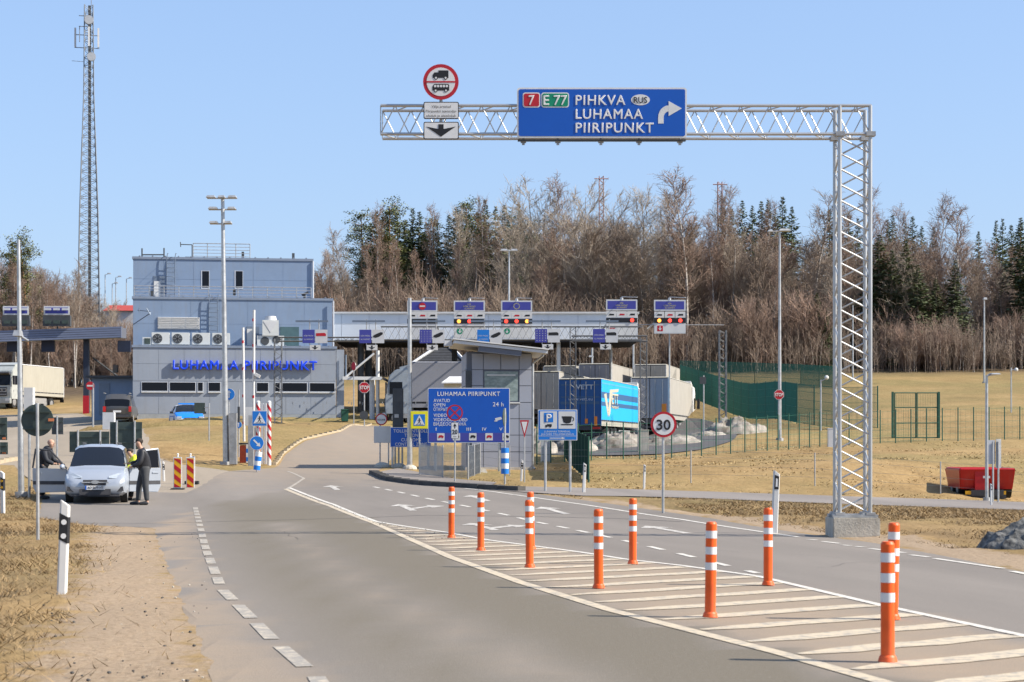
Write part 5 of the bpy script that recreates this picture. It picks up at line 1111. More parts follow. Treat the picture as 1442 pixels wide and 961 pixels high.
for k, (a, kb, kw, arr, lb) in enumerate(((426, 'navy', 'bus', 1, 'hanging blue and white sign pair over the main building corner'), (506, 'navy', 'car', 1, 'hanging sign pair with car symbol left of the tall grey pole'), (591, 'eu', 'car', 1, 'hanging star-dotted blue sign with car plate behind the tall grey pole'), (672, 'sky', 'car', 0, 'bright blue hanging sign with car plate above the booth roof'), (753.5, 'eu', 'bus', 1, 'hanging star-dotted blue sign right of the booth roof'), (835, 'navy', 'bus', 1, 'rightmost hanging blue sign pair above the light blue lorry'))):
    D = Loc(a + 17, 103.5); t = thing('hanging_lane_sign', lb, 'lane sign', D.p, 0, 'signs hanging from the lattice beam'); x2, z2 = D.x, D.z; dz = -1 if a > 700 else 0
    o = plate(x2(a), x2(a + 17), z2(483.5 + dz), z2(464.5 + dz), 0, BLUE2 if kb == 'sky' else NAVY, None, 0, .04, .01).build('blue_panel', t)
    if kb == 'eu':
        mb = MB()
        for j in range(5):
            for i in range(4): mb.prism(circ(x2(a + 2.6 + i * 4), z2(467.5 + dz + j * 3.3), D.m(.62), 5), -.006, 0, GREYW)
        q = mb.build('star', o); q['kind'] = 'stuff'
    else:
        for s_, py in (('KÕIK PASSID', 474), ('ALL PASSPORTS', 479)): text(s_, D.m(1.9), GREYW, o, (x2(a + 8.5), -.006, z2(py + dz)), align='CENTER', width=D.m(13))
    o = plate(x2(a + 18), x2(a + 35), z2(483.5 + dz), z2(464.5 + dz), 0, GREYW, None, 0, .04, .01).build('white_panel', t)
    mb = MB(); c = a + 26; q = RED if a == 426 else BLACK
    poly = [(c - 7, 475), (c - 6, 472.5), (c - 2, 470.5), (c + 4, 468), (c + 7, 468.5), (c + 7, 471), (c + 2, 474.5), (c - 3, 476)] if kw == 'car' else [(c - 7, 473.5), (c + 7, 473.5), (c + 7, 470.5), (c + 5, 469), (c - 7, 469.5)]
    mb.prism([(x2(u), z2(v + dz)) for u, v in poly][::-1], -.006, 0, q); mb.build('vehicle_symbol', o)
    if arr:
        o = plate(x2(a + 10), x2(a + 25.5), z2(493.5 + dz), z2(486 + dz), 0, WHITE, GREYW, .02, .03, .01).build('arrow_plate', t)
        mb = MB(); c = a + 17.7; mb.box((x2(c), -.006, z2(488.2 + dz)), (D.m(2.4), .004, D.m(3)), BLACK); mb.prism([(x2(c - 5), z2(488.6 + dz)), (x2(c), z2(492.8 + dz)), (x2(c + 5), z2(488.6 + dz)), (x2(c), z2(490 + dz))], -.0075, -.004, BLACK); mb.build('down_arrow', o)
    for px in (a + 10, a + 23): MB().cyl((x2(px), .06, z2(486 + dz)), (x2(px), .06, z2(450)), .03, GALVD, 6).build('hanger', t)
    MB().box((x2(a + 13), .06, z2(452.5)), (D.m(46), .07, D.m(2.6)), STEEL).build('hanger_bar', t)

# ------------------------------------------------------------------ booth
K = Loc(700, 75, 0, math.radians(5)); bo = thing('control_booth', 'grey panelled control booth with a large window and sloping roof', 'booth', K.p, K.rz)
x, z = K.x, K.z; D0 = 3.0; X0, X1 = x(657), x(748.5); ZT = z(496, 700)
MB().box(((X0 + X1) / 2, D0 / 2 + .03, (ZT - .5) / 2), (X1 - X0 - .04, D0, ZT + .5), PANELD).build('core', bo)
c_ = [664, 680.5, 705, 731, 748.3]; r_ = [498, 521, 543.5, 567, 590, 613, 636.5, 660.5]
for i in range(4):
    for j in range(7):
        if i in (1, 2) and j in (1, 2): continue
        a, b, c, d = x(c_[i]), x(c_[i + 1]), z(r_[j + 1], 700), z(r_[j], 700)
        MB().box(((a + b) / 2, 0.0, (c + d) / 2), (b - a - .025, .06, d - c - .025), PANEL).build('wall_panel', bo)
for j in range(7):
    c, d = z(r_[j + 1], 700), z(r_[j], 700)
    for k in range(3): MB().box((X1, .1 + (D0 - .1) * (k + .5) / 3, (c + d) / 2), (.06, (D0 - .1) / 3 - .025, d - c - .025), PANEL).build('wall_panel', bo)
    MB().box((X0 - .0, D0 / 2, (c + d) / 2), (.06, D0 - .1, d - c - .025), PANEL).build('wall_panel', bo)
BGL = mat('booth_glass', (0.30, 0.36, 0.34), 0.12, c2=(0.10, 0.14, 0.135), scale=2.2, spec=.6, stretch=(1, 1, 2.5))  # streaky pale tones paint the pane's reflections into its colour
a, b, c, d = x(680.5), x(731), z(566.5, 700), z(521.5, 700)
o = MB().box(((a + b) / 2, .02, (c + d) / 2), (b - a, .05, d - c), PANELD).build('window', bo); MB().box(((a + b) / 2, -.012, (c + d) / 2), (b - a - .1, .012, d - c - .1), BGL).build('pane', o); MB().box(((a + b) / 2, -.05, c - .03), (b - a + .05, .1, .05), WHITE).build('sill', o); MB().box(((a + b) / 2, -.022, d - .2), (b - a - .3, .006, .05), WHITE).build('blind', o)
MB().box((x(659.5), -.03, z(535, 660)), (K.m(8), .08, K.m(26)), DARK).build('door', bo)
rf = MB(); n = 1; xa, za, xb, zb_ = x(638), z(482, 638), x(768), z(496.5, 768); ang = math.atan2(za - zb_, xb - xa); cxx, czz = (xa + xb) / 2, (za + zb_) / 2
o = MB().box((cxx, D0 / 2 - .35, czz - .03), (math.hypot(xb - xa, za - zb_), D0 + 1.1, .12), GREYW, (0, ang, 0)).build('roof', bo)
MB().box((cxx, D0 / 2 - .35, czz + .08), (math.hypot(xb - xa, za - zb_) + .1, D0 + 1.2, .05), WHITE, (0, ang, 0)).build('roof_sheet', o)
MB().box((x(702), -.55, z(496, 702)), (K.m(60), .6, K.m(8)), PANELD, (0, ang, 0)).build('soffit_beam', bo)
MB().box((x(631.5), .3, z(483.5, 631)), (K.m(11), .5, K.m(8)), GREYW).build('roof_box', bo)
MB().path([(x(766), .2, z(499, 766)), (x(764), .1, z(502, 766)), (x(750.5), .0, z(512, 750)), (x(750.5), .0, .1), (x(753), -.1, .03)], .045, GALV, 8).build('downpipe', bo)
MB().box(((X0 + X1) / 2, D0 / 2, 0), (X1 - X0 + .1, D0 + .1, .2), CONC).build('plinth', bo)

# ------------------------------------------------------------------ dark gabled building, shed and canopy on the left, far house
Q = Loc(617, 140); t = thing('gabled_house', 'dark-roofed gabled building showing above the grey lorry', 'building', Q.p); x, z = Q.x, Q.z; RF = mat('dark_roof', (0.035, 0.037, 0.042), .8, var=.25); BRW = mat('brown_wall', (.2, .15, .11), .9)
MB().box((x(617), 3.2, z(512) / 2 - .5), (Q.m(66), 6, z(512) + 1), BRW).build('wall', t)
n = 7
for k in range(n):
    a, b = 512 - k * 4, 512 - (k + 1) * 4 + .4; l0, r0 = 581 + k * 5.6, 656 - k * 3.5; l1, r1 = 581 + (k + 1) * 5.6, 656 - (k + 1) * 3.5
    q = [(x(l0), -.3 + k * .25, z(a)), (x(r0), -.3 + k * .25, z(a)), (x(r1), -.05 + k * .25, z(b)), (x(l1), -.05 + k * .25, z(b))]; v = q + [(p[0], p[1] + .12, p[2] - .02) for p in q]
    MB().add(v, [(0, 1, 2, 3), (4, 7, 6, 5), (0, 4, 5, 1), (1, 5, 6, 2), (2, 6, 7, 3), (3, 7, 4, 0)], RF).build('roof_board', t)
for s_ in ((578, 514, 619, 484), (658, 513, 632, 484)): MB().cyl((x(s_[0]), -.4, z(s_[1])), (x(s_[2]), 1.3, z(s_[3])), .12, GREYW, 6).build('barge_board', t)
Q = Loc(640, 112); t = thing('white_kiosk', 'small white-roofed kiosk behind the blue opening hours board', 'kiosk', Q.p); x, z = Q.x, Q.z
MB().box((x(640), 1, z(538) / 2 - .3), (Q.m(30), 2, z(538) + .6), mat('cream_wall', (.5, .46, .36), .7)).build('wall', t); MB().add([(x(622), -.3, z(539)), (x(656), -.3, z(539)), (x(652), 1.5, z(529)), (x(632), 1.5, z(529)), (x(622), -.3, z(540.5)), (x(656), -.3, z(540.5)), (x(652), 1.5, z(531)), (x(632), 1.5, z(531))], [(0, 1, 2, 3), (7, 6, 5, 4), (0, 4, 5, 1), (1, 5, 6, 2), (2, 6, 7, 3), (3, 7, 4, 0)], WHITE).build('roof', t)
Q = Loc(90, 140, 0, math.radians(2)); t = thing('inspection_canopy', 'dark blue corrugated canopy on a dark column at the left', 'canopy', Q.p, Q.rz); x, z = Q.x, Q.z
CORR = mat('corrugated_blue_grey', (.17, .20, .29), .45, var=.06)
for k in range(5):
    a0, a1 = 463 + k * 3.2, 466.2 + k * 3.2 - .7; l0, l1 = a0 - .8 + .0, a1 - .8
    sl = lambda px, py: z(py + (170 - px) * .035 - 3, px)
    v = [(x(-80), 0, sl(-80, a1)), (x(171), 0, sl(171, a1)), (x(171), 0, sl(171, a0)), (x(-80), 0, sl(-80, a0))]; v += [(p[0], .12, p[2]) for p in v]
    MB().add(v, [(0, 1, 2, 3), (7, 6, 5, 4), (0, 4, 5, 1), (1, 5, 6, 2), (2, 6, 7, 3), (3, 7, 4, 0)], CORR).build('corrugation', t)
v = [(x(-80), .06, z(484.5, -80)), (x(170), .06, z(476, 170)), (x(170), .06, z(461.5, 170)), (x(-80), .06, z(470, -80))]; v += [(p[0], 2.5, p[2] + .1) for p in v]
MB().add(v, [(0, 1, 2, 3), (7, 6, 5, 4), (0, 4, 5, 1), (1, 5, 6, 2), (2, 6, 7, 3), (3, 7, 4, 0)], PANELD).build('roof', t)
MB().box((x(117.5), 1.2, z(476) / 2 - .3), (.42, .42, z(476) + .6), mat('dark_blue_column', (.025, .035, .06), .5)).build('column', t); MB().box((x(117.5), .98, .75), (.46, .04, 1.5), RED).build('column_guard', t); MB().cyl((x(123), 2, z(502)), (x(161), 2, z(530)), .07, DARK, 6).build('brace', t)
for px in (64, 15, 172):
    MB().box((x(px), 1, z(487)), (Q.m(18), .4, Q.m(16)), mat('navy_back', (.02, .028, .055), .6)).build('hanging_sign_back', t)
for px, lb in ((80.5, 'dark back of a lane board, right one on the left canopy roof'), (23, 'dark back of a lane board, left one at the photo edge')):
    D = Loc(px, 140, 0, Q.rz); o = thing('lane_board', lb, 'lane board', D.p, Q.rz, 'lane board backs on the left canopy'); zz = D.z
    plate(-D.m(18), D.m(18), zz(444), zz(431.5), -.2, NAVY, GREYW, D.m(2), .1, .03).build('top_panel', o); MB().box((0, 0, zz(452)), (D.m(38), .5, D.m(15)), DARK).build('casing', o)
    for k in range(3): MB().box((D.m(-12 + k * 12), -.27, zz(436 + k * .0)), (D.m(9), .05, D.m(3)), GREYW).build('louvre', o)
    for k in range(3): MB().box((D.m(-12 + k * 12), -.27, zz(454)), (D.m(9), .05, D.m(5)), BACKG).build('signal_hood', o)
    MB().cyl((0, .1, zz(460)), (0, .1, zz(473)), .06, DARK, 6).build('stand', o)
Q = Loc(155, 128); t = thing('grey_shed', 'blue-grey flat-roofed shed left of the main building', 'shed', Q.p); x, z = Q.x, Q.z
MB().box((x(162), 2.5, z(533) / 2 - .3), (x(196) - x(130), 5, z(533) + .6), WALLB).build('wall', t); MB().box((x(160), 2.3, z(531)), (x(197) - x(122), 5.6, .16), DARK).build('roof', t); MB().box((x(147), -.02, z(562)), (Q.m(15), .06, Q.m(44)), STEEL).build('door', t)
MB().box((x(154), 2, z(518)), (Q.m(6), .5, Q.m(11)), BRW).build('chimney', t)
Q = Loc(168, 225); t = thing('red_roof_house', 'far house with a red roof just left of the main building', 'house', Q.p); x, z = Q.x, Q.z
MB().box((x(168), 3, z(438) / 2), (Q.m(40), 6, z(438)), GREYW).build('wall', t); MB().prismx([(-.4, z(438)), (6.4, z(438)), (3, z(427.5))], x(146), x(190), mat('red_roof', (.36, .05, .035), .7)).build('roof', t)
# ------------------------------------------------------------------ lorries
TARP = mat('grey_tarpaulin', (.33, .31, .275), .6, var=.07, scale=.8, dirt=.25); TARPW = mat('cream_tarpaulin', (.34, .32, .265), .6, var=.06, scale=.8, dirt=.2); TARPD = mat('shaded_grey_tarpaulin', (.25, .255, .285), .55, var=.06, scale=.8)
TIRE = mat('tyre', (.02, .02, .02), .9, var=.3); RIMM = mat('wheel_rim', (.33, .33, .33), .5, .5, var=.2); CHAS = mat('chassis', (.05, .05, .055), .7, var=.3)
SKYB = mat('light_blue_tarpaulin', (.015, .34, .70), .5, var=.05, scale=.8); MIDB = mat('mid_blue_band', (.035, .10, .21), .5, var=.05); DEEPB = mat('deep_blue_doors', (.008, .075, .24), .5, var=.06, scale=.8); CREAM = mat('cream_print', (.42, .39, .30), .6, var=.03); LGREY = mat('light_grey_print', (.42, .48, .55), .6, var=0)
TAILR = mat('tail_light', (.45, .015, .012), .35, var=0); TAILO = mat('orange_marker', (.75, .22, .02), .5, var=.05)
def wheel(par, x, y, r, w, n=18, name='wheel'):
    o = MB().cyl((x - w / 2, y, r), (x + w / 2, y, r), r, TIRE, n).build(name, par, smooth=True)
    for s in (-1, 1): MB().cyl((x + s * w / 2, y, r), (x + s * (w / 2 + .012), y, r), r * .6, RIMM, 14, r * .5).build('rim', o, smooth=True)
    return o
def trailer(name, lb, p, rz, ms, mr, m_roof, body=2.75, bed=1.2, ln=13.6, wheels=True, detail=None):
    t = thing(name, lb, 'lorry trailer', p, rz); w = 2.5; zt = bed + body
    MB().box((0, ln / 2, bed + body / 2), (w - .06, ln - .06, body - .04), CHAS).build('inner_body', t)
    for s in (-1, 1):
        MB().box((s * (w / 2 - .015), ln / 2, bed + body * .56), (.03, ln - .1, body * .86), ms).build('side_curtain', t); MB().box((s * (w / 2 - .02), ln / 2, bed + .13), (.045, ln - .06, .26), TARPW if ms is SKYB else ms).build('side_board', t)
        for k in range(18): MB().box((s * (w / 2 + .004), .5 + k * .74, bed + .32), (.02, .05, .16), GALVD).build('curtain_strap', t)
    for s in (-1, 1): MB().box((s * w / 4, -.0, bed + body / 2), (w / 2 - .05, .05, body - .12), mr).build('rear_door', t)
    for a in (-.85, -.35, .35, .85): MB().cyl((a, -.05, bed + .1), (a, -.05, zt - .15), .018, GALVD, 6).build('lock_rod', t)
    for a in (-w / 2, w / 2): MB().box((a * .985, .0, bed + body / 2), (.06, .08, body), mr if ms is SKYB else GREYW).build('corner_post', t)
    v = [(-w / 2, -.04, zt), (w / 2, -.04, zt), (w / 2, ln, zt), (-w / 2, ln, zt), (-w / 2 + .06, .1, zt + .06), (w / 2 - .06, .1, zt + .06), (w / 2 - .06, ln - .1, zt + .06), (-w / 2 + .06, ln - .1, zt + .06)]
    MB().add(v, [(0, 3, 2, 1), (4, 5, 6, 7), (0, 1, 5, 4), (1, 2, 6, 5), (2, 3, 7, 6), (3, 0, 4, 7)], m_roof).build('roof', t)
    MB().box((0, ln / 2, bed - .14), (1.1, ln - .3, .22), CHAS).build('chassis', t); MB().box((0, .05, .62), (2.3, .1, .13), CHAS).build('underrun_bar', t); MB().box((0, .06, bed - .13), (2.44, .1, .24), CHAS).build('rear_beam', t)
    for s in (-1, 1):
        MB().box((s * .95, -.0, bed - .13), (.42, .06, .13), TAILR).build('tail_light', t); MB().box((s * 1.1, .1, .75), (.4, .02, .5), RUBBER).build('mud_flap', t); MB().box((s * 1.22, ln / 2 + 1.5, bed - .45), (.03, 4.2, .5), GALVD).build('side_guard', t)
        for k in range(3): wheel(t, s * 1.03, 2.5 + k * 1.32, .52, .38)
        MB().cyl((s * .9, ln - 3.2, 0), (s * .9, ln - 3.2, bed - .2), .06, CHAS, 6).build('landing_leg', t)
    return t
def tractor(t, y0, m, cd=2.1):
    """cab with its front at local y0, facing +y"""
    w = 2.48
    MB().prismx([(y0 - cd, .75), (y0 - .05, .75), (y0, 1.3), (y0 - .02, 2.0), (y0 - .28, 3.3), (y0 - .75, 3.75), (y0 - cd, 3.75)], -w / 2, w / 2, m).build('cab', t, bevel=.06)
    o = MB().add([(-w / 2 + .12, y0 + .005, 2.02), (w / 2 - .12, y0 + .005, 2.02), (w / 2 - .16, y0 - .22, 3.0), (-w / 2 + .16, y0 - .22, 3.0)], [(0, 1, 2, 3)], GLASS).build('windscreen', t)
    MB().box((0, y0 + .02, 3.1), (2.2, .3, .16), CHAS, (.5, 0, 0)).build('sun_visor', t)
    MB().box((0, y0 + .015, 1.45), (1.7, .05, .8), CHAS).build('grille', t)
    for k in range(3): MB().box((0, y0 + .045, 1.2 + k * .25), (1.6, .03, .06), GALVD).build('grille_bar', t)
    MB().box((0, y0 + .03, .62), (w, .3, .5), m).build('bumper', t, bevel=.05)
    for s in (-1, 1):
        MB().box((s * .98, y0 + .17, .72), (.42, .04, .22), REFL).build('headlight', t); MB().box((s * (w / 2 + .012), y0 - .75, 2.5), (.02, .85, .8), GLASS).build('side_window', t)
        MB().box((s * (w / 2 + .22), y0 - .1, 2.5), (.2, .12, .75), CHAS).build('mirror', t); MB().cyl((s * w / 2, y0 - .2, 2.75), (s * (w / 2 + .22), y0 - .1, 2.75), .03, CHAS, 6).build('mirror_arm', t)
        wheel(t, s * 1.02, y0 - .75, .52, .34); wheel(t, s * 1.0, y0 - 4.2, .52, .5); MB().box((s * 1.05, y0 - 2.6, .7), (.5, 1.1, .6), GALVD).build('fuel_tank', t); MB().prismx([(y0 - 1.4, .8), (y0 - .1, .8), (y0 - .1, 1.0), (y0 - .3, 1.22), (y0 - 1.2, 1.22), (y0 - 1.4, 1.0)], s * 1.245 - .01, s * 1.245 + .01, m).build('wheel_arch', t)
    MB().box((0, y0 - 3.2, .9), (.9, 4.2, .25), CHAS).build('frame', t)
    MB().box((0, y0 - 1.5, 3.85), (2.2, 1.0, .35), m, (-.25, 0, 0)).build('roof_deflector', t)
def base(px, py, Y): return at(px, py, Y)
p = G(817, 108); rzv = math.radians(-13)
vt = trailer('lorry_trailer', 'light blue VETT curtain-sided lorry trailer with dark blue rear doors', p, rzv, SKYB, DEEPB, TARPW, at(0, 534, 108).z - p.z - 1.12, 1.12)
bz, bh = 1.12, at(0, 534, 108).z - p.z - 1.12
def sidebox(nm, y0, y1, z0, z1, m, k=0): return MB().box((1.25 + .003 + k * .002, (y0 + y1) / 2, (z0 + z1) / 2), (.008, y1 - y0, z1 - z0), m).build(nm, vt)
sidebox('dark_band', .15, 13.4, bz + bh * .60, bz + bh * .73, MIDB); sidebox('dark_band', .15, 13.4, bz + bh * .43, bz + bh * .52, MIDB); sidebox('pale_band', .15, 13.4, bz + bh * .90, bz + bh * .93, mat('pale_blue_band', (.08, .33, .6), .5))
mb = MB()
def sp(poly, k=0):
    v = [(1.262, a, bz + bh * b) for a, b in poly]; v += [(1.256, a, bz + bh * b) for a, b in poly]; n = len(poly)
    mb.add(v, [tuple(range(n)), tuple(range(2 * n - 1, n - 1, -1))] + [(i, (i + 1) % n, (i + 1) % n + n, i + n) for i in range(n)], CREAM)
sp([(.9, .68), (1.7, .71), (2.5, .28), (2.2, .20)]); sp([(2.55, .20), (2.3, .32), (2.9, .80), (6.0, .85), (5.8, .78), (3.6, .74), (3.0, .28)])
mb.build('big_letter', vt)
def side_text(s_, h, y0, z, m, wd): 
    me = text_mesh(s_, h, m, bold=.03, width=wd); o = put('lettering', me, vt, (1.268, y0, z)); o.rotation_euler = (0, 0, math.radians(90)); return o
side_text('ETT', bh * .24, 3.4, bz + bh * .49, CREAM, 2.3); side_text('transport', bh * .075, 3.4, bz + bh * .40, CREAM, 2.5)
text('VETT', bh * .10, LGREY, vt, (-.25, -.06, bz + bh * .78), width=1.05, bold=.02); text('www.vett.eu', bh * .07, LGREY, vt, (-.7, -.06, bz + bh * .54), width=1.45)
for z0, z1 in ((.86, .89), (.46, .52), (.60, .63)): MB().box((0, -.03, bz + bh * (z0 + z1) / 2), (2.3, .012, bh * (z1 - z0)), MIDB).build('door_band', vt)
for a in (.38, .93): MB().box((a, -.06, bz + bh * .10), (.16, .04, bh * (.20 if a > .5 else .1)), TAILO).build('orange_marker', vt)
tractor(vt, 16.2, WHITE)
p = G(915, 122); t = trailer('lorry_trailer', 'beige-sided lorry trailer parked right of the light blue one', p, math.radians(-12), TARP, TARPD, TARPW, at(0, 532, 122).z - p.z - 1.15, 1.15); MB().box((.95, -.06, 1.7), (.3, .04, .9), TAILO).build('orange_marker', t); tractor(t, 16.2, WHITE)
p = G(762, 126); t = trailer('lorry_trailer', 'white-grey lorry trailer between the booth and the light blue one', p, math.radians(-12), TARP, TARP, TARPW, at(0, 524, 126).z - p.z - 1.15, 1.15)
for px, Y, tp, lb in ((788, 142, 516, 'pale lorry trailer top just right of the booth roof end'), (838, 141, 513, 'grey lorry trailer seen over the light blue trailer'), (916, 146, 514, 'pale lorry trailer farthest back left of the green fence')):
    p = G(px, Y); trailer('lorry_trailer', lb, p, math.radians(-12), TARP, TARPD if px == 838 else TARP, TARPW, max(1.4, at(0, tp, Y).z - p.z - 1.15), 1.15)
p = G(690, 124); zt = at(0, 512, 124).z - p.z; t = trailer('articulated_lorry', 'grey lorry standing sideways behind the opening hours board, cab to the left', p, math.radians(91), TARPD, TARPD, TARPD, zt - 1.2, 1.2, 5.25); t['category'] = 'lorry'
tractor(t, 7.0, mat('shaded_cab', (.30, .34, .38), .4), 1.6);  # cab colour darkened to grey-blue, its shade is in the paint
p = G(14, 168); t = thing('articulated_lorry', 'white lorry with cream trailer driving out under the left canopy', 'lorry', p, math.radians(168))
tt = trailer('x', 'x', p, 0, TARPW, TARPW, WHITE, 2.75, 1.2, 8.4)
for c in list(tt.children): c.parent = t; c.location.y -= 8.4
bpy.data.objects.remove(tt); tractor(t, 2.2, mat('white_cab', (.36, .375, .355), .4))

# ------------------------------------------------------------------ cars
def mk_paint(n, c, r=.28, met=.5): return mat(n, c, r, met, var=.03, spec=.6)
SILV = mk_paint('silver_car_paint', (.38, .41, .455), .3, .35); GREYC = mk_paint('grey_car_paint', (.11, .105, .10)); POLW = mk_paint('white_car_paint', (.72, .73, .75), .3, 0); POLB = mk_paint('blue_car_paint', (.01, .19, .62), .3, 0)
HEADL = mat('headlight_glass', (.40, .44, .48), .12, .2, var=.1, scale=20)
def car_body(st, paint, hood=None, roofm=None):
    """loft through stations (y, w_low, w_belt, z_low, z_belt, w_roof, z_roof); returns MB"""
    mb = MB(); rows = []
    for (y, wl, wb, zl, zb, wr, zr) in st:
        zm = zl + (zb - zl) * .55
        half = [(wl * .86, zl), (wl, zl + .08), (max(wl, wb) + .015, zm), (wb, zb - .05), (wb * .975, zb), (wr + (wb * .975 - wr) * .12, zb + (zr - zb) * .86), (wr * .86, zr - .012), (wr * .45, zr + .018)]
        ring = [(a, y, b) for a, b in half] + [(-a, y, b) for a, b in half[::-1]]; rows.append(ring)
    n = len(rows[0]); vs = sum(rows, [])
    for i in range(len(st) - 1):
        gl_side = st[i][6] - st[i][4] > .45 and st[i + 1][6] - st[i + 1][4] > .45; ws = (st[i][6] - st[i][4] < .3) != (st[i + 1][6] - st[i + 1][4] < .3)
        for k in range(n):
            a, b = i * n + k, i * n + (k + 1) % n; m = paint
            if k in (4, 10) and gl_side: m = GLASS
            if ws and k in (5, 6, 7, 8, 9): m = GLASS
            if hood and not ws and not gl_side and 4 <= k <= 10: m = hood
            mb.add([vs[a], vs[b], vs[b + n], vs[a + n]], [(0, 1, 2, 3)], m)
    mb.add(rows[0], [tuple(range(n))], paint); mb.add(rows[-1], [tuple(range(n - 1, -1, -1))], paint)
    return mb
def finish(me_o, paint=None):
    bm = bmesh.new(); bm.from_mesh(me_o.data); bmesh.ops.remove_doubles(bm, verts=bm.verts, dist=1e-4); bmesh.ops.recalc_face_normals(bm, faces=bm.faces)
    for f in bm.faces: f.smooth = True
    bm.to_mesh(me_o.data); bm.free(); me_o.data.set_sharp_from_angle(angle=math.radians(38)); return me_o
# silver estate car with open doors, front at y=0 facing -y
ca = thing('silver_car', 'silver estate car facing the camera with both front doors open', 'car', G(134, 51.8, 0.005), math.radians(9))
st = [(-.02, .62, .66, .30, .55, .50, .57), (.08, .78, .80, .24, .66, .66, .70), (.32, .845, .85, .21, .76, .74, .86), (.75, .855, .86, .21, .86, .76, .965), (1.12, .86, .865, .2, .93, .77, 1.04), (1.72, .86, .86, .2, .97, .66, 1.57), (2.1, .86, .86, .2, .98, .67, 1.64), (3.0, .86, .86, .22, .98, .67, 1.655), (4.1, .85, .85, .25, .98, .64, 1.63), (4.38, .82, .82, .34, .98, .52, 1.35), (4.45, .78, .78, .38, .92, .5, 1.0)]
finish(car_body(st, SILV).build('body', ca))
for s in (-1, 1):
    for y in (.78, 3.55): wheel(ca, s * .76, y, .31, .19)
    MB().add([(s * .36, .085, .70), (s * .78, .16, .66), (s * .815, .36, .80), (s * .62, .30, .83), (s * .37, .16, .745)], [(0, 1, 2, 3, 4)] if s > 0 else [(4, 3, 2, 1, 0)], HEADL).build('headlight', ca).location = (0, -.035, .02)
    MB().prism([(s * .5, .30), (s * .78, .33), (s * .76, .46), (s * .52, .40)] if s > 0 else [(-.52, .40), (-.76, .46), (-.78, .33), (-.5, .30)], .01, .06, CHAS).build('fog_lamp_recess', ca).location = (0, -.02, .02)
    MB().ball((s * .66, .015, .40), .045, HEADL, 10, 6, (1, .4, 1)).build('fog_lamp', ca)
    MB().cyl((s * .50, 2.1, 1.70), (s * .52, 3.9, 1.69), .02, CHAS, 6).build('roof_rail', ca)
MB().box((0, -.04, .635), (.66, .05, .055), CHAS).build('grille', ca); MB().box((0, -.035, .545), (.60, .05, .06), CHAS).build('grille', ca); MB().box((0, -.06, .592), (.74, .03, .028), GALV).build('grille_trim', ca)
MB().prism([(.11 * math.cos(a * math.pi / 10), .60 + .05 * math.sin(a * math.pi / 10)) for a in range(20)], -.085, -.07, GALV).build('emblem', ca)
MB().box((0, -.035, .325), (.86, .05, .16), CHAS).build('lower_grille', ca); MB().box((0, .03, .225), (1.34, .12, .05), CHAS).build('front_lip', ca)
pl = MB().box((0, -.075, .445), (.54, .015, .115), REFL).build('number_plate', ca); MB().box((-.25, -.085, .445), (.04, .006, .11), BLUE).build('plate_band', pl); text('AO 5679 HT', .065, BLACK, pl, (-.21, -.086, .415), width=.44, bold=.02)
for a, b in ((-.5, .15), (.15, .62)): MB().cyl((a, 1.13, 1.055), (b, 1.18, 1.075), .012, BLACK, 5).build('wiper', ca)
MB().cyl((0, 2.3, 1.66), (0, 2.25, 1.75), .012, BLACK, 5).build('aerial', ca); MB().box((.05, 1.72, 1.44), (.24, .03, .09), CHAS).build('mirror_inside', ca)
DINT = mat('door_lining', (.075, .078, .085), .7, var=.1)
def car_door(s, ang, lb):
    """front door hinged at y=1.2, opened by ang; s=-1 the picture's left"""
    d = thing('x', None, None); d.name = 'front_door'; del_keys = [k for k in ('label', 'category') if k in d.keys()]; d.parent = ca; d['label'] = lb
    d.location = (s * .855, 1.22, 0); d.rotation_euler = (0, 0, -s * math.radians(ang))
    # closed door runs along +y; outer side at x = s*0.03
    prof = [(0.0, .30), (.95, .27), (1.04, .45), (1.05, .98), (.02, .96)]
    mb = MB(); mb.prismx(prof, -.035, .035, SILV); mb.build('door_shell', d, bevel=.015)
    MB().prismx([(.05, .34), (.94, .32), (1.0, .5), (1.0, .94), (.06, .93)], -s * .036, -s * .06, DINT).build('door_lining', d); MB().box((s * .04, .52, .56), (.02, 1.0, .10), CHAS).build('rub_strip', d); MB().box((s * .045, .86, .84), (.025, .2, .035), SILV).build('handle', d)
    fr = [(.02, .97), (.50, 1.48), (.96, 1.53), (1.05, .98)]
    for a, b in zip(fr[:-1], fr[1:]): MB().cyl((0, a[0], a[1]), (-s * (.0 if a[1] < 1.2 else .0), b[0], b[1]), .026, SILV if s > 0 else CHAS, 6).build('window_frame', d)
    if s > 0: MB().prismx([(.08, .985), (1.0, .985), (.94, 1.5), (.51, 1.46)], -.005, .005, GLASS).build('window', d)
    o = MB().ball((s * .13, .10, 1.02), .1, SILV, 12, 8, (1.1, .7, .8)).build('mirror', d); return d
car_door(-1, 72, 'open front door on the left of the picture, window wound down'); car_door(1, 58, 'open white-lit front door on the right of the picture')
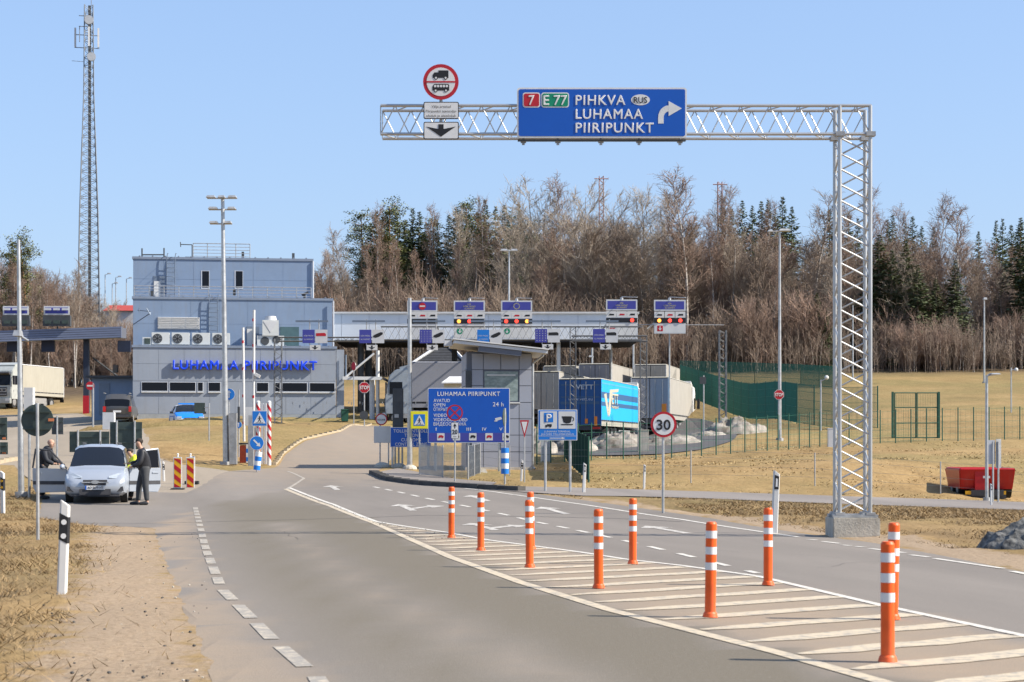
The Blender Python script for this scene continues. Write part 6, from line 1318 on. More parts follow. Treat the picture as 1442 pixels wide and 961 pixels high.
# dark SUV seen from behind
sv = thing('grey_suv', 'dark grey off-roader seen from behind beside the shed', 'car', G(165, 117), math.radians(6)); wv = .93
st = [(0, .86, .88, .45, 1.05, .74, 1.10), (.06, .9, .92, .38, 1.1, .76, 1.55), (.45, .92, .93, .35, 1.12, .74, 1.88), (2.4, .92, .93, .35, 1.12, .74, 1.9), (3.0, .92, .92, .35, 1.1, .7, 1.8), (3.5, .92, .92, .35, 1.08, .8, 1.2), (4.6, .88, .88, .4, 1.0, .75, 1.05)]
finish(car_body(st, GREYC).build('body', sv)); MB().add([(-.66, .05, 1.16), (.66, .05, 1.16), (.6, .33, 1.72), (-.6, .33, 1.72)], [(0, 1, 2, 3)], GLASS).build('rear_window', sv, (0, -.02, 0))
for s in (-1, 1):
    MB().box((s * .80, .0, .93), (.16, .12, .34), TAILR).build('tail_light', sv)
    for y in (.9, 3.7): wheel(sv, s * .8, y, .38, .26)
o = MB().box((0, -.05, .78), (.5, .02, .12), REFL).build('number_plate', sv); MB().box((0, -.04, .5), (1.7, .1, .16), CHAS).build('bumper', sv); MB().box((-.85, .7, 1.95), (.05, 1.2, .04), GALV).build('roof_rail', sv); MB().box((.72, .9, 1.95), (.05, 1.2, .04), GALV).build('roof_rail', sv)
# police car
pc = thing('patrol_car', 'white and blue patrol car half hidden behind the dry grass mound', 'car', at(268, 604, 112), math.radians(16))
st = [(0, .62, .68, .35, .58, .5, .62), (.12, .82, .84, .25, .70, .68, .76), (.9, .88, .89, .22, .9, .78, .98), (1.2, .89, .9, .22, .94, .78, 1.03), (1.9, .89, .9, .22, .98, .62, 1.47), (3.2, .89, .9, .22, .98, .62, 1.5), (4.2, .88, .88, .25, .98, .58, 1.4), (4.65, .8, .8, .35, .95, .6, 1.0)]
finish(car_body(st, POLW, POLB).build('body', pc)); MB().box((0, 2.2, 1.56), (1.0, .2, .09), BLUE2).build('light_bar', pc); MB().box((0, -.02, .6), (.7, .05, .14), CHAS).build('grille', pc)
for s in (-1, 1):
    MB().box((s * .66, .03, .68), (.28, .1, .14), HEADL).build('headlight', pc); MB().box((s * .9, 2.2, .7), (.02, 3.0, .22), POLB).build('side_stripe', pc); MB().box((s * 1.0, 1.3, 1.0), (.2, .1, .13), BLACK).build('mirror', pc)
    for y in (.85, 3.6): wheel(pc, s * .8, y, .33, .22)
# red tipping trailer
Q = Loc(1390, 64, 0, math.radians(-6)); t = thing('tipping_trailer', 'bright red tipping trailer on black wheels by the side road', 'trailer', Q.p, Q.rz); x, z = Q.x, Q.z
TRED = mat('red_trailer_paint', (.42, .009, .011), .4, var=.08, dirt=.12)
x0, x1, zr, zm, zb_ = x(1352), x(1427), z(661.5), z(680), z(688.5); ln = 3.4
def wallq(nm, a, b, c, d, th):
    a, b, c, d = map(Vector, (a, b, c, d)); n = (b - a).cross(d - a).normalized() * th; v = [a, b, c, d, a + n, b + n, c + n, d + n]
    return MB().add(v, [(0, 1, 2, 3), (7, 6, 5, 4), (0, 4, 5, 1), (1, 5, 6, 2), (2, 6, 7, 3), (3, 7, 4, 0)], TRED).build(nm, t)
i_ = .06
wallq('front_wall', (x0 + i_, .12, zb_), (x1 - i_, .12, zb_), (x1, -.1, zr), (x0, -.1, zr), .05); wallq('rear_wall', (x0 + i_, ln - .1, zb_), (x0 - .02, ln + .1, zr), (x1 + .02, ln + .1, zr), (x1 - i_, ln - .1, zb_), .05)
wallq('side_wall', (x0 + i_, .12, zb_), (x0, -.1, zr), (x0, ln + .1, zr), (x0 + i_, ln - .1, zb_), .05); wallq('side_wall', (x1 - i_, .12, zb_), (x1 - i_, ln - .1, zb_), (x1, ln + .1, zr), (x1, -.1, zr), .05)
MB().box(((x0 + x1) / 2, ln / 2, zb_ + .03), (x1 - x0 - 2 * i_, ln - .25, .06), TRED).build('floor', t)
for a, b in (((x0, -.1, zr), (x1, -.1, zr)), ((x0, -.1, zr), (x0, ln, zr)), ((x1, -.1, zr), (x1, ln, zr)), ((x0, ln, zr), (x1, ln, zr))): MB().cyl(a, b, .05, TRED, 8).build('rim_tube', t)
xm = x(1381); MB().box((xm, -.02, (zr + zb_) / 2 - .06), (Q.m(17), .22, zr - zb_ + .12), TRED, None, 1.0).build('ram_housing', t); MB().box((xm + .18, -.14, z(672)), (.24, .01, .08), REFL).build('maker_plate', t)
for k in range(6):
    yy = .5 + k * .65; MB().box((x0 + .06, yy, (zr + zb_) / 2), (.07, .06, zr - zb_), TRED, (0, math.radians(-12), 0)).build('side_rib', t)
MB().box(((x0 + x1) / 2, ln / 2 - .2, zb_ - .14), (1.1, ln, .2), CHAS).build('chassis', t); MB().box(((x0 + x1) / 2, .0, z(697)), (Q.m(52), .3, Q.m(10)), CHAS).build('front_beam', t)
for px in (1363, 1411): MB().box((x(px), -.16, z(694)), (Q.m(9), .012, Q.m(5)), AMBER).build('reflector_plate', t)
for s in (x0 + .2, x1 - .15):
    for y in (.9, 2.4): wheel(t, s, y, .46, .36)
# ------------------------------------------------------------------ people
SKIN = mat('skin', (.46, .27, .185), .6, var=.08); JACK = mat('black_jacket', (.022, .022, .026), .55, var=.25, scale=6); TROU = mat('grey_trousers', (.05, .052, .055), .8, var=.2, scale=6); HAIR = mat('dark_hair', (.03, .022, .017), .8); SHOE = mat('dark_shoes', (.02, .02, .023), .6); HIVIS = mat('yellow_hi_vis', (.68, .74, .03), .6, var=.08); DBLUE = mat('dark_work_clothes', (.018, .02, .027), .7, var=.2)
def skinned(name, chain, rad, parent, m, sub=2):
    """chain: {name: (co, parent, radius)} grown with a Skin modifier into one surface"""
    names = list(chain); me = bpy.data.meshes.new(name); me.from_pydata([chain[n][0] for n in names], [(names.index(chain[n][1]), i) for i, n in enumerate(names) if chain[n][1]], []); o = bpy.data.objects.new(name, me); col.objects.link(o)
    md = o.modifiers.new('skin', 'SKIN'); md.use_smooth_shade = True
    if not me.skin_vertices: me.skin_vertices.new() if hasattr(me.skin_vertices, 'new') else None
    if not me.skin_vertices:
        bm = bmesh.new(); bm.from_mesh(me); bm.verts.layers.skin.verify(); bm.to_mesh(me); bm.free()
    for i, n in enumerate(names):
        r = chain[n][2]; me.skin_vertices[0].data[i].radius = (r if isinstance(r, tuple) else (r, r)); me.skin_vertices[0].data[i].use_root = (i == 0)
    o.modifiers.new('sub', 'SUBSURF').levels = sub; o.modifiers['sub'].render_levels = sub
    dg = bpy.context.evaluated_depsgraph_get(); nm = bpy.data.meshes.new_from_object(o.evaluated_get(dg)); nm.name = name; bpy.data.objects.remove(o); bpy.data.meshes.remove(me)
    nm.materials.clear(); nm.materials.append(m); nm.polygons.foreach_set('use_smooth', [True] * len(nm.polygons)); return put(name, nm, parent)
def person(lb, p, rz, J, top, trou, hair, H_=1.0, hood=False):
    """J: joint overrides; the figure faces -x in its own frame before rz"""
    t = thing('person', lb, 'person', p, rz); t.scale = (H_,) * 3; j = dict(J)
    c = {'pelvis': (j['pelvis'], None, (.13, .16)), 'waist': (j['waist'], 'pelvis', (.115, .15)), 'chest': (j['chest'], 'waist', (.125, .18)), 'neck0': (j['neck0'], 'chest', (.075, .10)), 'neck': (j['neck'], 'neck0', .060), 'jaw': (j['jaw'], 'neck', (.078, .066)), 'head': (j['head'], 'jaw', (.108, .088)), 'crown': (j['crown'], 'head', (.078, .066))}
    for s in 'ab':
        c['sh' + s] = (j['sh' + s], 'chest', .062); c['el' + s] = (j['el' + s], 'sh' + s, .044); c['wr' + s] = (j['wr' + s], 'el' + s, .030); c['pa' + s] = (j['pa' + s], 'wr' + s, (.036, .018))
        c['hip' + s] = (j['hip' + s], 'pelvis', .092); c['kn' + s] = (j['kn' + s], 'hip' + s, .062); c['an' + s] = (j['an' + s], 'kn' + s, .042); c['he' + s] = (j['he' + s], 'an' + s, .042); c['to' + s] = (j['to' + s], 'he' + s, .036)
    body = skinned('body', c, 1, t, SKIN)
    grow = lambda keys, k, extra=0.0: {n: (c[n][0], c[n][1] if c[n][1] in keys else None, tuple(x * k + extra for x in c[n][2]) if isinstance(c[n][2], tuple) else c[n][2] * k + extra) for n in keys}
    skinned('jacket', grow(['chest', 'waist', 'pelvis0', 'neck0', 'sha', 'ela', 'wra', 'shb', 'elb', 'wrb'] if False else ['chest', 'neck0', 'sha', 'ela', 'wra', 'shb', 'elb', 'wrb'], 1.22, .022) | {'collar': (tuple(Vector(c['neck0'][0]).lerp(Vector(c['neck'][0]), .75)), 'neck0', (.085, .09)), 'waist': (c['waist'][0], 'chest', (.165, .205)), 'hem': (tuple(Vector(c['pelvis'][0]) + Vector((0, 0, -.06))), 'waist', (.17, .205))}, 1, t, top)
    skinned('trousers', grow(['pelvis', 'waist', 'hipa', 'kna', 'ana', 'hipb', 'knb', 'anb'], 1.14, .02), 1, t, trou)
    for s in 'ab':
        skinned('shoe', {'he': (tuple(Vector(c['he' + s][0]) + Vector((.035, 0, .012))), None, .066), 'to': (c['to' + s][0], 'he', .046), 'tip': (tuple(Vector(c['to' + s][0]) + Vector((-.05, 0, -.005))), 'to', .034)}, 1, t, SHOE)
        pa, wr = Vector(c['pa' + s][0]), Vector(c['wr' + s][0]); d = (pa - wr).normalized(); sd = d.cross(Vector((0, 0, 1))); sd = sd.normalized() if sd.length > .1 else Vector((0, 1, 0)); dn = sd.cross(d)
        for k, (o_, L_) in enumerate(((-.03, .07), (-.01, .08), (.01, .076), (.03, .06))):
            b0 = pa + d * .02 + sd * o_; b1 = b0 + d * L_ * .5; b2 = b1 + (d * .6 - dn * .6).normalized() * L_ * .45; MB().cyl(b0, b1, .0095, SKIN, 6, .009).cyl(b1, b2, .009, SKIN, 6, .007).build('finger', body)
        b0 = wr.lerp(pa, .5) + sd * .03; MB().cyl(b0, b0 + (d + sd * .7).normalized() * .055, .011, SKIN, 6, .009).build('thumb', body)
    hd = Vector(c['head'][0])
    MB().ball(hd + Vector((.025, 0, .045)), .102, hair, 14, 9, (1.02, .80, .86)).build('hair', t, smooth=True)
    MB().add([hd + Vector(v) for v in ((-.092, -.012, .0), (-.092, .012, .0), (-.122, 0, -.035), (-.09, 0, .03))], [(0, 1, 2), (0, 2, 3), (1, 3, 2), (0, 3, 1)], SKIN).build('nose', t)
    for s in (-1, 1): MB().ball(hd + Vector((-.088, s * .03, .012)), .011, BLACK, 8, 5).build('eye', t); MB().ball(hd + Vector((.005, s * .079, -.01)), .028, SKIN, 8, 6, (.7, .35, 1)).build('ear', t)
    MB().box(hd + Vector((-.088, 0, -.066)), (.015, .045, .008), mat('lips', (.35, .13, .11), .6)).build('mouth', t)
    if hood: MB().ball(Vector(c['neck'][0]) + Vector((.06, 0, -.02)), .13, top, 12, 8, (1, 1.1, .7)).build('hood', t, smooth=True)
    return t
# officer right of the car, seen from his left rear side, leaning towards the open door (faces -x)
JA = dict(pelvis=(.04, 0, .93), waist=(.03, 0, 1.08), chest=(-.02, 0, 1.32), neck0=(-.045, 0, 1.47), neck=(-.075, 0, 1.53), jaw=(-.11, 0, 1.585), head=(-.125, 0, 1.655), crown=(-.13, 0, 1.72),
          sha=(-.03, -.20, 1.40), ela=(-.09, -.25, 1.12), wra=(-.30, -.20, 1.02), paa=(-.38, -.18, 1.02), shb=(-.03, .20, 1.40), elb=(-.12, .24, 1.14), wrb=(-.34, .14, 1.10), pab=(-.42, .12, 1.11),
          hipa=(.05, -.095, .88), kna=(.06, -.11, .48), ana=(.10, -.11, .09), hea=(.11, -.11, .045), toa=(-.07, -.12, .04), hipb=(.02, .095, .88), knb=(-.10, .12, .49), anb=(-.12, .12, .09), heb=(-.11, .12, .045), tob=(-.30, .13, .04))
person('person in black leather jacket and grey trousers leaning to the open right car door', G(201.5, 51.3, .0), math.radians(14), JA, JACK, TROU, HAIR, 1.04)
JB = dict(JA); JB.update(chest=(-.08, 0, 1.27), neck0=(-.14, 0, 1.40), neck=(-.18, 0, 1.45), jaw=(-.22, 0, 1.50), head=(-.235, 0, 1.565), crown=(-.235, 0, 1.63), sha=(-.09, -.2, 1.34), shb=(-.09, .2, 1.34), ela=(-.2, -.24, 1.08), elb=(-.2, .24, 1.08), wra=(-.40, -.18, 1.0), wrb=(-.40, .18, 1.0), paa=(-.48, -.16, 1.0), pab=(-.48, .16, 1.0), knb=(-.02, .12, .49), anb=(.02, .14, .09), heb=(.03, .14, .045), tob=(-.15, .16, .04))
person('person in dark clothes with shaved head bending behind the open left car door', G(62, 53.6), math.radians(168), JB, DBLUE, DBLUE, SKIN, 1.02, True)
JC = dict(JA); JC.update(chest=(-.04, 0, 1.25), head=(-.2, 0, 1.5), jaw=(-.18, 0, 1.44), crown=(-.2, 0, 1.56), neck=(-.13, 0, 1.4), neck0=(-.08, 0, 1.36), sha=(-.05, -.2, 1.3), shb=(-.05, .2, 1.3))
person('person in yellow hi-vis jacket mostly hidden behind the open right car door', G(191, 53.5), math.radians(20), JC, HIVIS, DBLUE, HAIR, .93)
# ------------------------------------------------------------------ radio tower
Q = Loc(125, 225, 0, math.radians(14)); t = thing('radio_tower', 'tall grey lattice radio tower with dish antennas left of the building', 'tower', Q.p, Q.rz); x, z = Q.x, Q.z
TW = mat('tower_steel', (.22, .235, .25), .6, .4, var=.15); hw = lambda zz: np.interp(zz, [z(460), z(300), z(130), z(8)], [Q.m(17.5), Q.m(14.5), Q.m(8.0), Q.m(6.8)]) * .86
lv = [z(500) + (z(8) - z(500)) * k / 40 for k in range(41)]; cr = lambda k, a: (hw(lv[k]) * (1, 1, -1, -1)[a % 4] * 1.0, hw(lv[k]) * (1, -1, -1, 1)[a % 4], lv[k])
for a in range(4):
    mb = MB()
    for k in range(40): mb.cyl(cr(k, a), cr(k + 1, a), .075 if k < 25 else .06, TW, 6, caps=False)
    mb.build('leg', t)
mb = MB()
for k in range(40):
    for a in range(4):
        mb.cyl(cr(k, a), cr(k + 1, a + 1), .028, TW, 4, caps=False); mb.cyl(cr(k, a + 1), cr(k + 1, a), .028, TW, 4, caps=False); mb.cyl(cr(k, a), cr(k, a + 1), .03, TW, 4, caps=False)
o = mb.build('bracing', t); o['kind'] = 'stuff'
mb = MB(); mb.box((.1, .0, (lv[0] + lv[-1]) / 2), (.35, .1, lv[-1] - lv[0]), DARK); mb.build('cable_ladder', t); MB().cyl((.3, 0, z(8)), (.3, 0, z(-2)), .04, TW, 6).build('lightning_rod', t)
for px, py, r in ((125, 30.5, 6.2), (128.5, 82, 6)): MB().cyl((x(px), -1.0, z(py)), (x(px), -.6, z(py)), Q.m(r), mat('dish_grey', (.34, .36, .39), .6), 20).build('dish_antenna', t, smooth=True)
for px, py in ((106, 54), (138.5, 53), (125, 53), (112, 50)): MB().box((x(px), -.5 if px in (125, 112) else 0, z(py)), (Q.m(2.6 if px != 112 else 1), .25, Q.m(27 if px != 112 else 22)), GREYW if px != 112 else TW).build('panel_antenna', t)
for py in (50, 68, 23, 38): MB().cyl((x(105 if py > 40 else 111), 0, z(py)), (x(140 if py > 40 else 125), 0, z(py)), .05, TW, 6).build('antenna_arm', t)
MB().cyl((x(101), 0, z(87)), (x(118), 0, z(87.5)), .03, TW, 5).build('antenna_arm', t)
# ------------------------------------------------------------------ lamp posts and masts
def mast(name, lb, px, Y, top, bot, r0, r1, arms, cat='lamp post', heads=None, m=GALV, tilt=0):
    D = Loc(px, Y); o = thing(name, lb, cat, D.p); z1 = D.z(top); MB().cyl((0, 0, -.2), (D.m(tilt), 0, z1), r0, m, 10, r1).build('pole', o, smooth=True)
    if cat == 'lamp post': MB().cyl((0, 0, -.1), (0, 0, .12), r0 * 2, GALVD, 10).build('base_flange', o)
    for (a, b, c, d) in arms: MB().cyl((D.x(a), 0, D.z(b)), (D.x(c), 0, D.z(d)), .035, m, 6).build('arm', o)
    for (a, b, w_, h_) in heads or (): MB().box((D.x(a), -.12, D.z(b)), (D.m(w_), .45, D.m(h_)), GALVD, None, .75).build('lamp_head', o); 
    return o, D
o, D = mast('floodlight_mast', 'tall grey floodlight mast with three tiers of lamps before the main building', 318.5, 78, 277, 655, .135, .075, [(292, 279.5, 334, 279.5), (294, 295.5, 333, 295.5), (296, 315.5, 327, 315.5)], heads=[(298, 278, 13, 3), (313, 278, 10, 3), (328, 278, 12, 3), (301, 294, 13, 3), (327, 294, 11, 3), (302, 314, 12, 3), (322, 314, 10, 3)], tilt=-5)
MB().box((D.x(329), -.05, D.z(618)), (D.m(10), .3, D.m(72)), GALVD).build('cabinet', o)
mast('floodlight_mast', 'tall floodlight mast with double lamp head before the bare wood, right of the lane boards', 1098, 96, 325, 606, .10, .05, [(1081, 326.5, 1113, 325.5)], heads=[(1084, 326, 7, 2.5), (1104, 324.5, 16, 3)])
mast('lamp_post', 'distant lamp post rising behind the third lane board', 717, 135, 352, 470, .1, .05, [(705, 353, 729, 353)], heads=[(710, 352.5, 11, 2.6), (724, 352.5, 10, 2.6)])
mast('lamp_post', 'plain grey pole with camera at the left edge beside the big sign disc', 30, 55, 338, 705, .095, .05, [(30, 474, 40, 480)], heads=[(27, 470, 10, 8)], tilt=-4)
o, D = mast('lamp_post', 'tall grey pole before the leftmost lane board', 577, 75, 420, 655, .115, .07, []); MB().ball((0, 0, 0), .3, CONC, 12, 8, (1, 1, .6)).build('footing', o)
mast('lamp_post', 'bent-top street lamp by the red tipping trailer', 1389.5, 60, 529, 705, .06, .045, [(1389.5, 529.5, 1404, 526.5)], heads=[(1399, 527, 14, 1.8)])
mast('lamp_post', 'far plain pole on the crest right of the gantry column', 1386, 160, 420, 532, .09, .06, [], heads=[(1386.5, 421, 5, 3)])
mast('camera_pole', 'thin pole with white dome camera at the end of the green fence', 1156, 108, 535, 620, .05, .04, [(1156, 537, 1163, 534)], 'camera pole'); mast('camera_pole', 'thin pole with white dome camera on the right slope', 1424, 116, 518, 600, .05, .04, [(1424, 522, 1431, 520)], 'camera pole')
for px, py, Y, lb in ((1164, 532, 108, 'camera_pole'), (1431, 521, 116, 'camera_pole')):
    par = [q for q in col.objects if q.name.startswith('camera_pole') and q.get('label') and abs(q.location.y - Y) < .1][0]; MB().ball(at(px, py, Y) - par.location, .13, WHITE, 10, 7).build('dome_camera', par)
for px, py0, py1, Y, lb in ((1276 - 17, 500, 533, 172, 'short thin pole on the crest, seen through the gantry column'), ):
    pass
mast('lamp_post', 'thin far lamp post seen through the gantry column', 1201, 168, 430, 533, .08, .05, [])
mast('lamp_post', 'left one of the distant pair of poles above the lorry tops', 834, 150, 480, 545, .09, .07, [(830, 503, 836, 503)], heads=[(832, 502, 6, 2)]); mast('lamp_post', 'right one of the distant pair of poles above the lorry tops', 892, 150, 474, 545, .09, .07, [])
for k, (px, py) in enumerate(((148, 387), (163, 391), (178, 393), (158, 400))): mast('street_lamp', ('leftmost', 'second from left', 'rightmost', 'lowest')[k] + ' of four distant street lamps between radio tower and building', px, 245, py, 450, .09, .06, [(px, py, px + 7, py - 1.5)], heads=[(px + 6, py - 1.5, 5, 1.5)])
for px, Y, tp, bt, lb in ((1018, 110, 465, 585, 'thin lattice mast standing before the dark green fence'),):
    D = Loc(px, Y); o = thing('lattice_mast', lb, 'mast', D.p); lattice_leg(o, D, 1013.5, 1023, tp); 
    for a in (1015, 1022): MB().box((D.x(a), .25, .2), (.8, .8, .5), CONC).build('footing', o)
D = Loc(844, 205); 
for px, Y, a, b, lb in ((847, 232, 248, 300, 'red and white beacon mast poking out of the tallest bare trees'), (1014, 232, 256, 300, 'reddish beacon mast among birch tops right of the blue sign')):
    D = Loc(px, Y); o = thing('beacon_mast', lb, 'mast', D.p); lattice_leg(o, D, px - 3, px + 3, a, None, .5, .05, .03, 5, mat('faded_red_steel', (.36, .21, .19), .6)); MB().cyl((-.9, 0, D.z(a + 4)), (.9, 0, D.z(a + 4)), .07, MATS['faded_red_steel'], 6).build('platform', o)
# ------------------------------------------------------------------ barrier group in front of the building
D = Loc(344, 79); t = thing('boom_barrier', 'orange barrier cabinet with its white boom raised upright', 'barrier', D.p); x, z = D.x, D.z; ORC = mat('orange_cabinet', (.62, .10, .035), .5, var=.12)
MB().box((x(344), .1, z(627) / 2), (D.m(12.5), .4, z(627)), ORC).build('cabinet', t, bevel=.03); MB().box((x(344), .08, z(626.5) + .04), (D.m(13.5), .45, .08), DARK).build('lid', t)
MB().cyl((x(344.5), -.16, z(622)), (x(343), -.16, z(462)), .055, WHITE, 8).build('boom', t)
for k in range(4): a = 480 + k * 38; MB().cyl((x(343 + k * .3), -.16, z(a + 4)), (x(343 + k * .3), -.16, z(a)), .058, RED, 8).build('red_band', t)
o = thing('barrier_post', 'short blue and white striped post beside the orange barrier cabinet', 'post', D.p)
for k in range(5): MB().box((x(349.5), -.1, z(653 - k * 6)), (D.m(4.5), .1, D.m(6)), BLUE2 if k % 2 else REFL).build('stripe', o)
D = Loc(357.5, 79.5); t = thing('boom_barrier', 'second raised white boom, the taller one right of the orange cabinet', 'barrier', D.p); x, z = D.x, D.z
MB().box((0, .1, z(602) / 2), (D.m(7), .3, z(602)), GALVD).build('cabinet', t); MB().cyl((0, -.1, z(600)), (x(358.2), -.1, z(437)), .055, WHITE, 8).build('boom', t)
for k in range(4): MB().cyl((0, -.1, z(453 + k * 36)), (0, -.1, z(449 + k * 36)), .058, RED, 8).build('red_band', t)
MB().box((x(363), -.1, z(529)), (D.m(8), .25, D.m(4)), WHITE, (0, .5, 0)).build('camera', t); MB().cyl((0, -.1, z(536)), (x(362), -.1, z(530)), .03, WHITE, 6).build('camera_arm', t)
D = Loc(350, 77.5); t = thing('notice_plate', 'white crumpled notice plate between the raised booms', 'notice', D.p); MB().box((0, 0, D.z(586.5)), (D.m(10), .03, D.m(26)), WHITE).build('panel', t); MB().cyl((0, .05, -.1), (0, .05, D.z(574)), .03, GALV, 8).build('post', t)
for px, Y, tp, bt, lb in ((363.5, 78, 566, 654, 'left red and white spiral striped post by the barriers'), (379, 78.5, 566, 653, 'right red and white spiral striped post by the barriers')):
    D = Loc(px, Y); t = thing('striped_post', lb, 'post', D.p, 0, 'red and white striped posts'); zt = D.z(tp); r = D.m(2.9); n = 12; MB().cyl((0, 0, -.1), (0, 0, zt), r, REFL, 14).ball((0, 0, zt), r, REFL, 14, 6, (1, 1, .5)).build('post', t, smooth=True)
    k = 0.25
    while k < zt - .2:
        mb = MB(); mb.add([(math.cos(a * math.pi / 7 + .2) * (r + .004), math.sin(a * math.pi / 7 + .2) * (r + .004), k + .05 * (a if a < 8 else 14 - a) - .1 + e) for e in (0, .19) for a in range(14)], [(a, (a + 1) % 14, (a + 1) % 14 + 14, a + 14) for a in range(14)], RED); mb.build('red_band', t, smooth=True); k += .40
D = Loc(371, 79); t = thing('gate_post', 'pair of white vertical gate rails between the two spiral striped posts', 'gate', D.p)
for px in (369, 373.5): MB().box((D.x(px), .1, D.z(568) / 2), (D.m(3), .1, D.z(568)), GREYW).build('rail', t)
for py in (575, 600, 625, 648): MB().box((D.x(371), .1, D.z(py)), (D.m(2), .06, .06), GREYW).build('cross_piece', t)
D = Loc(353, 77); t = thing('grey_post', 'thick grey-green steel post between barrier and crossing sign', 'post', D.p); MB().box((0, .2, D.z(585) / 2), (D.m(7), .25, D.z(585)), GALVD).build('post', t)
D = Loc(336, 82); t = thing('traffic_light', 'thin dark signal pole left of the orange cabinet', 'signal', D.p); MB().cyl((0, .1, -.1), (0, .1, D.z(549)), .03, GALVD, 6).build('pole', t); MB().box((0, .05, D.z(584)), (D.m(3), .12, D.m(22)), DARK).build('signal_head', t); MB().cyl((0, .1, D.z(582)), (D.x(322), .1, D.z(583)), .02, DARK, 5).build('arm', t)
D = Loc(294.5, 88); t = thing('road_sign', 'small dark sign back on a thin pole on the grass mound', 'road sign', D.p); MB().cyl((0, 0, -.1), (0, 0, D.z(568)), .035, GALV, 8).build('post', t); MB().box((D.x(281), .02, D.z(575)), (D.m(15), .04, D.m(15)), BACKG).build('panel', t); MB().cyl((D.x(288), 0, D.z(574)), (0, 0, D.z(574)), .02, GALV, 6).build('arm', t)
D = Loc(560, 76.5); t = thing('barrier_kiosk', 'dark grey tall control pillar left of the yellow crossing sign', 'kiosk', D.p); x, z = D.x, D.z; MB().box((x(560), .25, z(575)), (D.m(14.5), .45, D.m(56)), DARK).build('cabinet', t, bevel=.02); MB().box((x(558.5), .0, z(586)), (D.m(6), .04, D.m(5)), GALVD).build('screen', t)
for px in (556, 561, 566): MB().box((x(px), .25, z(603) / 2 - .1), (.07, .1, z(603) + .2), GALVD).build('leg', t)
MB().ball((x(561), .25, 0), .3, CONC, 12, 8, (1, 1, .6)).build('footing', t)
D = Loc(711, 77); t = thing('rock', 'pointed grey stone on the verge before the booth wall', 'rock', G(678, 72)); MB().add([(-.25, -.1, -.1), (.3, -.15, -.1), (.25, .2, -.1), (-.2, .2, -.1), (.02, 0, .2), (.15, .02, .15)], [(0, 1, 5, 4), (1, 2, 5), (2, 3, 4, 5), (3, 0, 4)], CONC).build('stone', t)
# ------------------------------------------------------------------ signs seen from behind on the left
D = Loc(52.5, 33.2); t = thing('road_sign', 'large round dark sign back on a thin pole at the left', 'road sign', D.p); x, z = D.x, D.z
MB().prism(circ(0, z(592), D.m(22.8), 36), -.0, .02, BACKG).build('disc', t); MB().cyl((D.m(2), -.045, -.2), (D.m(1), -.045, z(568)), .030, GALV, 10).build('post', t, smooth=True); MB().box((x(72), -.006, z(591.5)), (D.m(8), .008, D.m(4)), mat('orange_sticker', (.6, .2, .08), .6)).build('sticker', t)
for py in (580, 604): MB().box((0, -.02, z(py)), (D.m(40), .025, .03), BACKG).build('stiffener', t)
for k, (a, b, c, d, Y, lb) in enumerate(((155, 200, 594.5, 633, 72, 'large dark green sign back right above the silver car'), (98, 154, 608, 637, 70, 'wide low dark green sign back behind the silver car roof'), (-14, 10, 588, 620, 48, 'upper dark green sign back at the left edge'), (-14, 11, 623, 640, 47.5, 'lower dark green sign back at the left edge'), (73, 89, 588, 612, 78, 'small dark blue sign back right of the round one'))):
    D = Loc((a + b) / 2, Y); t = thing('road_sign', lb, 'road sign', D.p); x, z = D.x, D.z
    MB().box(((x(a) + x(b)) / 2, 0, (z(c) + z(d)) / 2), (x(b) - x(a), .03, z(c) - z(d)), BACKG if k < 4 else DARK).build('panel', t)
    for f in ((.22, .78) if k < 2 else (.5,)): MB().cyl((x(a + (b - a) * f), -.06, -.2), (x(a + (b - a) * f), -.06, z(c - 2)), .04, GALV, 8).build('post', t, smooth=True)
    for f in (.25, .75): MB().box(((x(a) + x(b)) / 2, -.03, z(c + (d - c) * f)), (x(b) - x(a) - .05, .03, .05), BACKG).build('stiffener', t)
    if k in (2, 3): MB().box((x(6), -.02, z(d - 2.5)), (D.m(5), .01, D.m(3)), MATS['orange_sticker']).build('sticker', t)
D = Loc(127, 105); t = thing('no_entry_sign', 'red no-entry sign on a pole before the canopy column', 'road sign', D.p); MB().prism(circ(0, D.z(543.5), D.m(6), 24), 0, .02, RED, GALVD).build('disc', t); MB().box((0, -.004, D.z(543.5)), (D.m(9), .006, D.m(2.2)), WHITE).build('bar', t); MB().cyl((D.x(131), .04, -.1), (D.x(131), .04, D.z(540)), .05, GALV, 8).build('post', t)
D = Loc(498, 118); t = thing('no_entry_sign', 'small edge-on no-entry sign at the main building right corner', 'road sign', D.p); MB().prism(circ(0, D.z(516), D.m(6), 24), 0, .02, RED, GALVD).build('disc', t, (0, 0, 0), math.radians(-55)); MB().cyl((0, .1, -.1), (0, .1, D.z(510)), .04, GALV, 8).build('post', t)
D = Loc(40, 54); t = thing('white_box', 'white metal cabinet fixed high beside the left pole', 'cabinet', D.p); MB().box((0, .1, D.z(562)), (D.m(13), .25, D.m(32)), WHITE).build('casing', t); MB().cyl((0, .1, -.2), (0, .1, D.z(578)), .04, GALV, 8).build('post', t)
D = Loc(153, 100); t = thing('control_box', 'pale roadside control box behind the dark sign backs', 'cabinet', D.p); MB().box((0, .1, D.m(12)), (D.m(16), .4, D.m(24)), GREYW).build('casing', t)
D = Loc(1400, 58); t = thing('road_sign', 'pair of grey sign plates seen edge-on from behind by the street lamp', 'road sign', D.p); x, z = D.x, D.z
MB().box((x(1397), .05, z(637)), (D.m(9), .03, D.m(34)), GREYW).build('panel', t); MB().box((x(1406), 0, z(639)), (D.m(8), .03, D.m(41)), GALVD, (0, 0, .3)).build('panel', t)
for px, bt in ((1398, 712), (1405.5, 725)): MB().cyl((x(px), -.03, -.2), (x(px), -.03, z(622)), .03, GALV, 8).build('post', t)
